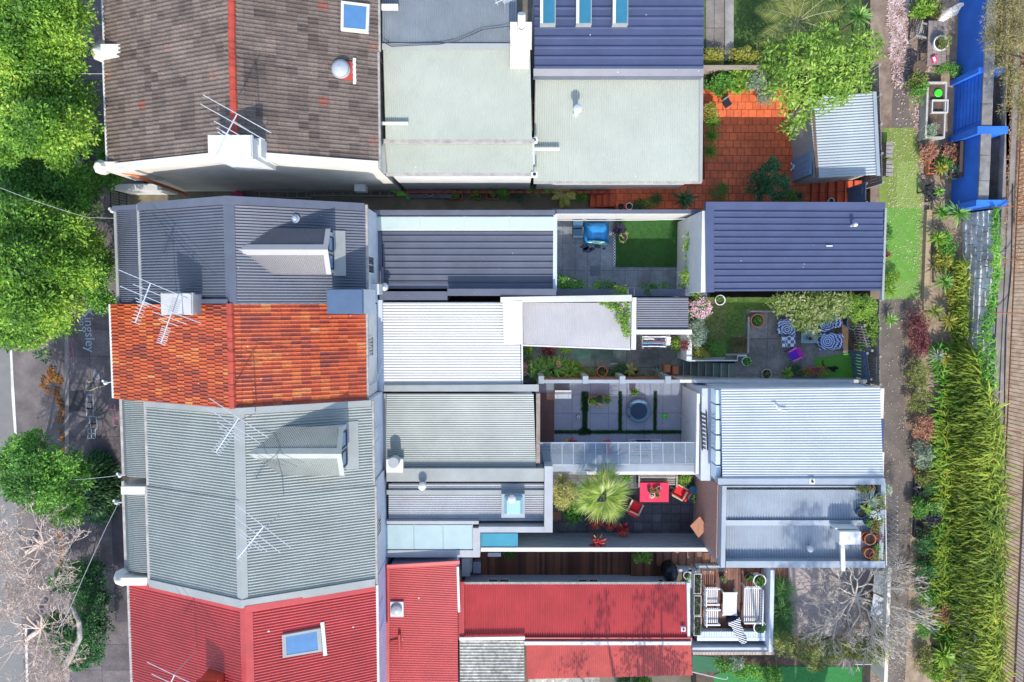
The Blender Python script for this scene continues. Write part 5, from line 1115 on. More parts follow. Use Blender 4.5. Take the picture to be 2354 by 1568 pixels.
# whirly cables
def wire(name,label,pts,r=.012,m=None,cat='cable'):
    mb=MB(); mb.tube([P(*p) for p in pts],r,4); return mb.build(name,m or M_white,label=label,cat=cat)
wire('power_cable','thin white cable from brown tiled roof into the trees',[(62,170,7.2),(100,169,7.0),(160,169.5,6.2),(248,170,5.9)],.008)
wire('power_cable','thin cable slanting over the upper street trees towards the navy roof',[(-30,420,8.2),(60,455,7.7),(140,482,7.2),(200,500,6.6),(265,502,5.9)],.007)
wire('power_cable','long pale cable sagging from the grey house over the lower hedge',[(293,1149,5.4),(270,1160,5.5),(245,1210,5.9),(218,1268,6.4),(190,1330,6.8),(160,1400,7.2),(130,1455,7.5)],.009)
wire('power_cable','short pale cable from grey verandah over the strappy bush',[(288,1090,5.4),(255,1095,5.3),(200,1101,5.0),(140,1104,5.0)],.008)
for u,v,l in ((243,880,'white cable bracket beside the chalked footpath'),(276,1093,'white knotted cable bracket at the upper grey verandah'),(268,1155,'white knotted cable bracket at the lower grey verandah'),(258,497-12,'white cable bracket at the navy verandah corner')):
    z=5.2; p=P(u,v,z); mb=MB(); mb.lathe([(.03,-.12),(.09,-.04),(.09,.04),(.03,.12)],p,8); mb.tube([p,p+Vector((.35,.05,.1))],.02,5); mb.lathe([(.05,-.05),(.07,0),(.05,.05)],p+Vector((-.1,.08,0)),8); mb.build('cable_bracket',M_white,label=l,cat='bracket')
wire('cable','dark wavy cable lying across the faded blue roof',[(880,96,5.9),(900,107,5.85),(960,104,5.85),(1010,102,5.85),(1050,94,5.85),(1080,82,5.9),(1110,68,5.9),(1150,63,5.9),(1176,60,6.0)],.02,M_black)
wire('hose','pale curled tube lying on the dappled garage roof',[(1776,931,4.85),(1783,930,4.85),(1788,940,4.85),(1798,943,4.85),(1808,944,4.85)],.035,M_white)
# chalk writing and squares
M_chalk=mat("blue_chalk",(.36,.44,.50),.9,.3,30,stain=.3); M_chalkp=mat("pink_chalk",(.40,.17,.25),.9,.4,30,stain=.3); M_chalky=mat("yellow_chalk",(.50,.46,.25),.9,.3,30)
def chalk_text(txt,u,v,size,rot,m,label):
    cu=bpy.data.curves.new('t','FONT'); cu.body=txt; cu.size=size; cu.extrude=.001; cu.align_x='LEFT'
    o=bpy.data.objects.new('t',cu); COL.objects.link(o); dg=bpy.context.evaluated_depsgraph_get(); me=bpy.data.meshes.new_from_object(o.evaluated_get(dg)); bpy.data.objects.remove(o)
    me.materials.clear(); me.materials.append(m); q=bpy.data.objects.new('chalk_writing',me); COL.objects.link(q); p=P(u,v,.006); q.location=(p.x,p.y,.006); q.rotation_euler=(0,0,rot); tag(q,label,'chalk writing'); return q
chalk_text('Kingsley',194,709,.66,-math.pi/2,M_chalk,'blue chalk word on the footpath below the big street tree')
chalk_text('woo',181,711,.45,-math.pi/2,M_chalk,'smaller blue chalk word left of the large chalk word')
_pk=random.Random(5)
def chalk_lines(label,segs,m,w=.035):
    mb=MB()
    for poly in segs:
        for a,b in zip(poly,poly[1:]): mb.bar(P(a[0],a[1],.006),P(b[0],b[1],.006),w,.004)
    return mb.build('chalk_drawing',m,label=label,cat='chalk drawing')
def sq(u0,v0,u1,v1): return [(u0,v0),(u1,v0),(u1,v1),(u0,v1),(u0,v0)]
chalk_lines('pale blue chalk hopscotch squares down the footpath',[sq(200,908,214,925),sq(198,925,215,939),sq(199,939,214,957),sq(206,958,222,974),sq(208,974,223,986),sq(202,986,219,1008),[(201,996),(219,997)],[(210,986),(210,1008)]],M_chalk)
chalk_lines('yellow chalk outline trailing to the cable bracket',[[(200,875),(204,879),(214,875)],[(198,887),(197,897),(207,898),(216,895),(222,891),(232,889),(242,886)],[(199,887),(203,886)]],M_chalky)
chalk_lines('small white chalk shape above the yellow chalk',[[(219,847),(215,857),(216,866),(222,872),(228,870),(226,860),(219,857)],[(219,862),(223,863),(223,868)]],M_chalk)
chalk_lines('pink chalk squares between footpath slabs and grey verandah',[sq(249,929,263,941),sq(260,942,274,960),sq(260,962,274,978)],M_chalkp)
chalk_lines('pink chalk scribbles on the footpath near the kerb',[[(136+8*c_+_pk.uniform(20,26),776+7*k+_pk.uniform(0,3)) for k in range(9) for _ in (0,1)] for c_ in range(2)],M_chalkp,.03)
# ------------------------------------------------------------------ alley furniture
FWL=thing('boundary_wall','white garden wall sloping along the alley mouth at the street','wall',P(310,432,1.0))
mb=MB(); a=P(258,431,1.6); b=P(372,437,1.6); mb.box(a.x,a.y-.1,0,b.x,a.y+.12,1.6); mb.build('wall_face',M_white,FWL); mb=MB(); mb.box(a.x-.03,a.y-.13,1.6,b.x+.03,a.y+.15,1.68); mb.build('coping',M_white,FWL)
g_=thing('metal_gate','black barred gate closing the alley beside the white wall','gate',P(285,458,.5)); mb=MB()
x=P(285,458,1).x; y0=P(285,476,1).y; y1=P(285,441,1).y
for k in range(7): mb.bar((x-.35+.0*k,y0+(y1-y0)*k/6,.1),(x-.35,y0+(y1-y0)*k/6,1.5),.025)
for z in (.15,.8,1.5): mb.bar((x-.35,y0,z),(x-.35,y1,z),.035)
mb.build('bars',M_black,g_); mb=MB(); mb.box(x-.4,y0-.05,0,x-.3,y0+.0,1.6); mb.box(x-.4,y1,0,x-.3,y1+.05,1.6); mb.build('gate_post',M_black,g_)
mb=MB(); p=P(545,450,.5); mb.lathe([(.16,0),(.24,.35),(.26,.42),(.25,.45),(.0,.46)],(p.x,p.y,0),18); mb.build('bin',mat("crimson_plastic",(.45,.03,.09),.5),label='round crimson tub at the dark end of the alley',cat='tub')
def ladder(u0,u1,v,label):
    R=thing('ladder',label,'ladder',P((u0+u1)/2,v,.4),'ladders lying along the alley wall'); a=P(u0,v,.35); b=P(u1,v+1,.35); mb=MB()
    for d in (-.14,.14): mb.bar(a+Vector((0,d,0)),b+Vector((0,d,0)),.05,.09)
    mb.build('rail',M_ply,R); mb=MB(); n=int((b-a).length/.45)
    for k in range(n): c=a.lerp(b,(k+.5)/n); mb.bar(c+Vector((0,-.14,0)),c+Vector((0,.14,0)),.04)
    mb.build('rung',M_ply,R)
ladder(585,715,447,'grey timber ladder lying on its side at left of the alley'); ladder(712,905,443,'longer grey timber ladder lying nearest the lime toy')
mb=MB(); p=P(925,444,.4); mb.box(p.x-.3,p.y-.12,0,p.x+.3,p.y+.12,.25); mb.tube([p+Vector((-.3,0,.05)),p+Vector((-.5,.1,.3))],.04,6); mb.lathe([(.0,0),(.13,0),(.13,.08),(0,.08)],(p.x+.25,p.y-.14,.1),12); mb.obox((p.x+.1,p.y,.3),(.4,.16,.12),.2); mb.build('toy_truck',mat("lime_plastic",(.18,.62,.05),.45),label='lime green toy in the alley beside the ladders',cat='toy')
for i,(u,l) in enumerate(((962,'left grey slatted bench seat in the alley'),(1012,'right grey slatted bench seat in the alley'))):
    R=thing('slatted_bench',l,'bench',P(u,444,.4),'slatted benches in the alley'); mb=MB(); p=P(u,444,.42)
    for k in range(5): mb.box(p.x-.55,p.y-.22+.1*k,.38,p.x+.55,p.y-.15+.1*k,.42)
    mb.build('seat',mat("grey_slats",(.14,.16,.19),.7,.2,5),R)
    for sx in (-.48,.48):
        mb=MB(); mb.box(p.x+sx-.03,p.y-.2,0,p.x+sx+.03,p.y-.14,.38); mb.box(p.x+sx-.03,p.y+.16,0,p.x+sx+.03,p.y+.22,.38); mb.build('leg',MC["grey_slats"],R)
for u,v,r,l in ((988,443,8,'round cream pot between the two slatted benches'),(1030,443,6,'small round cream pot right of the slatted benches')): pot(l,u,v,.01,r,.5,mat("cream_pot",(.52,.47,.40),.7,.15,5),G_dark,40,.12,.06,.03)
for u,w,l,lf in ((1048,.62,'widest square terracotta trough in the alley','' ),(1092,.5,'middle square terracotta trough in the alley',''),(1130,.5,'right square terracotta trough in the alley','')): pot(l,u,446,.01,10,.35,M_terra,G_mid,260,.35,.09,.045,sq=(w,.5))
pot('round pot with a tangle of dark stems in the alley by the yuccas',1192,446,.01,10,.3,M_potgrey,G_dark,150,.3)
pot('small dark red patterned pot on the orange terrace edge',1427,475,TER,8,.3,mat("maroon_pot",(.28,.04,.05),.4),None); pot('small cream rimmed pot beside the maroon pot',1446,474,TER,8,.3,M_potw,None)
pot('white bowl pot half hidden by the garage beside orange steps',1911,462,LANE-.1,7,.3,M_potw,None); pot('white curved pot under the citrus tree',1746,450,TER,7,.3,M_potw,G_mid,80,.25)
# plastic chair seen near the yard bed
R=thing('folding_chair','small dark folding chair standing on the orange pavers','chair',P(1670,237,TER)); c=P(1670,237,TER+.4); mb=MB(); mb.obox(c,(.36,.36,.04),.6); mb.build('seat',M_black,R); mb=MB(); mb.obox(c+Vector((-.1,.16,.22)),(.36,.04,.3),.6); mb.build('backrest',M_galv,R)
for sx in (-1,1):
    for sy in (-1,1):
        d=Matrix.Rotation(.6,3,'Z')@Vector((sx*.17,sy*.17,0)); mb=MB(); mb.tube([c+d,Vector((c.x+d.x*1.25,c.y+d.y*1.25,TER))],.014,6); mb.build('leg',M_galv,R)
# yard wall between the gardens
wall('garden_wall','weathered timber wall dividing shaded lawn from orange paved yard',1616,150,1760,160,1.5,TER-.05,M_ply,M_ply)
# shed in the orange yard
R=thing('garden_shed','blue doored garden shed with corrugated roof half in shade','shed',P(1945,310,0).xy.to_3d()); z=3.25
wing(R,[(1858,222),(2008,212),(2016,402),(1877,409)],[z,z,z,z],TER-.05,M_pale2,mat("shed_wall_grey",(.36,.36,.34),.8,.1,3),'corr',.125,'x',amp=.02,ins=.12)
mb=MB(); mb.slab([P(2006,211,z+.06),P(2014,211,z+.06),P(2023,404,z+.06),P(2015,404,z+.06)],.08); mb.build('flashing',M_bluesteel,R)
mb=MB(); mb.bar(P(1868,255,z-.02),P(1878,409,z-.02),.12,.09); mb.build('gutter',mat("leafy_gutter",(.12,.08,.06),.9,.5,20),R)
x=P(1878,340,z).x+.03
for v0,v1 in ((288,338),(352,405)):
    mb=MB(); ya=P(1868,v0,2.2).y; yb=P(1868,v1,2.2).y; mb.box(x-.10,yb,TER,x,ya,2.7)
    for k in range(4): mb.box(x-.115,yb+(ya-yb)*(k+.5)/4-.01,TER+.05,x-.10,yb+(ya-yb)*(k+.5)/4+.01,2.65)
    mb.build('door',mat("blue_boards",(.20,.31,.45),.6,.1,3),R)
# lattice panels / picket fence behind shed, gate by lane
def slatfence(name,label,u0,v0,u1,v1,z0,h,m,n,w=.07,post=None,cat='fence',rails=2):
    a=P(u0,v0,z0+h);b=P(u1,v1,z0+h); a.z=b.z=z0; R=thing(name,label,cat,(a+b)/2); mb=MB()
    for k in range(n):
        c=a.lerp(b,(k+.5)/n); d=(b-a).normalized(); ang=math.atan2(d.y,d.x); mb.obox((c.x,c.y,z0+h/2),(w,.02,h*(.97+.03*rnd.random())),ang)
    mb.build('pickets',m,R); 
    for k in range(rails):
        mb=MB(); zz=z0+h*(.25+.55*k); mb.bar((a.x,a.y,zz),(b.x,b.y,zz),.04,.07); mb.build('rail',m,R)
    for k in range(2 if post is None else post):
        c=a.lerp(b,k/max(1,(1 if post is None else post-1))); mb=MB(); mb.box(c.x-.05,c.y-.05,z0,c.x+.05,c.y+.05,z0+h+.06); mb.build('post',m,R)
    return R
slatfence('picket_fence','grey weathered paling fence behind the shed along the lane',2020,150,2028,420,LANE-.3,1.9,mat("grey_palings",(.27,.25,.23),.9,.3,5),38,.12,post=5)
slatfence('timber_gate','blue-grey framed slatted gate at the top of the orange steps',1990,422,1990,466,LANE-.1,1.7,mat("blue_grey_gate",(.12,.16,.24),.7,.2,5),9,.09)
for u,v,l in ((2024,350,'upper grey crate standing against the lane fence'),(2024,392,'lower grey crate standing against the lane fence')):
    R=thing('timber_crate',l,'crate',P(u,v,LANE),'crates along the lane fence'); p=P(u+6,v,LANE); mb=MB()
    for k in range(4): mb.box(p.x-.16,p.y-.35+.18*k,LANE+.5,p.x+.16,p.y-.2+.18*k,LANE+.53)
    mb.build('slats',MC["grey_palings"],R); mb=MB(); mb.box(p.x-.14,p.y-.33,LANE,p.x-.10,p.y+.33,LANE+.5); mb.box(p.x+.1,p.y-.33,LANE,p.x+.14,p.y+.33,LANE+.5); mb.build('side',MC["grey_palings"],R)
# whale ride-on
R=thing('ride_on_toy','white spotted ride-on toy with blue seat by the shed door','toy',P(1838,383,TER)); c=P(1838,383,TER+.25); mb=MB(); mb.lathe([(.1,0),(.25,.06),(.27,.18),(.2,.28),(.0,.3)],(c.x,c.y,TER+.06),18,1.25,.85); mb.lathe([(.05,0),(.16,.05),(.16,.2),(.05,.26),(0,.26)],(c.x+.42,c.y+.1,TER+.12),14,.9,1.2); mb.tube([(c.x-.3,c.y-.05,TER+.2),(c.x-.46,c.y-.2,TER+.3)],[.05,.03],6); mb.tube([(c.x-.3,c.y+.05,TER+.2),(c.x-.45,c.y+.18,TER+.28)],[.05,.03],6); mb.build('body',mat("white_toy_plastic",(.68,.70,.80),.4,.12,30),R,smooth=True); mb=MB(); mb.lathe([(.12,0),(.13,.05),(.08,.07),(0,.07)],(c.x-.05,c.y,TER+.34),10,1.3,1); mb.build('seat',mat("royal_blue_plastic",(.02,.13,.50),.4),R)
for sx,sy in ((-.22,-.2),(-.22,.2),(.25,-.2),(.25,.2)):
    mb=MB(); mb.tube([(c.x+sx,c.y+sy-.03,TER+.07),(c.x+sx,c.y+sy+.03,TER+.07)],.07,12); mb.build('wheel',M_black,R)
# ------------------------------------------------------------------ courtyard of the navy house
mb=MB(); x0,y0,x1,y1=RC(1413,505,1571,614,.28); mb.box(x0,y0,.2,x1,y1,.28); struct('lawn_base',mb,mat("dark_lawn_base",(.03,.10,.02),.9,.25,4))
n=12000; npmesh('courtyard_lawn',blades(np.stack([NR.uniform(x0,x1,n),NR.uniform(y0,y1,n),np.full(n,.27)],1),NR.rand(n)*6.28,NR.uniform(.5,1.4,n),NR.uniform(.03,.08,n),np.full(n,.012),NR.rand(n),1,(1,.2)),4,leafmat("deep_lawn",[(.03,.10,.012),(.055,.17,.02),(.09,.24,.035)],.7,.2,1),kind='stuff',label='dark green lawn square in the navy house courtyard',cat='grass')
mb=MB(); mb.box(P(1409,560,.3).x,P(1409,613,.3).y,.24,P(1415,560,.3).x,P(1415,533,.3).y,.29)
def checker(name,a,b,s):
    m,nt,bb=_nt(name); ck=nt.nodes.new("ShaderNodeTexChecker"); g_=nt.nodes.new("ShaderNodeNewGeometry"); nt.links.new(g_.outputs["Position"],ck.inputs[0]); ck.inputs["Scale"].default_value=s; ck.inputs[1].default_value=rgb(a); ck.inputs[2].default_value=rgb(b); nt.links.new(ck.outputs[0],bb.inputs[0]); MC[name]=m; return m
mb.build('mosaic_strip',checker("black_white_mosaic",(.7,.7,.7),(.03,.03,.04),14),label='black and white mosaic strip edging the courtyard lawn',cat='edging')
R=thing('covered_table','outdoor table under a crumpled bright blue cover','table',P(1374,533,.25)); c=P(1374,533,1.0); mb=MB(); N=9; w_,h_=1.16,.98; pts=[];F=[]
r2=random.Random(4)
for i in range(N):
    for j in range(N):
        a=i/(N-1)-.5;b=j/(N-1)-.5; e=max(abs(a),abs(b)); z=1.0+r2.gauss(0,.012)-(.62 if e>.49 else (.10 if e>.36 else 0)); k=1.06 if e>.49 else .96
        pts.append((c.x+a*w_*k*1.0+r2.gauss(0,.012),c.y+b*h_*k+r2.gauss(0,.012),z))
for i in range(N-1):
    for j in range(N-1): F.append((i*N+j,(i+1)*N+j,(i+1)*N+j+1,i*N+j+1))
mb.add(pts,F); mb.build('cover',mat("bright_blue_cover",(.02,.22,.52),.5,.25,2,bump=.4,bscale=4),R,smooth=True)
mb=MB(); mb.add([(c.x-.56,c.y-.5,.98),(c.x+.1,c.y-.58,.72),(c.x+.4,c.y-.62,.55),(c.x+.56,c.y-.56,.6),(c.x+.3,c.y-.46,.97),(c.x-.2,c.y-.40,1.02)],[(0,1,5),(1,2,4,5),(2,3,4)]); mb.build('cover_hem',mat("turquoise_floral",(.10,.50,.48),.6,.6,18,col2=(.55,.75,.65)),R)
for sx in (-.45,.45):
    for sy in (-.38,.38): mb=MB(); mb.box(c.x+sx-.03,c.y+sy-.03,.25,c.x+sx+.03,c.y+sy+.03,.95); mb.build('leg',M_black,R)
for v,l in ((515,'upper square blue-grey ottoman beside covered table'),(536,'lower square blue-grey ottoman beside covered table')):
    p=P(1328,v,.65); R=thing('ottoman',l,'ottoman',(p.x,p.y,.25),'ottomans by the covered table'); mb=MB(); mb.box(p.x-.24,p.y-.2,.28,p.x+.24,p.y+.2,.62); mb.build('base',M_navyflash,R); mb=MB(); mb.box(p.x-.23,p.y-.19,.62,p.x+.23,p.y+.19,.68); mb.build('cushion',mat("blue_cushion",(.05,.12,.20),.8),R)
pot('pot with near-black strappy plant by the mosaic strip',1421,527,.26,12,.45,M_potgrey,G_blackleaf,60,.5,.1,.05,'ros',rl=1)
pot('pinkish stone pot with one green leaf on the lawn corner',1432,545,.26,10,.4,mat("pink_stone_pot",(.25,.15,.17),.8,.2,6),G_lime,14,.3,.14,.1)
wire('clothesline','thin white clothes line strung above the courtyard lawn',[(1279,507,2.2),(1400,507,2.15),(1500,506,2.15),(1578,503,2.2)],.014)
mb=MB(); x0,y0,x1,y1=RC(1356,612,1378,634,.27); mb.box(x0,y0,.2,x1,y1,.262); mb.build('drain_cover',mat("slate_lid",(.12,.15,.18),.6,.1,4),label='square access lid set in the courtyard paving',cat='cover')
chalk=MB(); rr=random.Random(9)
for u,v,r in ((1343,567,.26),(1362,572,.16),(1373,566,.18),(1350,575,.3),(1388,572,.12)):
    p=P(u,v,.256); ps=[(p.x+math.cos(a)*r*(.6+.5*rr.random()),p.y+math.sin(a)*r*.7*(.5+.6*rr.random()),.256) for a in [k*.5236 for k in range(12)]]; chalk.poly(ps)
chalk.build('water_stain',mat("wet_paving",(.05,.065,.085),.25,.1,3),kind='structure')
for v0,v1,l in ((505,534,'upper terracotta trough on the courtyard end wall'),(538,566,'lower terracotta trough on the courtyard end wall')):
    pot(l,1583,(v0+v1)/2,1.4,8,.35,M_terra,G_olive,60,.1,.05,.02,sq=(.26,.52))
for i,(pp,l) in enumerate((([(1500,664),(1390,660),(1320,658),(1290,648)],'leafy vine hanging along the bottom courtyard wall'),([(1590,560),(1595,600),(1580,640),(1600,665)],'pale green climbing vine beside the white garage wall'))):
    bl=[]
    for u,v in pp:
        for k in range(2): bl.append((tuple(P(u+rnd.uniform(-14,14),v+rnd.uniform(-8,8),1.9)),(.5,.28,.5)) if i==0 else (tuple(P(u+rnd.uniform(-6,6),v+rnd.uniform(-10,10),2.1)),(.28,.45,.6)))
    T=thing('climbing_vine',l,'vine',P(pp[1][0],pp[1][1],.25)); npmesh('foliage',cloud(bl,2600,.10,.05,.16,seed=70+i,per=22),4,G_mid if i==0 else G_lime,T)
    mb=MB(); mb.tube([P(u,v,1.7) for u,v in pp],.025,5); mb.tube([P(*pp[0],.3),P(*pp[0],1.7)],.03,5); mb.build('stem',M_twig2,T)
T=thing('climbing_vine','vine tumbling over the silver roof beside the dark shed','vine',P(1440,700,2.5)); 
npmesh('foliage',cloud([(tuple(P(u,v,3.3)),(a,b,.15)) for u,v,a,b in ((1390,692,.25,.12),(1405,700,.2,.15),(1425,675,.35,.3),(1437,690,.2,.4),(1420,720,.15,.3),(1438,735,.15,.5),(1430,745,.15,.3),(1440,770,.1,.4),(1412,708,.25,.1))],1900,.09,.05,.12,seed=77,per=20),4,G_lime,T); mb=MB(); mb.tube([P(1440,668,3.2),P(1430,710,3.2),P(1440,775,3.1)],.02,5); mb.build('stem',M_twig2,T)
# ------------------------------------------------------------------ side path of the orange house
pot('large terracotta ring pot on the side path brick bed',1384,854,.05,12.5,.5,M_terra,G_olive,90,.12,.05,.03)
for u,v,rp,m,h,l,L in ((1236,848,(20,16),G_yucca,.7,'strappy plant left end of path bed by blue bag',.2),(1268,850,(34,20),G_yucca,.9,'big strappy plant with orange flower spikes in the path bed',.25),(1308,856,(26,18),G_lime,.8,'lime strappy plant right of the flower spikes',.2)):
    strap_bush(l,u,v,rp[0],rp[1],h,420,m,int(u),L*2,.07,.05,'strappy_plant','plant')
for u,v in ((1287,838),(1262,871),(1245,868)):
    p=P(u,v,1.0); mb=MB(); npmesh('flower_spike',cloud([(tuple(p),(.18,.1,.12))],160,.06,.04,.08,seed=int(u)),4,leafmat("apricot_flowers",[(.5,.22,.1),(.7,.42,.22),(.75,.6,.4)],.6,.2,3),label='apricot flower spike on strappy path plant at %s'%({1287:'its upper right',1262:'its lower edge',1245:'its lower left edge'}[u]),cat='flower')
bush('olive feathery shrub left of terracotta ring pot',1354,858,.05,(19,18),.8,1500,G_olive,.05,.02); bush('bright green round plant right of terracotta ring pot',1417,856,.05,(14,12),.6,1000,G_hedge,.06,.03); bush('dark shrub behind the bright green round plant',1432,845,.05,(16,12),.7,800,G_dark,.06,.03)
feather_palm('yellow fern frond plant beside the wicker ball basket',1447,850,.05,.5,16,6,G_yell,12,'fern'); rosette('small blue-green agave near the garden steps',1512,857,.05,13,.25,G_sage,30,.05,'agave'); bush('yellow fern clump below the small agave',1482,868,.05,(9,7),.4,300,G_yell,.07,.03)
pot('round wicker basket planter on the side path',1459,853,.05,10,.4,mat("wicker",(.32,.20,.10),.8,.3,20),G_olive,60,.1)
bush('reddish cordyline poking out under the silver roof edge',1262,805,.05,(16,8),.7,300,G_purp,.22,.05); bush('green leaf tuft under the silver roof edge left',1212,803,.05,(9,8),.6,160,G_lime,.16,.07); bush('lime leaf tuft under the silver roof edge right',1298,803,.05,(11,6),.6,160,G_lime,.16,.06)
mb=MB(); p=P(1225,850,.5); mb.lathe([(.25,0),(.34,.45),(.36,.5),(.30,.5),(.26,.1),(0,.1)],(p.x,p.y,.05),22); tb=mb.build('washing_tub',mat("pale_blue_plastic",(.35,.48,.58),.4),label='pale blue tub at the sunny end of the path bed',cat='tub')
R=thing('garden_tap_unit','brick corner with chrome tap hoops beside white roof gutter','tap',P(1205,848,.05)); p=P(1205,848,.9); mb=MB(); mb.box(p.x-.2,p.y-.35,.05,p.x+.12,p.y+.3,.8); mb.build('brick_pier',mat("orange_brick",(.36,.17,.10),.85,.2,6),R); mb=MB(); mb.tube([p+Vector((-.1,-.15,-.1)),p+Vector((-.1,-.15,.15)),p+Vector((.06,-.15,.2)),p+Vector((.08,-.15,.05))],.025,7); mb.tube([p+Vector((-.1,.15,-.1)),p+Vector((-.1,.15,.15)),p+Vector((.06,.15,.2)),p+Vector((.08,.15,.05))],.025,7); mb.build('tap',M_galv,R)
for u,v,l in ((1536,848,'left terracotta cube block by the steps'),(1555,852,'right terracotta cube block by the steps')):
    p=P(u-2,v,.4); mb=MB(); mb.box(p.x-.15,p.y-.2,.05,p.x+.15,p.y+.2,.38); mb.box(p.x-.11,p.y-.16,.38,p.x+.11,p.y+.16,.41); mb.build('terracotta_block',M_terra,label=l,cat='block')
# bmx-like frame by the pot
R=thing('scooter','small grey scooter leaning beside terracotta ring pot','scooter',P(1402,852,.05)); p=P(1402,855,.2); mb=MB(); mb.tube([p+Vector((0,-.35,0)),p+Vector((.02,.1,.0)),p+Vector((.1,.45,.35))],.02,6); mb.tube([p+Vector((-.05,.42,.35)),p+Vector((.3,.45,.35))],.018,6); mb.build('frame',M_galv,R)
for y in (-.35,.1): mb=MB(); mb.tube([p+Vector((-.03,y,-.03)),p+Vector((.03,y,-.03))],.07,12); mb.build('wheel',M_black,R)
def airer(label,u,v,zb,w,d,cols,rz=0,h=.95,seed=1,name='clothes_airer'):
    c=P(u,v,zb+h); R=thing(name,label,'clothes airer',(c.x,c.y,zb)); mb=MB(); r_=random.Random(seed)
    for k in range(8): y=-d/2+d*k/7; mb.tube([(c.x-w/2,c.y+y,zb+h),(c.x+w/2,c.y+y,zb+h)],.008,4)
    for sx in (-1,1): mb.tube([(c.x+sx*w/2,c.y-d/2,zb+h),(c.x+sx*w/2,c.y+d/2,zb+h)],.012,5)
    mb.build('rack',M_alu,R)
    for sx in (-1,1):
        mb=MB(); mb.tube([(c.x+sx*w*.45,c.y-d*.45,zb+h),(c.x+sx*w*.45,c.y+d*.4,zb)],.012,5); mb.tube([(c.x+sx*w*.45,c.y+d*.45,zb+h),(c.x+sx*w*.45,c.y-d*.4,zb)],.012,5); mb.build('leg',M_alu,R)
    for k,(t0,t1,yy,col,drop) in enumerate(cols):
        mb=MB(); x0=c.x-w/2+w*t0; x1=c.x-w/2+w*t1; y=c.y-d/2+d*yy; n=6; A=[];B=[]
        pts=[];F=[]
        for i in range(n+1):
            x=x0+(x1-x0)*i/n
            for q,(dy,dz) in enumerate(((-.03,-drop),(-.02,0.012),(.02,.012),(.03,-drop*.9))): pts.append((x,y+dy+r_.gauss(0,.008),zb+h+dz))
        for i in range(n):
            for q in range(3): F.append((i*4+q,(i+1)*4+q,(i+1)*4+q+1,i*4+q+1))
        mb.add(pts,F); g=mb.build('garment',mat("cloth_%s"%('_'.join(str(int(x*100)) for x in col)),col,.85,.15,8),R)
    return R
WH=(.7,.7,.72);NV=(.03,.05,.12);BL=(.02,.02,.03);MR=(.25,.04,.07);LB=(.15,.42,.62)
airer('clothes airer packed with dark and white garments under the dark shed',1503,786,.05,1.15,.62,[(0,1,.02,BL,.3),(.03,.98,.15,WH,.05),(0,.9,.28,NV,.3),(.05,.95,.4,LB,.04),(.3,1,.5,MR,.3),(.02,.96,.62,BL,.3),(.05,.5,.72,WH,.05),(.5,1,.75,NV,.3),(0,.97,.9,WH,.05),(0,1,.99,BL,.3)],seed=3)
bush('leafy shrub with lime leaves right of the clothes airer',1556,790,.05,(16,18),1.0,900,G_lime,.09,.05); bush('burgundy and cream potted shrub on the white pier',1573,793,1.9,(9,11),.35,500,G_purp,.07,.035)
mb=MB(); p=P(1459,786,.5); mb.obox((p.x,p.y,.3),(.14,.5,.5),.1); mb.obox((p.x,p.y+.1,.6),(.08,.2,.12),.1); mb.build('folded_umbrella',mat("dark_purple_cloth",(.05,.03,.16),.8),label='dark purple folded item left of the clothes airer',cat='umbrella')
p=P(1536,784,.7); mb=MB(); mb.obox((p.x,p.y,.55),(.26,.5,.1),.15); mb.obox((p.x+.02,p.y,.62),(.2,.4,.06),-.1); mb.build('folded_towels',mat("white_towel",WH,.9,.1,8),label='white towels beside the clothes airer',cat='towels')
# ------------------------------------------------------------------ back garden of the orange house
mb=MB(); x0,y0,x1,y1=RC(1590,684,1668,822,1.45); mb.box(x0,y0,GZ-.1,x1,y1,1.42); x2=RC(1668,684,1720,800,1.45); mb.box(x2[0],x2[1]+.3,GZ-.1,x2[2]-.25,x2[3],1.40); xx=RC(1720,684,1985,718,1.45); mb.box(xx[0]-.25,xx[1],GZ-.1,xx[2],xx[3],1.40); struct('garden_bed',mb,mat("garden_soil_grass",(.09,.14,.04),.95,.3,3,col2=(.25,.2,.09),bump=.5,bscale=30))
def rectgrass(name,lab,rects,z,n,m,L=(.05,.12)):
    out=[]; tot=sum((c-a)*(d-b) for a,b,c,d in rects)
    for a,b,c,d in rects:
        k=int(n*(c-a)*(d-b)/tot); x0,y0,x1,y1=RC(a,b,c,d,z); out.append(blades(np.stack([NR.uniform(x0,x1,k),NR.uniform(y0,y1,k),np.full(k,z)],1),NR.rand(k)*6.28,NR.uniform(.3,1.3,k),NR.uniform(L[0],L[1],k),np.full(k,.016),NR.rand(k),1,(1,.2)))
    return npmesh(name,np.concatenate(out),4,m,kind='stuff',label=lab,cat='grass')
rectgrass('garden_grass','green grass of the small back garden of orange house',[(1592,684,1715,770),(1592,770,1680,822),(1715,684,1985,712)],1.41,15000,leafmat("garden_lawn",[(.04,.13,.02),(.09,.27,.035),(.17,.38,.06),(.35,.42,.11)],.7,.25,1.2))
rectgrass('dry_grass','dry brown grass corner beside the garden edging',[(1678,775,1716,812)],1.41,2500,G_casu)
mb=MB(); a=P(1719,770,1.4);b=P(1719,812,1.4); mb.box(a.x-.05,b.y,GZ,a.x+.05,P(1719,728,1.4).y,1.46); c=P(1666,815,1.4); mb.box(c.x,c.y-.05,GZ,a.x-.05,c.y+.05,1.45); d=P(1720,716,1.4); mb.box(a.x+.05,d.y-.04,GZ,P(1985,716,1.4).x,d.y+.04,1.45); mb.build('garden_edging',mat("pale_stone_edging",(.36,.34,.31),.85,.15,4,stain=.3),label='pale stone edging strip around the raised garden bed',cat='edging')
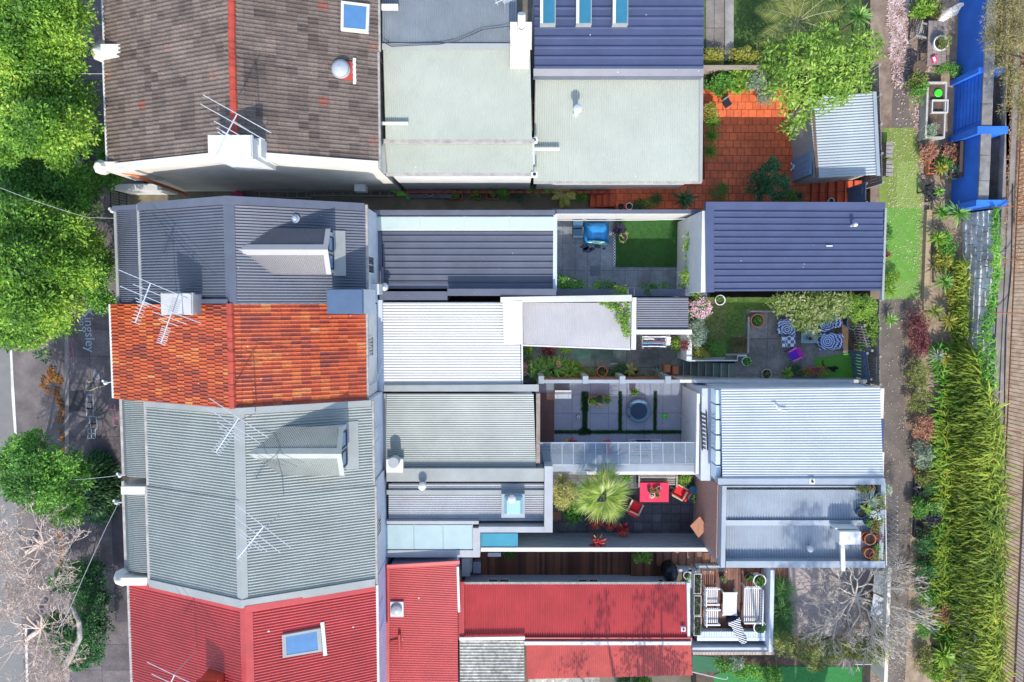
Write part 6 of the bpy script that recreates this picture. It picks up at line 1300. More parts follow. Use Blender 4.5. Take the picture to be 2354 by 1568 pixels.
mb=MB(); mb.box(P(1586,826,1.6).x,P(1586,828,1.6).y,0,P(1666,826,1.6).x,P(1586,821,1.6).y,1.55); mb.build('retaining_wall',M_concrete,label='concrete ledge between garden bed and steps',cat='wall')
mb=MB(); z=2.1; q=[P(1580,829,z),P(1678,829,z),P(1694,829,z),P(1695,818,z),P(1716,818,z)]; mb.tube(q,.03,8); hr=mb.build('handrail',M_white,label='white bent handrail above the garden steps',cat='handrail')
bush('pink and white flowering shrub at the garden bed corner',1608,708,GZ+.2,(26,26),1.4,2200,G_mid,.07,.035,extra=(G_pink,900,.06)); bush('tall pale green shrub along the shed end',1605,765,GZ+.2,(18,40),1.2,2600,G_sage,.08,.035); bush('yellow-green low shrub over the ledge by the steps',1612,812,GZ+.2,(22,14),.6,1500,G_yell,.05,.025); bush('mossy green shrub beside the yellow-green one',1645,802,GZ+.2,(24,20),.6,1500,G_mid,.06,.03)
pot('white bowl planter at the top of the small lawn',1655,690,1.4,12,.3,M_potw,G_mid,80,.15); pot('terracotta bowl full of grass on the garden edging',1741,737,GZ,16,.35,M_terra,G_grass,70,.35,.1,.03,'ros'); pot('white pot with strappy plant at the top of the steps',1716,831,GZ,11,.35,M_potw,G_mid,30,.35,.1,.06,'ros')
pot('cream stone ring planter on the garden paving',1762,860,GZ,12,.25,mat("cream_stone",(.48,.45,.38),.85,.15,6),G_olive,70,.1); rosette('lime green rosette plant near the stone ring planter',1809,858,GZ,16,.5,G_lime,26,.09,'plant'); bush('dark bush beside the flower barrow',1828,852,GZ,(18,14),.6,900,G_dark,.07,.03)
tree('garden_tree','pale leafed glossy tree shading the glass table and mandala chairs',1880,700,GZ,[(1800,698,2.9,(26,18),.4),(1840,695,3.2,(34,22),.5),(1880,698,3.3,(34,22),.5),(1850,730,3.0,(34,16),.4),(1885,722,3.1,(28,18),.4),(1920,700,3.0,(26,22),.4),(1842,745,2.7,(18,12),.3),(1870,756,2.6,(12,10),.2)],3000,leafmat("variegated_leaves",[(.05,.09,.02),(.13,.20,.04),(.28,.34,.10),(.50,.50,.28)],.5,.25,1.5),L=.19,W=.07,seed=81,clump=.22,per=10,r=.06,shell=.6)
tree('climbing_hedge','bright lime leafed creeper filling the corner by the lane',1985,740,GZ,[(1950,700,2.6,(24,20),.5),(1985,705,2.8,(26,24),.5),(1965,725,2.4,(20,14),.4),(1998,740,2.5,(14,34),.4),(2004,770,2.4,(10,26),.4)],5200,G_lime,.07,.04,'creeper',seed=82,clump=.15,r=.04)
bush('dark green grass tuft by the big pot and creeper',1925,712,GZ,(16,18),.7,700,G_mid,.12,.03); rosette('dark strappy plant between picket gate and mulch',1982,796,GZ,20,.5,G_mid,34,.07,'strappy_plant')
rosette('spiky plant growing at the lane end of the navy garage upper',2044,735,LANE,22,.3,G_yucca,30,.05,'yucca'); rosette('spiky plant at the garage foot beside the turf lower corner',2042,668,LANE,24,.3,G_lime,30,.05,'yucca'); bush('leafy shrub at the garage foot beside the turf',2048,640,LANE,(20,20),.6,700,G_lime,.09,.04); bush('small fern at the garage foot beside the bright turf',2040,540,LANE,(9,16),.3,300,G_mid,.1,.03); pot('small red-brown potted seedling at the garage foot',2038,585,LANE,7,.25,M_terra,G_purp,60,.15)
pot('big dark blue glazed pot under the lime creeper',1962,742,GZ,17,.6,M_potblue,G_mid,60,.2)
mb=MB(); x0,y0,x1,y1=RC(1918,745,1985,806,GZ); mb.box(x0,y0,GZ-.1,x1,y1,GZ+.02); struct('mulch_bed',mb,mat("bark_mulch",(.13,.085,.055),.95,.4,14,bump=.6,bscale=40))
mb=MB(); q=[P(u,v,GZ+.012) for u,v in ((1870,824),(1976,808),(1986,866),(1880,874))]; mb.slab([a+Vector((0,0,.012)) for a in q],.02); mb.build('turf_mat',mat("mat_turf",(.10,.30,.03),.9,.12,9,col2=(.16,.40,.05),bump=.6,bscale=90),label='bright green turf mat laid skewed on the garden paving',cat='mat')
# chairs under mandala throws
def mandala(name,c,r0=.42):
    if name in MC: return MC[name]
    m,nt,b=_nt(name); N=nt.nodes.new; L=nt.links.new; tc=N("ShaderNodeTexCoord"); mp=N("ShaderNodeMapping"); mp.inputs["Location"].default_value=(-c[0],-c[1],0); L(tc.outputs["Object"],mp.inputs[0])
    sx=N("ShaderNodeSeparateXYZ"); L(mp.outputs[0],sx.inputs[0])
    def mth(op,a,b_=None):
        n=N("ShaderNodeMath"); n.operation=op
        for i,x in enumerate((a,b_)):
            if x is None: continue
            if isinstance(x,(int,float)): n.inputs[i].default_value=x
            else: L(x,n.inputs[i])
        return n.outputs[0]
    r=mth('SQRT',mth('ADD',mth('MULTIPLY',sx.outputs[0],sx.outputs[0]),mth('MULTIPLY',sx.outputs[1],sx.outputs[1]))); th=mth('ARCTAN2',sx.outputs[1],sx.outputs[0])
    petals=mth('ABSOLUTE',mth('SINE',mth('MULTIPLY',th,11))); v=mth('SINE',mth('ADD',mth('MULTIPLY',r,62),mth('MULTIPLY',petals,2.0))); g=mth('GREATER_THAN',v,.1)
    rp=N("ShaderNodeValToRGB"); rp.color_ramp.elements[0].color=(.03,.07,.28,1); rp.color_ramp.elements[1].color=(.62,.68,.76,1); L(g,rp.inputs[0]); L(rp.outputs[0],b.inputs[0]); b.inputs["Roughness"].default_value=.9
    MC[name]=m; return m
def throw_chair(label,u,v,w,d,rz,seed,zb=GZ):
    c=P(u,v,zb+.6); R=thing('covered_armchair',label,'armchair',(c.x,c.y,zb),'armchairs under blue and white throws'); R.rotation_euler=(0,0,rz); ROOT[R.name]=Vector((0,0,0)); ra=random.Random(seed); N=13; pts=[];F=[]
    for i in range(N):
        for j in range(N):
            a=i/(N-1)*2-1; b=j/(N-1)*2-1; rim=1+.10*math.sin(7*math.atan2(b,a)+seed)+.03*ra.random(); e=max(abs(a),abs(b))
            z=.46 if a<.45 else .46+.34*min(1,(a-.45)/.25)
            if abs(b)>.62: z=max(z,.60)
            if e>.86: z-= .18+.10*ra.random()
            pts.append((a*w/2*rim,b*d/2*rim,z+ra.gauss(0,.012)))
    for i in range(N-1):
        for j in range(N-1): F.append((i*N+j,(i+1)*N+j,(i+1)*N+j+1,i*N+j+1))
    mb=MB(); mb.add(pts,F); mb.build('throw',mandala("mandala_throw_%d"%(seed%2),(-.12,.0)),R,smooth=True)
    mb=MB(); mb.box(-w*.42,-d*.40,.18,w*.42,d*.40,.40); mb.build('seat',M_ply,R)
    for sx in (-1,1):
        for sy in (-1,1): mb=MB(); mb.box(sx*w*.38-.03,sy*d*.36-.03,0,sx*w*.38+.03,sy*d*.36+.03,.2); mb.build('leg',M_ply,R)
    return R
throw_chair('armchair under mandala throw tilted beneath the pale leafed tree right of table',1908,741,.98,.72,.35,3); throw_chair('armchair under large round mandala throw nearest the green mat',1911,785,1.02,.80,0,4); throw_chair('armchair under crumpled mandala throw left of the glass table',1812,752,.78,.82,1.5,6)
c=P(1811,785,GZ+.45); R=thing('ottoman','ottoman under navy and white checked cloth left of table','ottoman',(c.x,c.y,GZ)); mb=MB(); mb.obox((c.x+.03,c.y,GZ+.42),(.62,.52,.06),.08); mb.lathe([(.0,0),(.08,0),(.08,.5),(0,.5)],(c.x-.28,c.y-.25,GZ+.48),8) if False else mb.obox((c.x-.24,c.y,GZ+.50),(.16,.54,.12),.08); mb.build('cover',(lambda m:m)(checker("navy_white_check",(.66,.68,.72),(.08,.12,.22),6.5)),R); mb=MB(); mb.obox((c.x,c.y,GZ+.2),(.5,.44,.38),.08); mb.build('base',M_ply,R)
c=P(1860,765,GZ+.55); R=thing('garden_table','blue-grey glass topped table under the pale leafed tree','table',(c.x,c.y,GZ)); mb=MB(); mb.box(c.x-.36,c.y-.46,GZ+.54,c.x+.36,c.y+.46,GZ+.57); mb.build('tabletop',mat("table_glass",(.16,.27,.30),.15,.1,3,spec=.8),R); mb=MB()
for a in ((-.38,-.48,.38,-.45),(-.38,.45,.38,.48),(-.38,-.45,-.35,.45),(.35,-.45,.38,.45)): mb.box(c.x+a[0],c.y+a[1],GZ+.52,c.x+a[2],c.y+a[3],GZ+.585)
mb.build('frame',mat("sage_frame",(.30,.40,.42),.5),R)
for sx in (-.34,.34):
    for sy in (-.44,.44): mb=MB(); mb.box(c.x+sx-.02,c.y+sy-.02,GZ,c.x+sx+.02,c.y+sy+.02,GZ+.54); mb.build('leg',MC["sage_frame"],R)
pot('small pink-rimmed pot on the glass table',1862,778,GZ+.585,5.5,.16,mat("pink_white_pot",(.6,.45,.42),.5),G_dark,30,.08); mb=MB(); p=P(1872,764,GZ+.62); mb.lathe([(.07,0),(.12,.02),(.125,.03),(.0,.02)],(p.x,p.y,GZ+.587),18); mb.build('plate',M_potw,label='white plate on the glass table',cat='plate')
# purple kids chair
c=P(1825,815,GZ+.35); R=thing('camping_chair','small purple and pink folding camping chair','chair',(c.x,c.y,GZ),None); R.rotation_euler=(0,0,.5); ROOT[R.name]=Vector(); mb=MB(); mb.add([(-.22,-.2,.3),(.18,-.22,.3),(.18,.22,.3),(-.22,.2,.3),(-.02,0,.24)],[(0,1,4),(1,2,4),(2,3,4),(3,0,4)]); mb.build('seat',mat("purple_cloth",(.16,.03,.55),.7),R)
mb=MB(); mb.add([(.18,-.24,.3),(.18,.24,.3),(.30,.26,.62),(.30,-.26,.62)],[(0,1,2,3)]); mb.build('backrest',mat("magenta_cloth",(.75,.05,.50),.7),R)
for s_ in (-1,1): mb=MB(); mb.add([(-.22,s_*.2,.42),(.22,s_*.22,.46),(.22,s_*.30,.46),(-.22,s_*.28,.42)],[(0,1,2,3)]); mb.build('armrest',mat("pink_cloth",(.80,.15,.50),.7),R)
for s_ in (-1,1):
    for t in (-1,1): mb=MB(); mb.tube([(t*.24,s_*.26,0),(t*-.18,s_*.22,.44)],.014,6); mb.build('leg',M_black,R)
# bicycle shaped planter cart
c=P(1872,853,GZ+.5); R=thing('flower_cart','rusty bicycle shaped cart planter full of flowers','planter',(c.x,c.y,GZ)); mb=MB(); mb.box(c.x-.38,c.y-.16,GZ+.3,c.x+.3,c.y+.16,GZ+.34); mb.box(c.x-.38,c.y-.17,GZ+.34,c.x+.3,c.y-.15,GZ+.46); mb.box(c.x-.38,c.y+.15,GZ+.34,c.x+.3,c.y+.17,GZ+.46); mb.build('tray',M_rust,R)
def ring(mb,c,R_,r,ax='z',n=20):
    pts=[]
    for k in range(n+1):
        a=2*math.pi*k/n; pts.append(Vector(c)+(Vector((math.cos(a)*R_,0,math.sin(a)*R_)) if ax=='y' else Vector((math.cos(a)*R_,math.sin(a)*R_,0)))); 
    mb.tube(pts,r,5,cap=False)
for dx,ri in ((.36,.24),(-.5,.20)):
    mb=MB(); pts=[]; 
    for k in range(21): a=2*math.pi*k/20; pts.append((c.x+dx+math.cos(a)*ri,c.y-.04+math.sin(a)*ri*.75,GZ+.38+math.sin(a)*ri*.55))
    mb.tube(pts,.02,5,cap=False)
    for k in range(4): a=math.pi*k/4; mb.tube([(c.x+dx+math.cos(a)*ri,c.y-.04+math.sin(a)*ri*.75,GZ+.38+math.sin(a)*ri*.55),(c.x+dx-math.cos(a)*ri,c.y-.04-math.sin(a)*ri*.75,GZ+.38-math.sin(a)*ri*.55)],.006,3)
    mb.build('wheel',M_rust,R)
mb=MB(); mb.tube([(c.x-.55,c.y+.1,GZ+.45),(c.x-.1,c.y+.2,GZ+.62),(c.x+.5,c.y+.2,GZ+.6),(c.x+.5,c.y-.2,GZ+.5)],.018,6); mb.tube([(c.x-.75,c.y,GZ+.5),(c.x-.35,c.y+.1,GZ+.5)],.018,6); mb.build('frame',M_rust,R)
npmesh('flowers',cloud([((c.x,c.y,GZ+.5),(.4,.2,.1))],500,.05,.035,.08,seed=6,per=8),4,leafmat("mixed_flowers",[(.5,.05,.08),(.6,.2,.1),(.15,.2,.05),(.35,.1,.6)],.6,.2,9),R); npmesh('foliage',cloud([((c.x+.5,c.y-.05,GZ+.45),(.2,.16,.1)),((c.x-.4,c.y-.1,GZ+.45),(.15,.12,.1))],260,.07,.035,.08,seed=8,per=8),4,G_lime,R)
# ------------------------------------------------------------------ grey courtyard (D)
mb=MB(); x0,y0,x1,y1=RC(1238,905,1274,1017,.42); n=15
for k in range(n): mb.box(x0+(x1-x0)*k/n+.01,y0,.25,x0+(x1-x0)*(k+1)/n-.01,y1,.40)
mb.build('timber_deck',M_deck2,label='dark slatted timber deck strip at the left end of grey courtyard',cat='deck')
GRS=leafmat("mondo_grass",[(.015,.07,.015),(.03,.11,.022),(.05,.16,.035)],.7,.2,2)
def strip(u0,v0,u1,v1,n,w0=0):
    x0,y0,x1,y1=RC(u0,v0,u1,v1,.26); return blades(np.stack([NR.uniform(x0,x1,n),NR.uniform(y0,y1,n),np.full(n,.255)],1),NR.rand(n)*6.28,NR.uniform(.3,1.3,n),NR.uniform(.05,.12,n),np.full(n,.014),NR.rand(n),1,(1,.2))
npmesh('mondo_grass',np.concatenate([strip(1338,900,1350,990,1800),strip(1335,900,1352,945,800),strip(1421,900,1429,990,1300),strip(1502,900,1509,990,1300),strip(1274,989,1577,997,4000),strip(1330,985,1356,1000,500)]),4,GRS,kind='stuff',label='dark grass strips growing between grey courtyard pavers',cat='grass')
mb=MB(); 
for q_ in ((1339,900,1349,990),(1422,900,1428,990),(1503,900,1508,990),(1274,991,1577,996)):
    x0,y0,x1,y1=RC(*q_,.256); mb.quad((x0,y0,.256+.002*(q_[1]<950)),(x1,y0,.256+.002*(q_[1]<950)),(x1,y1,.256+.002*(q_[1]<950)),(x0,y1,.256+.002*(q_[1]<950)))
struct('grass_joint',mb,mat("dark_lawn_base",(.02,.055,.012)))
c=P(1468,945,.55); R=thing('toddler_trampoline','round blue-rimmed toddler trampoline with handle on grey pavers','trampoline',(c.x,c.y,.25)); mb=MB(); mb.lathe([(.0,.26),(.41,.26),(.42,.28)],(c.x,c.y,.25),30); mb.build('mat',mat("trampoline_mat",(.02,.045,.085),.6),R)
mb=MB(); mb.lathe([(.41,.27),(.44,.31),(.54,.32),(.6,.30),(.61,.26),(.59,.24)],(c.x,c.y,.25),30); mb.build('rim_pad',mat("steel_blue_pad",(.12,.20,.27),.55),R,smooth=True)
mb=MB(); mb.tube([(c.x-.52,c.y-.25,.5),(c.x-.50,c.y-.2,1.05),(c.x-.50,c.y+.2,1.05),(c.x-.52,c.y+.25,.5)],.018,7); mb.build('handle',M_black,R)
for k in range(6): a=k*1.047; mb=MB(); mb.tube([(c.x+.55*math.cos(a),c.y+.55*math.sin(a),.25),(c.x+.55*math.cos(a),c.y+.55*math.sin(a),.5)],.018,6); mb.build('leg',M_black,R)
p=P(1329,958.5,.4); R=thing('football','black and white football on the grey pavers','ball',(p.x,p.y,.255)); bm=bmesh.new(); bmesh.ops.create_icosphere(bm,subdivisions=3,radius=.115); me=bpy.data.meshes.new('ball'); 
ico=bmesh.new(); bmesh.ops.create_icosphere(ico,subdivisions=1,radius=1); cs=[v.co.normalized() for v in ico.verts]; ico.free()
for f in bm.faces: f.material_index=1 if max(f.calc_center_median().normalized().dot(q) for q in cs)>.93 else 0
bm.to_mesh(me); bm.free(); me.materials.append(M_potw); me.materials.append(M_black); o=bpy.data.objects.new('ball_skin',me); COL.objects.link(o); o.parent=R; o.location=(0,0,.115)
p=P(1528,957,.35); mb=MB(); mb.lathe([(.06,0),(.12,.06),(.12,.13),(.06,.18),(0,.19)],(p.x,p.y,.255),14,1,.95); mb.tube([(p.x-.1,p.y+.05,.36),(p.x-.13,p.y+.08,.34)],.03,5); mb.mat(1).lathe([(.03,.187),(.03,.195),(0,.195)],(p.x,p.y,.255),8); mb.build('toy_helmet',[mat("bright_green_plastic",(.06,.72,.03),.4),M_black],label='bright green round toy on the grey pavers',cat='toy')
for u,v,r,m,l,st,hl in ((1362,922,11,G_mid,'largest of three clustered terracotta pots on grey pavers','ros',.3),(1378,915,8,G_dark,'middle pot of three clustered on grey pavers','bush',.25),(1395,917,8,G_mid,'right leafy pot of three clustered on grey pavers','bush',.3),(1457,902,8,G_mid,'small leafy pot by the top wall of grey courtyard','bush',.25)): pot(l,u,v,.25,r,.4,M_terra,m,50 if st=='ros' else 160,hl,.09,.04,st)
pot('pot of yellow and white daisies in front of the clustered pots',1380,930,.25,7,.25,M_terra,leafmat("yellow_daisies",[(.7,.55,.05),(.75,.7,.3),(.8,.8,.7)],.6,.2,9),120,.15,.05,.04)
mb=MB(); p=P(1294,907,.9); mb.box(p.x-.38,p.y-.12,.3,p.x+.38,p.y+.16,.85); mb.box(p.x-.40,p.y-.2,.85,p.x+.40,p.y+.2,.9); mb.build('cabinet',M_white,label='white slatted cabinet against the top wall of grey courtyard',cat='cabinet')
wire('pole','thin grey pole propped diagonally against the white screen wall',[(1552,948,.3),(1596,977,2.2)],.03,M_galv,'pole')
mb=MB(); x0,y0,x1,y1=RC(1588,980,1598,1034,.5); mb.box(x0,y0,.25,x1,y1,.5); mb.build('orange_board',mat("orange_board",(.5,.2,.05),.6),label='orange-brown board at the right end of grey courtyard',cat='board')
for u,v,c_,l,rz in ((1311,1010,(.75,.18,.02),'orange toy dumb-bell beside the awning edge',.6),(1318,1014,(.6,.02,.06),'red toy block beside the orange toy',-.1),(1337,1033,(.8,.30,.15),'pale orange toy bone seen through the awning glass',.9)):
    p=P(u,v,.3); mb=MB(); d=Vector((math.cos(rz),math.sin(rz),0))*.13; mb.tube([p-d,p+d],.03,6); mb.lathe([(0,-.05),(.05,-.04),(.05,.04),(0,.05)],p-d,8); mb.lathe([(0,-.05),(.05,-.04),(.05,.04),(0,.05)],p+d,8); mb.build('toy',mat("toy_%d"%int(c_[1]*100),c_,.4),label=l,cat='toy')
p=P(1306,1011,.3); mb=MB(); mb.lathe([(0,0),(.05,.03),(.05,.07),(0,.1)],(p.x-.1,p.y,.255),10); mb.build('small_ball',mat("yellow_green_ball",(.5,.7,.1),.6),label='small yellow-green ball beside the orange toy',cat='ball')
R=thing('clothes_horse','clothes airer with white and blue laundry under the glass awning','clothes airer',P(1480,1032,.25)); bpy.data.objects.remove(R)
airer('clothes airer with blue cloths and white shirts under the glass awning',1482,1030,.25,1.5,.85,[(.3,.6,.05,BL,.25),(.02,.12,.5,LB,.3),(.2,.55,.55,NV,.04),(.55,.75,.4,NV,.05),(.62,.95,.45,WH,.25),(.7,.95,.6,WH,.3),(.95,1.0,.3,LB,.5),(.25,.7,.85,NV,.5),(.02,.14,.3,WH,.4)],seed=8)
mb=MB(); p=P(1398,1030,.6); mb.obox((p.x,p.y,.32),(.22,.62,.12),-.1); mb.obox((p.x-.05,p.y+.25,.36),(.36,.14,.1),.2); mb.obox((p.x+.03,p.y-.28,.34),(.26,.12,.1),-.3); mb.build('crumpled_towel',mat("coral_red_cloth",(.65,.05,.07),.8,.2,5),label='coral red cloth lying beneath the awning glass',cat='cloth')
# person resting under the awning, legs stretched to the left
def skin_body(name,joints,edges,m,parent,sub=2):
    me=bpy.data.meshes.new(name); off=ROOT.get(parent.name,Vector()); me.from_pydata([tuple(Vector(j[0])-off) for j in joints],edges,[]); o=bpy.data.objects.new(name,me); COL.objects.link(o); o.parent=parent
    o.modifiers.new('s','SKIN'); 
    for v,j in zip(me.skin_vertices[0].data,joints): v.radius=(j[1],j[1]*(j[2] if len(j)>2 else 1)); 
    me.skin_vertices[0].data[0].use_root=True
    q=o.modifiers.new('d','SUBSURF'); q.levels=sub; q.render_levels=sub; me.materials.append(m); return o
M_skin=mat("skin",(.60,.38,.28),.6,.05,8)
c=P(1289,1027,.5); R=thing('person','person lying on their back under the glass awning, bare legs, striped shorts, blue top','person',(c.x,c.y,.25)); z=.40
hp=Vector((c.x-.02,c.y,z)); X=lambda dx,dy,dz: Vector((c.x+dx,c.y+dy,z+dz))
body=[(X(0,0,0),.125),(X(.2,0,.01),.12),(X(.42,0,.02),.13),(X(.55,0,.02),.07),(X(.62,0,.03),.05),(X(.72,0,.05),.085),(X(.80,0,.05),.08),
 (X(-.06,.09,0),.09),(X(-.46,.08,.04),.055),(X(-.84,.07,.0),.038),(X(-.90,.07,.06),.03),(X(-.90,.075,.14),.022),
 (X(-.06,-.09,0),.09),(X(-.46,-.09,.04),.055),(X(-.82,-.10,.0),.038),(X(-.88,-.10,.06),.03),(X(-.88,-.11,.14),.022),
 (X(.48,.17,.02),.055),(X(.24,.27,0),.04),(X(.02,.24,.0),.03),(X(-.06,.22,.01),.022),(X(.48,-.17,.02),.055),(X(.24,-.27,0),.04),(X(.02,-.25,.0),.03),(X(-.06,-.23,.01),.022)]
E_=[(0,1),(1,2),(2,3),(3,4),(4,5),(5,6),(0,7),(7,8),(8,9),(9,10),(10,11),(0,12),(12,13),(13,14),(14,15),(15,16),(2,17),(17,18),(18,19),(19,20),(2,21),(21,22),(22,23),(23,24)]
skin_body('body',body,E_,M_skin,R)
skin_body('top',[(X(.02,0,0),.14),(X(.2,0,.01),.135),(X(.42,0,.02),.145),(X(.48,.17,.02),.068),(X(.36,.22,.01),.055),(X(.48,-.17,.02),.068),(X(.36,-.22,.01),.055)],[(0,1),(1,2),(2,3),(3,4),(2,5),(5,6)],mat("navy_top",(.06,.13,.28),.9,.2,9),R)
def stripes(name,a,b,sc,axis='x',rot=0):
    if name in MC: return MC[name]
    m,nt,bb=_nt(name); w=nt.nodes.new("ShaderNodeTexWave"); w.bands_direction=axis.upper(); w.inputs["Scale"].default_value=sc; w.inputs["Distortion"].default_value=.8; w.inputs["Detail"].default_value=0
    g=nt.nodes.new("ShaderNodeTexCoord"); mp=nt.nodes.new("ShaderNodeMapping"); mp.inputs["Rotation"].default_value=(0,0,rot); nt.links.new(g.outputs["Object"],mp.inputs[0]); nt.links.new(mp.outputs[0],w.inputs[0]); rp=nt.nodes.new("ShaderNodeValToRGB"); rp.color_ramp.interpolation='CONSTANT'; rp.color_ramp.elements[0].color=rgb(a); rp.color_ramp.elements[1].position=.5; rp.color_ramp.elements[1].color=rgb(b); nt.links.new(w.outputs[0],rp.inputs[0]); nt.links.new(rp.outputs[0],bb.inputs[0]); bb.inputs["Roughness"].default_value=.9; MC[name]=m; return m
skin_body('shorts',[(X(.02,0,0),.138),(X(-.08,.09,0),.102),(X(-.22,.085,.015),.088),(X(-.08,-.09,0),.102),(X(-.22,-.09,.015),.088)],[(0,1),(1,2),(0,3),(3,4)],stripes("striped_cloth",(.06,.05,.2),(.6,.6,.68),9,'y'),R)
mb=MB(); mb.lathe([(.0,-.02),(.09,0),(.10,.05),(.07,.10),(0,.12)],X(.80,0,.02),14); mb.build('hair',mat("dark_hair",(.03,.02,.015),.7),R,smooth=True)
# ------------------------------------------------------------------ palm courtyard (E)
def fan_palm(label,u,v,zb,h,rpx,nf,seed):
    R_=np.random.RandomState(seed); z=zb+h; s=(HC-z)/FP; c=P(u,v,z); b=Vector((c.x,c.y,zb)); T=thing('fan_palm',label,'palm',b); q=[];az=[];el=[];LL=[]; pm=MB(); Rr=rpx*s
    for i in range(nf):
        a=i*2.39996; t=i/nf; e=1.25-1.25*t; pl=Rr*(.30+.28*t); d=np.array([math.cos(a)*math.cos(e),math.sin(a)*math.cos(e),math.sin(e)]); hub=np.array(c)+d*pl+np.array([0,0,-.25*t*t]); pm.tube([c,Vector(hub)],.014,4,cap=False)
        nb=26; sp=np.linspace(-1.9,1.9,nb)
        for w in sp:
            q.append(hub); az.append(a+w*.85); el.append(e*.75*math.cos(w*.6)-.12); LL.append(Rr*.60*(1-.12*abs(w))*(.9+.2*R_.rand()))
    V=blades(np.array(q),np.array(az),np.array(el),np.array(LL),np.full(len(q),.05),R_.uniform(.25,.75,len(q)),3,(.5,1,.6,.05))
    npmesh('fronds',V,8,G_palm,T); pm.build('petiole',G_palm,T); mb=MB(); mb.tube([b-Vector((0,0,.1)),b+Vector((.04,0,h*.5)),c],[.17,.14,.13],10); mb.build('trunk',M_bark,T); return T
G_palm=leafmat("fan_palm_fronds",[(.07,.14,.02),(.16,.27,.03),(.34,.42,.06),(.58,.58,.20)],.4,.3,1.4)
fan_palm('big fan palm with starburst crown in the charcoal courtyard',1385,1136,.3,3.3,74,13,4)
tree('bamboo_clump','pale yellow bamboo-like shrub left of the fan palm',1294,1135,.3,[(1290,1115,2.6,(18,18),.6),(1298,1135,2.4,(22,22),.7),(1285,1150,2.2,(16,14),.5)],2600,leafmat("yellow_bamboo",[(.16,.18,.04),(.34,.33,.07),(.52,.48,.15),(.6,.58,.3)],.5,.3,2),.15,.035,'bamboo',seed=61,clump=.22,r=.03)
bush('dark broad leafed plant under the palm lower left',1318,1175,.3,(24,26),1.0,420,G_mid,.26,.08)
for i,(u,v,l) in enumerate(((1367,1200,'left bromeliad of three at the palm foot'),(1400,1205,'middle bromeliad of three at the palm foot'),(1431,1216,'right bromeliad of three at the palm foot'),(1374,1247,'red bromeliad alone on top of the dark wall'))): rosette(l,u,v,.3 if i<3 else .9,21 if i!=1 else 17,.45 if i<3 else 1.1,G_red,30,.10,'bromeliad','plant',el=(.1,1.2),droop=.4,taper=(.5,1,.95,.25))
def slat_bench(label,u,v,zb,w,d,m,rz=0,back=True,name='bench',cat='bench',group=None,n=5,arms=True,sh=.42):
    c=P(u,v,zb+sh); R=thing(name,label,cat,(c.x,c.y,zb),group); R.rotation_euler=(0,0,rz); ROOT[R.name]=Vector(); 
    mb=MB()
    for k in range(n): y=-d/2+d*(k+.5)/n; mb.box(-w/2,y-d/n*.30,sh-.03,w/2,y+d/n*.30,sh)
    mb.build('seat',m,R)
    mb=MB(); mb.box(-w/2-.02,-d/2,sh-.09,w/2+.02,-d/2+.05,sh-.032); mb.box(-w/2-.02,d/2-.05,sh-.09,w/2+.02,d/2,sh-.032); mb.build('frame',m,R)
    if back:
        mb=MB(); mb.box(-w/2,d/2,.80,w/2,d/2+.05,.88); mb.box(-w/2,d/2,.5,w/2,d/2+.05,.54)
        nn=int(w/.12)
        for k in range(nn): x=-w/2+w*(k+.5)/nn; mb.box(x-.02,d/2+.01,.54,x+.02,d/2+.04,.80)
        mb.build('backrest',m,R)
    for sx in (-1,1):
        if arms: mb=MB(); mb.box(sx*w/2-.035,-d/2-.04,.60,sx*w/2+.035,d/2+.05,.64); mb.build('armrest',m,R)
        for sy in (-1,1): mb=MB(); mb.box(sx*w/2-.03,sy*d/2-.03,0,sx*w/2+.03,sy*d/2+.03,.6 if (arms or (back and sy>0)) else sh-.03); mb.build('leg',m,R)
    return R
slat_bench('grey weathered slatted bench against the white wall in charcoal courtyard',1510,1104,.3,1.85,.5,mat("silvery_timber",(.33,.30,.27),.8,.25,4,stretch=(1,8,1)),math.pi*0,True)
c=P(1502,1130,.85); R=thing('table','table under a raspberry red cloth in charcoal courtyard','table',(c.x,c.y,.3)); mb=MB(); w,d=.70,.47
mb.box(c.x-w+.01,c.y-d+.01,.98,c.x+w-.01,c.y+d-.01,1.0); mb.build('tabletop',M_ply,R)
mb=MB(); mb.slab([(c.x-w,c.y-d,1.012),(c.x+w,c.y-d,1.012),(c.x+w,c.y+d,1.012),(c.x-w,c.y+d,1.012)],.004); mb.box(c.x-w-.006,c.y-d-.006,.82,c.x-w,c.y+d+.006,1.012); mb.box(c.x+w,c.y-d-.006,.80,c.x+w+.006,c.y+d+.006,1.012); mb.box(c.x-w,c.y-d-.006,.81,c.x+w,c.y-d,1.012); mb.box(c.x-w,c.y+d,.81,c.x+w,c.y+d+.006,1.012); mb.build('tablecloth',mat("raspberry_cloth",(.66,.035,.085),.8,.12,5,bump=.3,bscale=10),R)
for sx in (-.6,.6):
    for sy in (-.38,.38): mb=MB(); mb.box(c.x+sx-.03,c.y+sy-.03,.3,c.x+sx+.03,c.y+sy+.03,.98); mb.build('leg',M_ply,R)
for u,v,m,r,l,lf in ((1493,1127,M_potgrey,5,'left leafy potted plant on red table',G_olive),(1505,1127,M_terra,5,'centre brownish potted plant on red table',G_olive),(1514,1123,M_potw,5,'right dark potted plant on red table',G_purp),(1499,1139,M_potw,6,'lower left patterned pot on red table',G_white),(1511,1139,M_terra,5,'lower right potted plant on red table',G_mid)): pot(l,u,v,1.016,r,.16,m,lf,70,.12,.05,.025)
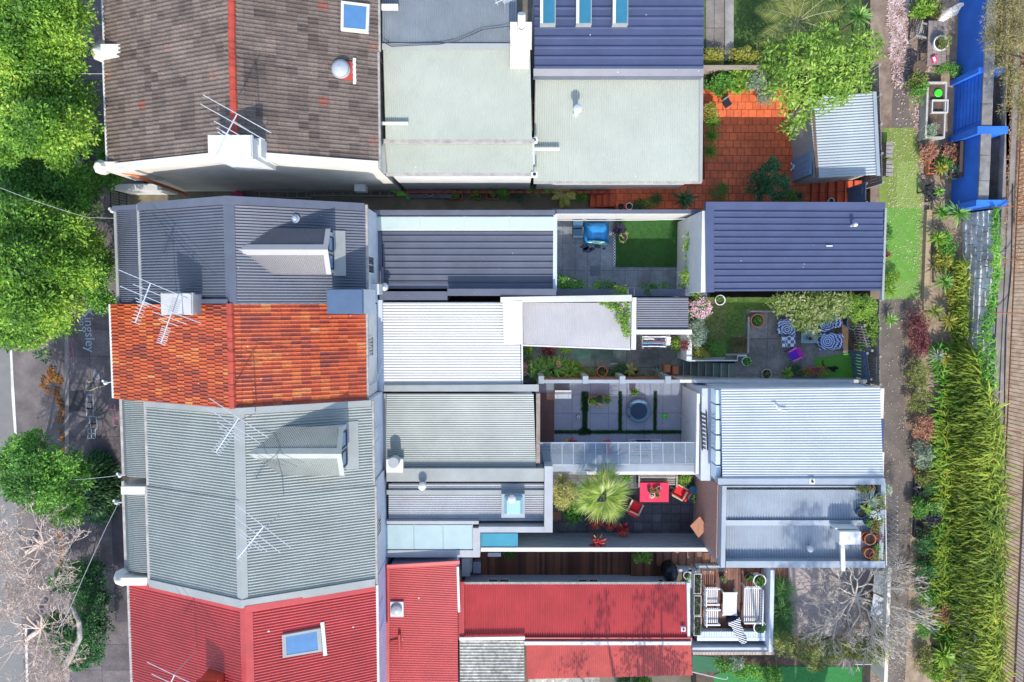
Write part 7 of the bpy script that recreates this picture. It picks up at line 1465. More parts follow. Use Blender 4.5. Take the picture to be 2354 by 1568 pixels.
def red_chair(label,u,v,rz):
    c=P(u,v,.75); R=thing('red_armchair',label,'armchair',(c.x,c.y,.3),'red armchairs by the red table'); R.rotation_euler=(0,0,rz); ROOT[R.name]=Vector(); CR=mat("red_cushion",(.62,.012,.02),.75,.12,4)
    mb=MB(); mb.box(-.26,-.25,.34,.24,.25,.46); mb.build('seat_cushion',CR,R); mb=MB(); mb.obox((.28,0,.60),(.10,.50,.42),0,0,.25); mb.build('backrest',CR,R); mb=MB(); mb.obox((.235,0,.70),(.05,.44,.1),0,0,.25); mb.mat(0); mb.build('head_pillow',mat("cream_band",(.6,.55,.42),.8),R)
    for s_ in (-1,1):
        mb=MB(); mb.box(-.30,s_*.30-.035,.56,.30,s_*.30+.035,.59); mb.build('armrest',mat("pale_oak",(.50,.37,.24),.6,.2,6),R)
        for t in (-1,1): mb=MB(); mb.box(t*.27-.025,s_*.30-.025,0,t*.27+.025,s_*.30+.025,.56); mb.build('leg',MC["pale_oak"],R)
    mb=MB(); mb.box(-.28,-.28,.28,.28,.28,.33); mb.build('frame',MC["pale_oak"],R)
red_chair('red cushioned armchair right of the red table',1562,1131,-.5+0); red_chair('red cushioned armchair below left of the red table',1459,1166,-.45+math.pi*1.5)
bush('bright green leafy potted shrub at the right end of the bench',1572,1100,.3,(14,13),.8,700,G_lime,.10,.05); bush('small green shrub at the left end of the bench',1440,1098,.3,(18,8),.5,400,G_mid,.09,.04)
p=P(1590,1124,.6); mb=MB(); mb.lathe([(.17,0),(.19,.5),(.2,.52),(0,.54)],(p.x,p.y,.3),20); mb.build('lidded_bin',mat("teal_blue_plastic",(.03,.14,.24),.5),label='round blue lidded bin above the blue pot',cat='bin'); pot('blue glazed pot with leafy plant near the timber wall',1593,1145,.3,11,.4,mat("mid_blue_glaze",(.08,.18,.32),.3),G_mid,120,.2)
mb=MB(); x=P(1655,1200,4.5).x; ya=P(1655,1118,4.4).y; yb=P(1655,1288,4.4).y; zz=4.2
n=24
for k in range(n): z0=.3+(zz-.3)*k/n; mb.box(x-.06-.0*k,yb,z0+.012,x-.01,ya,z0+(zz-.3)/n)
mb.build('cladding',mat("reddish_cladding",(.34,.20,.16),.7,.3,2.5,stretch=(1,9,1)),GE)
mb=MB(); mb.slab([P(1586,1209,2.2),P(1608,1187,2.3),P(1627,1214,2.3),P(1605,1236,2.2)],.06); mb.build('timber_shutter',mat("warm_shutter",(.30,.12,.06),.6,.25,3,stretch=(6,1,1)),label='open timber shutter leaf at the lower right of charcoal courtyard',cat='shutter')
mb=MB(); x0,y0,x1,y1=RC(1267,1178,1290,1196,.45); mb.box(x0,y0,.3,x1,y1,.34); mb.build('timber_step',mat("warm_shutter",(.3,.12,.06)),label='small orange timber step at the left of charcoal courtyard',cat='step')
# ------------------------------------------------------------------ decked passage, stairs, raised deck (F)
def planks(mb,x0,y0,x1,y1,z,w=.10,g=.008,t=.04,along='y'):
    a,b=(x0,x1) if along=='y' else (y0,y1); n=max(1,int((b-a)/w))
    for k in range(n):
        p=a+(b-a)*k/n+g/2; q=a+(b-a)*(k+1)/n-g/2
        if along=='y': mb.box(p,y0,z-t,q,y1,z)
        else: mb.box(x0,p,z-t,x1,q,z)
def deckobj(name,label,u0,v0,u1,v1,z,along='y',w=.13):
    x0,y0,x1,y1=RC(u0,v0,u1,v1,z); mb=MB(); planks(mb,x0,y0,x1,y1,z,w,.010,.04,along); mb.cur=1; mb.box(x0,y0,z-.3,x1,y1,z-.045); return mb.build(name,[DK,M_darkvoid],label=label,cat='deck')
_m,_nt_,_b=_nt("merbau_planks"); _g=_nt_.nodes.new("ShaderNodeNewGeometry"); _r=_nt_.nodes.new("ShaderNodeValToRGB"); _r.color_ramp.elements[0].color=(.13,.045,.025,1); _r.color_ramp.elements[1].color=(.42,.16,.08,1); _nt_.links.new(_g.outputs["Random Per Island"],_r.inputs[0]); _nz=_nt_.nodes.new("ShaderNodeTexNoise"); _nz.inputs["Scale"].default_value=2.5; _nz.inputs["Detail"].default_value=5; _mx=_nt_.nodes.new("ShaderNodeMix"); _mx.data_type='RGBA'; _mx.blend_type='MULTIPLY'; _mx.inputs[0].default_value=.6; _nt_.links.new(_r.outputs[0],_mx.inputs[6]); _nt_.links.new(_nz.outputs[0],_mx.inputs[7]); _nt_.links.new(_mx.outputs[2],_b.inputs[0]); _b.inputs["Roughness"].default_value=.5; DK=_m
deckobj('timber_deck','long brown decked passage between white topped wall and red roof',1095,1266,1450,1345,.35)
deckobj('timber_deck','slightly raised landing of brown decking at the passage end',1450,1266,1545,1345,.5)
DZ=1.2
S_=steps('timber_stairs',1508,1650,1266,1305,.5,DZ,8,M_deck,M_deck2,kind=None,label='brown timber stairs rising along the wall to the raised deck',cat='stairs')
x0,y0,x1,y1=RC(1545,1300,1600,1345,1.2)
DKR=deckobj('raised_deck','red-brown raised deck terrace with white garden furniture',1597,1306,1818,1480,DZ)
mb=MB(); a=RC(1545,1293,1600,1314,DZ+.1); mb.box(a[0],a[1],.35,a[2],a[1]+.12,DZ+.1); a=RC(1600,1300,1655,1308,DZ+.1); mb.box(a[0],a[3]-.1,.35,a[2],a[3],DZ+.12); mb.box(P(1578,1330,1).x,P(1578,1345,1).y,.35,P(1586,1330,1).x,P(1586,1302,1).y,DZ+.1); mb.build('retaining_wall',M_bluewall,label='blue rendered wall beside the timber stairs',cat='wall')
p=P(1541,1316,1.2); R=thing('barbecue','barbecue under a black cover beside the stairs','barbecue',(p.x,p.y,.5)); mb=MB(); mb.lathe([(.42,0),(.40,.5),(.44,.75),(.36,.95),(.15,1.02),(0,1.03)],(p.x,p.y,.5),9,.85,1.1); mb.build('cover',mat("black_vinyl",(.015,.018,.025),.35,.3,3,bump=.5,bscale=6),R,smooth=True)
bush('lemon shrub leaning over the white topped wall above the deck passage',1474,1280,.4,(26,14),1.4,360,G_lime,.14,.07); bush('small dark shrub under the wall at left of the deck passage',1170,1274,.35,(18,6),.5,300,G_mid,.08,.04)
mb=MB(); p=P(1096,1306,.9); mb.box(p.x-.17,p.y-.27,.35,p.x+.17,p.y+.27,.78); mb.mat(1).box(p.x-.19,p.y-.29,.78,p.x+.19,p.y+.29,.83); mb.build('storage_tub',[mat("clear_tub",(.30,.30,.42),.3,.5,9,col2=(.5,.42,.3)),mat("tub_lid",(.36,.38,.52),.2)],label='translucent lilac storage tub at the left of the deck passage',cat='tub')
mb=MB(); p=P(1070,1305,1.8); mb.box(p.x-.18,p.y-.45,.35,p.x+.2,p.y+.42,1.75); mb.box(p.x+.2,p.y-.35,.8,p.x+.28,p.y+.35,1.5); mb.build('water_heater',M_greywall,label='grey box unit beside the storage tub',cat='water heater')
mb=MB(); p=P(1136,1275,1.6); mb.box(p.x-.32,p.y-.1,1.3,p.x+.32,p.y+.08,1.6); mb.build('wall_lamp_box',M_white,label='small white box fixed on the wall over the deck passage',cat='box')
# planters
for i,(v,l) in enumerate(((1342,'upper white trough planter along the red roof end'),(1392,'middle white trough planter along the red roof end'),(1439,'lower white trough planter along the red roof end'))): pot(l,1603,v,DZ,8,.55,M_white,G_dark,160,.12,.06,.03,sq=(.36,.98))
pot('white round pot at the top of the stairs',1579,1323,1.3,9,.3,M_potw,G_mid,70,.12); pot('large white round pot above the slatted bench',1746,1335,DZ,15.5,.5,M_potw,G_mid,240,.15,.08,.04,rl=.8); pot('large white round pot below the slatted bench',1747,1443,DZ,16,.5,M_potw,G_hedge,240,.15,.08,.04,rl=.8); pot('dark pot of foliage left of the upper white pot',1722,1327,DZ,10,.3,M_potgrey,G_mid,120,.15); pot('small dark potted plant by the glass balustrade',1662,1331,DZ,8,.3,M_potgrey,G_olive,120,.15)
WT=mat("white_painted_timber",(.60,.60,.60),.5,.04,3)
slat_bench('upper of two white slatted deck chairs',1634,1368,DZ,.78,.66,WT,math.pi/2,True,'slatted_chair','chair','white slatted chairs',7); slat_bench('lower of two white slatted deck chairs',1635,1415,DZ,.74,.66,WT,math.pi/2,True,'slatted_chair','chair','white slatted chairs',7)
slat_bench('white slatted two-seat bench facing the two white chairs',1727,1388,DZ,1.75,.74,WT,-math.pi/2,True,n=8)
c=P(1677,1388,DZ+.4); R=thing('coffee_table','low white slatted coffee table on the raised deck','table',(c.x,c.y,DZ)); mb=MB()
for k in range(8): mb.box(c.x-.34,c.y-.58+1.16*k/8+.006,DZ+.38,c.x+.34,c.y-.58+1.16*(k+1)/8-.006,DZ+.41)
mb.build('tabletop',WT,R)
for sx in (-.32,.32):
    for sy in (-.55,.55): mb=MB(); mb.box(c.x+sx-.04,c.y+sy-.04,DZ,c.x+sx+.04,c.y+sy+.04,DZ+.43); mb.build('leg',WT,R)
p=P(1686,1432,DZ+.4); R=thing('pouffe','round navy pouffe on the raised deck','pouffe',(p.x,p.y,DZ)); mb=MB(); mb.lathe([(.22,0),(.27,.08),(.27,.32),(.2,.4),(0,.41)],(p.x,p.y,DZ),24); mb.build('cushion',mat("navy_cloth",(.02,.035,.08),.85),R,smooth=True)
# seat wall with blue boards, towel
SW=thing('built_in_bench','long pale blue boarded bench along the bottom edge of the raised deck','bench',P(1690,1464,DZ)); x0,y0,x1,y1=RC(1602,1452,1770,1472,DZ+.45); mb=MB(); n=30
for k in range(n): mb.box(x0+(x1-x0)*k/n+.006,y0+.16,DZ+.41,x0+(x1-x0)*(k+1)/n-.006,y1,DZ+.45)
mb.build('seat',mat("pale_blue_boards",(.50,.58,.70),.6,.05,3),SW); mb=MB(); mb.box(x0,y0-.02,DZ+.40,x1,y0+.155,DZ+.46); mb.build('front_rail',mat("pale_blue_rail",(.56,.63,.74),.6,.05,3),SW)
mb=MB(); mb.box(x0,y1-.1,DZ,x1,y1-.05,DZ+.41); mb.build('base_panel',M_bluewall,SW)
PW=thing('boundary_wall','blue wall with brick coping below the boarded bench','wall',P(1685,1490,.6)); x0,y0,x1,y1=RC(1592,1490,1780,1503,1.9); mb=MB(); mb.box(x0,y0,.5,x1,y1,1.84); mb.build('wall_face',M_bluewall,PW); mb=MB(); 
n=26
for k in range(n): mb.box(x0+(x1-x0)*k/n+.006,y0-.05,1.84,x0+(x1-x0)*(k+1)/n-.006,y0+.10,1.90)
mb.build('brick_coping',mat("pale_brick_coping",(.42,.33,.27),.85,.2,6),PW)
mb=MB(); x0,y0,x1,y1=RC(1760,1312,1772,1500,2.2); mb.box(x0+.2,y0,.6,x1+.14,y1,2.15); mb.build('privacy_wall','' and M_white or M_bluewall,label='pale blue end wall between the raised deck and the grass tufts',cat='wall')
p=P(1700,1452,DZ+.7); mb=MB(); N=9; pts=[];F=[]; r3=random.Random(2)
for i in range(N):
    for j in range(5):
        t=i/(N-1); w_=.30-.16*t+.05*math.sin(i*2); a=(j/4-.5)*2; ax=Vector((-.26+.55*t,.50-1.15*t,0)); nn=Vector((.9,.44,0)); q=Vector((p.x,p.y,DZ+.54))+ax+nn*a*w_; pts.append((q.x,q.y,q.z+.07*(1-a*a)+r3.gauss(0,.012)))
for i in range(N-1):
    for j in range(4): F.append((i*5+j,(i+1)*5+j,(i+1)*5+j+1,i*5+j+1))
mb.add(pts,F); mb.build('striped_towel',stripes("black_white_stripes",(.02,.025,.04),(.62,.62,.62),3.2,'y',.35),smooth=True,label='black and white striped towel draped over the boarded bench',cat='towel')
GBL=thing('glass_balustrade','clear glass balustrade panel at the head of the timber stairs','balustrade',P(1630,1316,DZ)); a=P(1598,1313,DZ+.95); b=P(1668,1313,DZ+.95); mb=MB(); mb.box(a.x,a.y-.006,DZ+.05,b.x,a.y+.006,DZ+.95); mb.build('glass',glassmat("clear_glass",(.9,.95,.95),.85,.05),GBL)
for u in (1598,1632,1668): mb=MB(); q=P(u,1313,DZ+.95); mb.tube([(q.x,q.y,DZ),(q.x,q.y,DZ+1)],.025,8); mb.build('post',M_galv,GBL)
for i,v in enumerate((1353,1396,1424,1457)): 
    strap_bush(['topmost','second','third','lowest'][i]+' green grass tuft in the row right of the raised deck',1794,v,13,12,.7,520,leafmat("tuft_grass",[(.04,.13,.03),(.10,.24,.06),(.20,.36,.12)],.5,.3,2),i+40,.62,.018,1.2,'grass_tuft','grass tuft')
mb=MB(); x0,y0,x1,y1=RC(1776,1306,1812,1330,1.4); planks(mb,x0,y0,x1,y1,1.38,.13,.01,.04); mb.build('timber_landing',DK,label='small timber landing corner above the grass tufts',cat='deck')
tree('hedge','olive mottled hedge below the patio and bare frangipani',1900,1490,.6,[(1800,1478,2.2,(26,22),.5),(1850,1485,2.4,(36,30),.6),(1905,1490,2.4,(34,26),.6),(1955,1485,2.3,(34,26),.6),(2005,1490,2.2,(34,28),.6),(2030,1470,2.1,(18,34),.5),(1870,1518,2.0,(26,18),.4)],11000,G_olive,.085,.045,'hedge',seed=91,clump=.2,r=.05,crown='foliage')
for u,v,rp,m,l in ((1668,1528,(30,16),G_mid,'green shrub at the left of the bottom yard'),(1720,1545,(34,22),G_fern2,'leafy green shrub bottom yard middle'),(1770,1550,(34,22),G_mid,'green shrub at the left of the bottom turf'),(1690,1525,(22,14),G_sage,'grey-green shrub beneath the blue wall'),(1440,1565,(26,10),G_dark,'dark shrub at the bottom edge under red roof'),(1480,1570,(20,10),G_mid,'green shrub at the bottom edge under red roof')): bush(l,u,v,.6,rp,1.0,1500,m,.09,.045)
wire('rail','thin white bent rail over the bottom turf',[(1590,1544,1.4),(1660,1560,1.4),(1670,1561,1.4),(1672,1556,1.4)],.03); wire('rail','white horizontal rail by the bottom right turf corner',[(1965,1526,1.5),(2006,1526,1.5)],.04)
# ------------------------------------------------------------------ patio side roofs, pots on garage edge, bare frangipani
R=thing('lean_to_roof','white and grey lean-to roof panels under the bare frangipani','roof',P(2020,1360,1.4)); z=2.3
for q,m in (([(2010,1312),(2044,1312),(2044,1375),(2006,1360)],M_greyflash),([(2008,1364),(2044,1382),(2046,1455),(2000,1415)],M_whitesteel)):
    mb=MB(); pp=[P(a,b,z) for a,b in q]; sheet(mb,pp[0],pp[1],pp[2],pp[3],'corr',.15,.015); mb.build('roof_panel',m,R)
for u,v in ((2012,1320),(2040,1320),(2040,1445),(2008,1415)): mb=MB(); p=P(u,v,z); mb.box(p.x-.04,p.y-.04,1.3,p.x+.04,p.y+.04,z-.04); mb.build('post',M_white,R)
mb=MB(); vbox(mb,2036,1305,2044,1570,2.6,.6); mb.build('lane_wall',mat("cream_pier",(.62,.57,.47)),label='cream boundary wall of patio and bottom yard along the lane',cat='wall')
bare_tree('bare_frangipani','leafless grey frangipani spreading from patio across the lane',1990,1392,1.35,4.0,150,mat("pale_stubby_bark",(.50,.44,.37),.8,.2,5),14,12,6,.09,.017,spread=.42,taper_r=.74)
mb=MB(); p=P(1956,1236,5.2); mb.box(p.x-.50,p.y-.30,4.62,p.x+.42,p.y+.26,5.2); mb.box(p.x-.60,p.y+.30,4.45,p.x+.4,p.y+.36,5.0); ac=mb.build('air_conditioner',M_white,label='white air conditioner box on the blue-grey garage roof',cat='air conditioner')
mb=MB(); a=P(1935,1240,4.9); b=P(1937,1308,4.66); mb.bar(a,b,.17,.1); mb.box(b.x-.085,b.y-.08,2.2,b.x+.085,b.y,4.7); mb.build('white_duct',M_white,label='white duct running from the air conditioner over parapet',cat='duct')
gz=4.40; PT=[(1996,1160,9,.3,M_terra,G_sage,'bush','brown pot at upper left of the garage edge pots'),(1990,1123,12,.25,mat("wicker",(.32,.2,.1)),G_olive,'bush','wicker hanging bowl at the corner of the garage roofs'),(1973,1118,8,.2,mat("wicker",(.32,.2,.1)),G_olive,'bush','shallow wicker trough left of wicker bowl'),(2002,1120,8,.25,M_terra,None,'','terracotta bowl between wicker bowls'),(1981,1180,12,.4,M_potblue,None,'','large empty dark blue pot on the garage edge'),(2003,1172,9,.3,M_terra,G_olive,'bush','brown square pot of dry plants beside the large blue pot'),(1992,1199,8,.3,M_potblue,G_mid,'bush','small blue pot below the large blue pot'),(2018,1196,10,.3,M_terra,G_olive,'bush','terracotta pot with mossy plant right edge'),(2012,1216,10,.3,M_terra,G_olive,'bush','terracotta square pot with tangled plant right edge'),(2000,1240,14,.45,mat("deep_terracotta",(.40,.12,.05),.7,.15,5),None,'','big stacked terracotta pot with blue rim'),(1991,1236,13,.35,mat("deep_terracotta",(.4,.12,.05)),None,'','terracotta pot half hidden by the blue rimmed one'),(2008,1278,11,.35,mat("deep_terracotta",(.4,.12,.05)),G_olive,'bush','lower terracotta pot with dry plant'),(1998,1272,12,.4,mat("deep_terracotta",(.4,.12,.05)),None,'','lower left stacked terracotta pot'),(2016,1258,9,.25,M_potgrey,G_yucca,'ros','spiky green potted plant between the terracotta stacks'),(2022,1162,10,.3,M_terra,G_olive,'bush','mossy pot at the lane edge of the garage top'),(2020,1142,8,.2,M_potw,G_yell,'bush','white rimmed box of yellow flowers over the lane edge'),(2018,1232,9,.25,M_potgrey,G_purp,'bush','pot of reddish spiky leaves at the lane edge')]
for u,v,r,h,m,lf,st,l in PT: pot(l,u,v,gz-.15,r,h,m,lf,40 if st=='ros' else 130,.3,.10,.03,st or 'bush',rl=1.25)
rosette('wispy grey spiky plant with long stalks on the garage corner',1998,1150,gz-.2,32,.5,G_sage,40,.025,'strappy_plant'); rosette('broad leafed lime plant beside white flowers on the garage edge',1990,1170,gz-.2,18,.5,G_lime,7,.14,'plant'); bush('white hydrangea flowers on the garage edge',2008,1180,gz-.1,(9,10),.6,220,G_mid,.08,.05,extra=(G_white,160,.07)); bush('pale shrub with white flowers hanging over the lane edge',2034,1128,gz-.6,(14,12),.7,500,G_sage,.07,.035)
mb=MB(); 
for k in range(16): p=P(2032,1128+k*10.5,3.2); mb.tube([(p.x+.05,p.y,LANE),(p.x+.05,p.y,4.2)],.02,5)
a=P(2034,1122,4.3);b=P(2037,1300,4.3); mb.tube([a,b],.025,6); mb.build('garage_railing',M_white,GE)
# ------------------------------------------------------------------ lane furniture
p=P(2117,153,2.2); R=thing('kettle_barbecue','round brown kettle barbecue at the upper lane edge','barbecue',(p.x,p.y,LANE)); mb=MB(); mb.lathe([(.1,.35),(.27,.5),(.32,.7),(.30,.71),(.2,.62),(0,.6)],(p.x,p.y,LANE),24); mb.build('bowl',mat("bronze_enamel",(.10,.07,.05),.35,.3,4),R,smooth=True)
mb=MB(); mb.lathe([(.30,.66),(.29,.68),(0,.67)],(p.x,p.y,LANE),22); mb.build('ash_and_leaves',M_soil,R)
for k in range(3): a=k*2.1; mb=MB(); mb.tube([(p.x+.3*math.cos(a),p.y+.3*math.sin(a),LANE),(p.x+.12*math.cos(a),p.y+.12*math.sin(a),LANE+.5)],.02,6); mb.build('leg',M_galv,R)
slat_bench('grey weathered slatted chair beside the plank table top',2117,74,LANE,.6,.52,mat("grey_palings",(.27,.25,.23)),1.35,True,'slatted_chair','chair',None,5); slat_bench('black folding slatted chair at lane edge below terracotta boxes',2138,443,LANE,.55,.5,mat("black_slats",(.03,.033,.04),.6,.3,5),2.3,True,'folding_chair','chair',None,7)
p=P(2153,98,LANE+.75); R=thing('timber_table','weathered plank table carrying a white bowl planter','table',(p.x,p.y,LANE)); x0,y0,x1,y1=RC(2132,48,2175,149,LANE+.75); mb=MB()
for k in range(4): mb.box(x0+(x1-x0)*k/4+.005,y0,LANE+.70,x0+(x1-x0)*(k+1)/4-.005,y1,LANE+.75)
mb.build('tabletop',mat("grey_brown_planks",(.22,.18,.16),.85,.35,2,stretch=(1,8,1)),R)
for a in (x0+.1,x1-.1):
    for b in (y0+.15,y1-.15): mb=MB(); mb.box(a-.05,b-.05,LANE,a+.05,b+.05,LANE+.70); mb.build('leg',M_ply,R)
pot('white round bowl of brown shrubs on the plank table',2163,99,LANE+.75,17,.3,M_potw,G_olive,500,.35,.07,.03,rl=1.2)
mb=MB(); p=P(2148,136,LANE+.85); mb.obox((p.x,p.y,LANE+.81),(.22,.26,.12),.4); mb.mat(1).obox((p.x-.04,p.y-.02,LANE+.885),(.1,.2,.02),.4); mb.build('pink_bucket',[mat("hot_pink_plastic",(.75,.05,.18),.4),M_potw],label='pink and white toy box on the plank table',cat='toy')
mb=MB(); 
for k in range(6):
    q=[P(2156+k*2,48-k*4,2.3+.03*k),P(2168+k*6,50-k*3,2.3+.03*k),P(2215,12-k*1.0,2.9+.03*k),P(2205,7,2.9+.03*k)]; mb.slab(q,.01)
mb.build('roofing_sheets',M_whitesteel,label='fan of loose white roofing sheets leaning on the blue wall',cat='roofing sheets')
R=thing('planter_box','long white framed timber planter box with soil and a green ball','planter box',P(2150,254,LANE)); x0,y0,x1,y1=RC(2128,188,2174,318,LANE+.55); mb=MB()
for a in ((x0,y0,x0+.09,y1),(x1-.07,y0,x1,y1),(x0+.09,y0,x1-.07,y0+.08),(x0+.09,y1-.08,x1-.07,y1)): mb.box(a[0],a[1],LANE,a[2],a[3],LANE+.55)
mb.build('frame',mat("cream_grey_paint",(.50,.48,.43),.7,.1,4,stain=.2),R); mb=MB(); mb.box(x0+.09,y0+.08,LANE,x1-.07,y1-.08,LANE+.42); mb.build('soil',M_soil,R)
mb=MB(); c0=P(2161,244,LANE+.6); 
for a in ((-.38,-.30,.38,-.25),(-.38,.25,.38,.30),(-.38,-.25,-.33,.25),(.33,-.25,.38,.25)): mb.box(c0.x+a[0],c0.y+a[1],LANE+.43,c0.x+a[2],c0.y+a[3],LANE+.58)
mb.build('inner_frame',M_white,R); mb=MB(); p=P(2160,212,LANE+.6); mb.lathe([(.05,0),(.17,.02),(.19,.06),(.15,.1),(0,.09)],(p.x,p.y,LANE+.42),18); mb.build('green_dish',mat("bright_green_plastic",(.06,.72,.03)),label='bright green plastic dish on the planter box soil',cat='dish')
R=thing('plant_shelf','dark shelf crowded with succulents against the blue wall','shelf',P(2200,365,LANE)); x0,y0,x1,y1=RC(2180,326,2226,408,2.3); mb=MB()
for k in range(3): mb.box(x0+.35*k*.6,y0,LANE+.3+.35*k,x1,y1,LANE+.33+.35*k)
mb.build('shelf_board',mat("dark_shelf",(.06,.045,.04),.8),R); mb=MB(); mb.box(x1-.04,y0,LANE,x1,y1,LANE+1.2); mb.build('back_panel',MC["dark_shelf"],R)
for v in (369,381,393): pot({369:'upper',381:'middle',393:'lower'}[v]+' square terracotta pot in the column at the turf edge',2143,v,LANE+.1,8,.3,M_terra,G_purp if v>390 else None,40,.15,sq=(.36,.24))
mb=MB(); x0,y0,x1,y1=RC(2127,482,2139,692,LANE+.3); mb.box(x0,y0,LANE-.2,x1,y1,LANE+.28); mb.build('timber_sleeper',mat("tan_sleeper",(.36,.27,.17),.85,.25,2,stretch=(1,10,1)),label='long tan timber sleeper edging the agave bed',cat='edging')
for u,v,w,d,m,l in ((2189,1128,.5,.6,M_potgrey,'x'),): pass
pot('black rectangular trough planter with gravel at the lane edge',2112,1211,LANE,9,.22,M_potgrey,G_sage,60,.06,.05,.03,sq=(.42,1.05)); pot('white rimmed trough of pale succulents above the ferns on the lane',2112,1125+0,LANE,9,.2,M_potgrey,leafmat("pale_succulents",[(.3,.22,.2),(.5,.42,.4),(.6,.55,.5)],.6,.1,4),160,.08,.06,.04,sq=(.44,1.0)); pot('terracotta pot at the lane bend beside coral shrub',2110,1080,LANE,9,.3,M_terra,G_yell,60,.15); pot('terracotta pot lying under green shrub on lower lane',2120,1293,LANE,9,.3,M_terra,None); pot('round olive pot beside the succulent trough',2130,1135,LANE,9,.3,mat("cream_stone",(.48,.45,.38)),G_olive,40,.1)
mb=MB(); p=P(2168,1105,1.9); mb.box(p.x-.35,p.y-.25,1.5,p.x+.35,p.y+.2,1.85); mb.build('white_crate',M_white,label='white plastic crate under the fern bank edge',cat='crate'); mb=MB(); p=P(2142,1085,1.9); mb.lathe([(.14,0),(.18,.35),(.0,.36)],(p.x+.6,p.y-.1,1.5),12); mb.build('red_bucket',mat("signal_red_plastic",(.65,.02,.02),.4),label='small red bucket by the white crate',cat='bucket')
# ------------------------------------------------------------------ retaining walls at the bank
BX=20.62
BL_=mat("cobalt_blue_wall",(.03,.16,.62),.6,.15,1.2,stain=.2)
R=thing('retaining_wall','cobalt blue painted retaining wall with grey concrete coping','wall',(BX,7,LANE)); yb=P(2240,474,3.5).y; yt=P(2240,-60,3.5).y; mb=MB(); mb.box(BX,yb,LANE-.1,BX+.45,yt,3.45); mb.build('wall_face',BL_,R); mb=MB(); n=9
for k in range(n): mb.box(BX-.03,yb+(yt-yb)*k/n+.01,3.45,BX+.42,yb+(yt-yb)*(k+1)/n-.01,3.52+.01*(k%2))
mb.build('coping',mat("grey_block_coping",(.26,.25,.235),.9,.3,3,stain=.35),R)
for v,v1 in ((156,168),(293,310),(462,476)): mb=MB(); q0=P(2240,v1,3.4); q1=P(2240,v,3.4); mb.box(BX-.25,q0.y,LANE,BX+1.1,q1.y,3.40+.0007*v); mb.build('buttress',BL_,R)
mb=MB(); y0_=P(2200,290,2.5).y; y1_=P(2200,180,2.5).y
for k in range(8): mb.box(BX-.035,y0_,1.55+.24*k,BX,y1_,1.72+.24*k)
mb.build('wall_boards',BL_,R)
R=thing('retaining_wall','old rough grey stone retaining wall beneath the rail','wall',(21.4,-8,LANE)); ys=P(2290,480,3.4).y; ye=P(2290,1640,3.4).y; mb=MB(); rw=random.Random(3); rows=7; z0=1.6
for r in range(rows):
    y=ys; zz=z0+(3.5-z0)*r/rows
    while y>ye:
        L=rw.uniform(.25,.7); mb.obox((21.36+.46*r/rows+rw.uniform(-.04,.04),y-L/2,zz+.13),(.34,L-.02,.25+rw.uniform(-.01,.03)),rw.uniform(-.05,.05)); y-=L
mb.build('stone_courses',M_sandstone,R)
mb=MB(); mb.box(21.95,ye,1.4,22.2,ys,3.40); mb.build('wall_core',M_concrete,R)
mb=MB(); x0=P(2292,700,3.6).x; x1=P(2316,700,3.6).x; xm=P(2304,700,3.6).x; mb.box(x0,-27,3.3,xm,21,3.60); mb.box(xm+.01,-27,3.3,x1,21,3.66); mb.build('kerb',mat("kerb_concrete",(.25,.215,.19),.9,.2,2,stain=.3),kind='structure')
R=thing('railing_fence','rust brown steel picket fence on the kerb above the bank','fence',(x1+.05,-2,3.66)); xr=x1+.10; mb=MB(); y=20
mt=mat("rusty_steel_pickets",(.30,.12,.055),.8,.3,8)
while y>-27: mb.bar((xr,y,3.72),(xr,y,5.5),.024); y-=.175
mb.build('pickets',mt,R); mb=MB(); mb.bar((xr,20,3.76),(xr,-27,3.76),.03,.05); mb.bar((xr,20,5.45),(xr,-27,5.45),.03,.05); mb.build('rail',mt,R)
for v in (478,600,720,985,1125,1262,1400):
    mb=MB(); p=P(2316,v,3.7); mb.tube([(xr-1.1,p.y,3.6),(xr-.4,p.y+.02,4.0),(xr,p.y,4.6)],.025,6); mb.build('stay',mt,R)
mb=MB(); pts=[(x1-.05,y_,3.69+.02*math.sin(y_*2)) for y_ in np.linspace(5,-26,60)]; pts=[(a+.05*math.sin(b*.9),b,c_) for a,b,c_ in pts]; mb.tube(pts,.022,5); mb.build('cable',M_black,label='black cable lying along the kerb at the foot of picket fence',cat='cable')
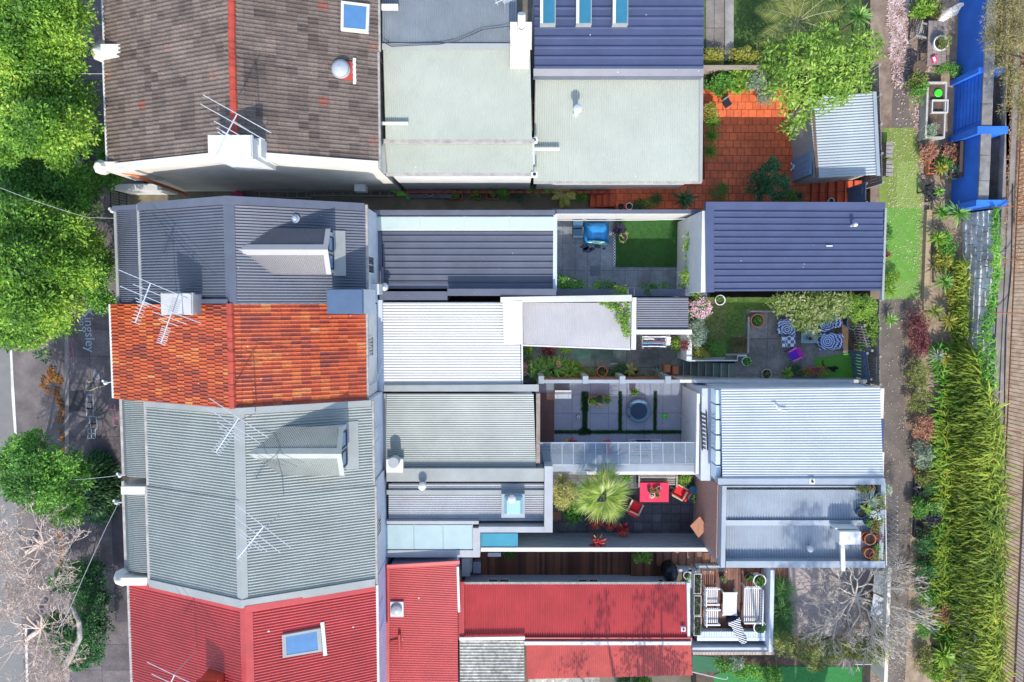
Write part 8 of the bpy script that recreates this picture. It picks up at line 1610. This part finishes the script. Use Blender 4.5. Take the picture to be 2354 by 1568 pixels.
# black cat
c=P(1911,848,GZ+.15); R=thing('cat','black cat lying on the green turf mat behind the flower cart','cat',(c.x,c.y,GZ+.03)); q=lambda a,b,z: Vector((c.x+a,c.y+b,GZ+.03+z))
skin_body('body',[(q(-.20,.02,.09),.08),(q(-.05,.0,.10),.09),(q(.10,.0,.10),.075),(q(.20,.03,.13),.05),(q(.28,.05,.14),.055),(q(.34,.04,.12),.03),(q(.13,-.10,.04),.028),(q(.24,-.16,.025),.022),(q(.15,.09,.04),.028),(q(.27,.13,.025),.022),(q(-.20,-.10,.05),.045),(q(-.08,-.16,.03),.022),(q(-.32,.10,.05),.022),(q(-.40,.28,.03),.018),(q(-.38,.42,.03),.014),(q(.27,.09,.20),.012),(q(.27,.01,.20),.012)],[(0,1),(1,2),(2,3),(3,4),(4,5),(2,6),(6,7),(2,8),(8,9),(0,10),(10,11),(0,12),(12,13),(13,14),(4,15),(4,16)],mat("black_fur",(.006,.006,.007),.8),R)
# shallow details on upper lawn bed: stone edging, slats
slatfence('picket_gate','grey timber picket gate at the lane end of the garden',1986,748,2003,806,GZ,1.5,mat("grey_palings",(.27,.25,.23)),9,.06); slatfence('slatted_gate','blue-grey braced timber gate at garden corner by the turf mat',1992,812,2000,872,GZ,1.6,mat("blue_grey_gate",(.12,.16,.24)),8,.12)
slatfence('paling_fence','timber paling fence between garden creeper and the back lane',2022,690,2022,884,GZ,1.6,mat("grey_palings",(.27,.25,.23)),30,.12,post=4)

# tall trees beyond the bottom edge of the picture whose branches dapple the red and blue-grey roofs
def tall_tree(label,x,y,h,sd,n=3200,rr=4.2):
    R=thing('tall_tree',label,'tree',(x,y,.5)); rt=random.Random(sd); bl=[]
    for k in range(16): a=rt.random()*6.28; q=rr*rt.random()**.6; bl.append(((x+math.cos(a)*q,y+math.sin(a)*q*.8,h-rt.random()*4),(.75,.75,.5)))
    npmesh('crown',cloud(bl,n,.22,.09,.45,seed=sd,per=20),4,G_olive,R); trunk(R,(x,y,.5),[b[0] for b in bl],.32)
tall_tree('tall sparse gum tree standing below the bottom edge beyond the turf',14.5,-26.5,19,5); tall_tree('tall thin gum tree below the bottom edge beyond the red roof',6.5,-24.0,11.5,9,1800,3.4)
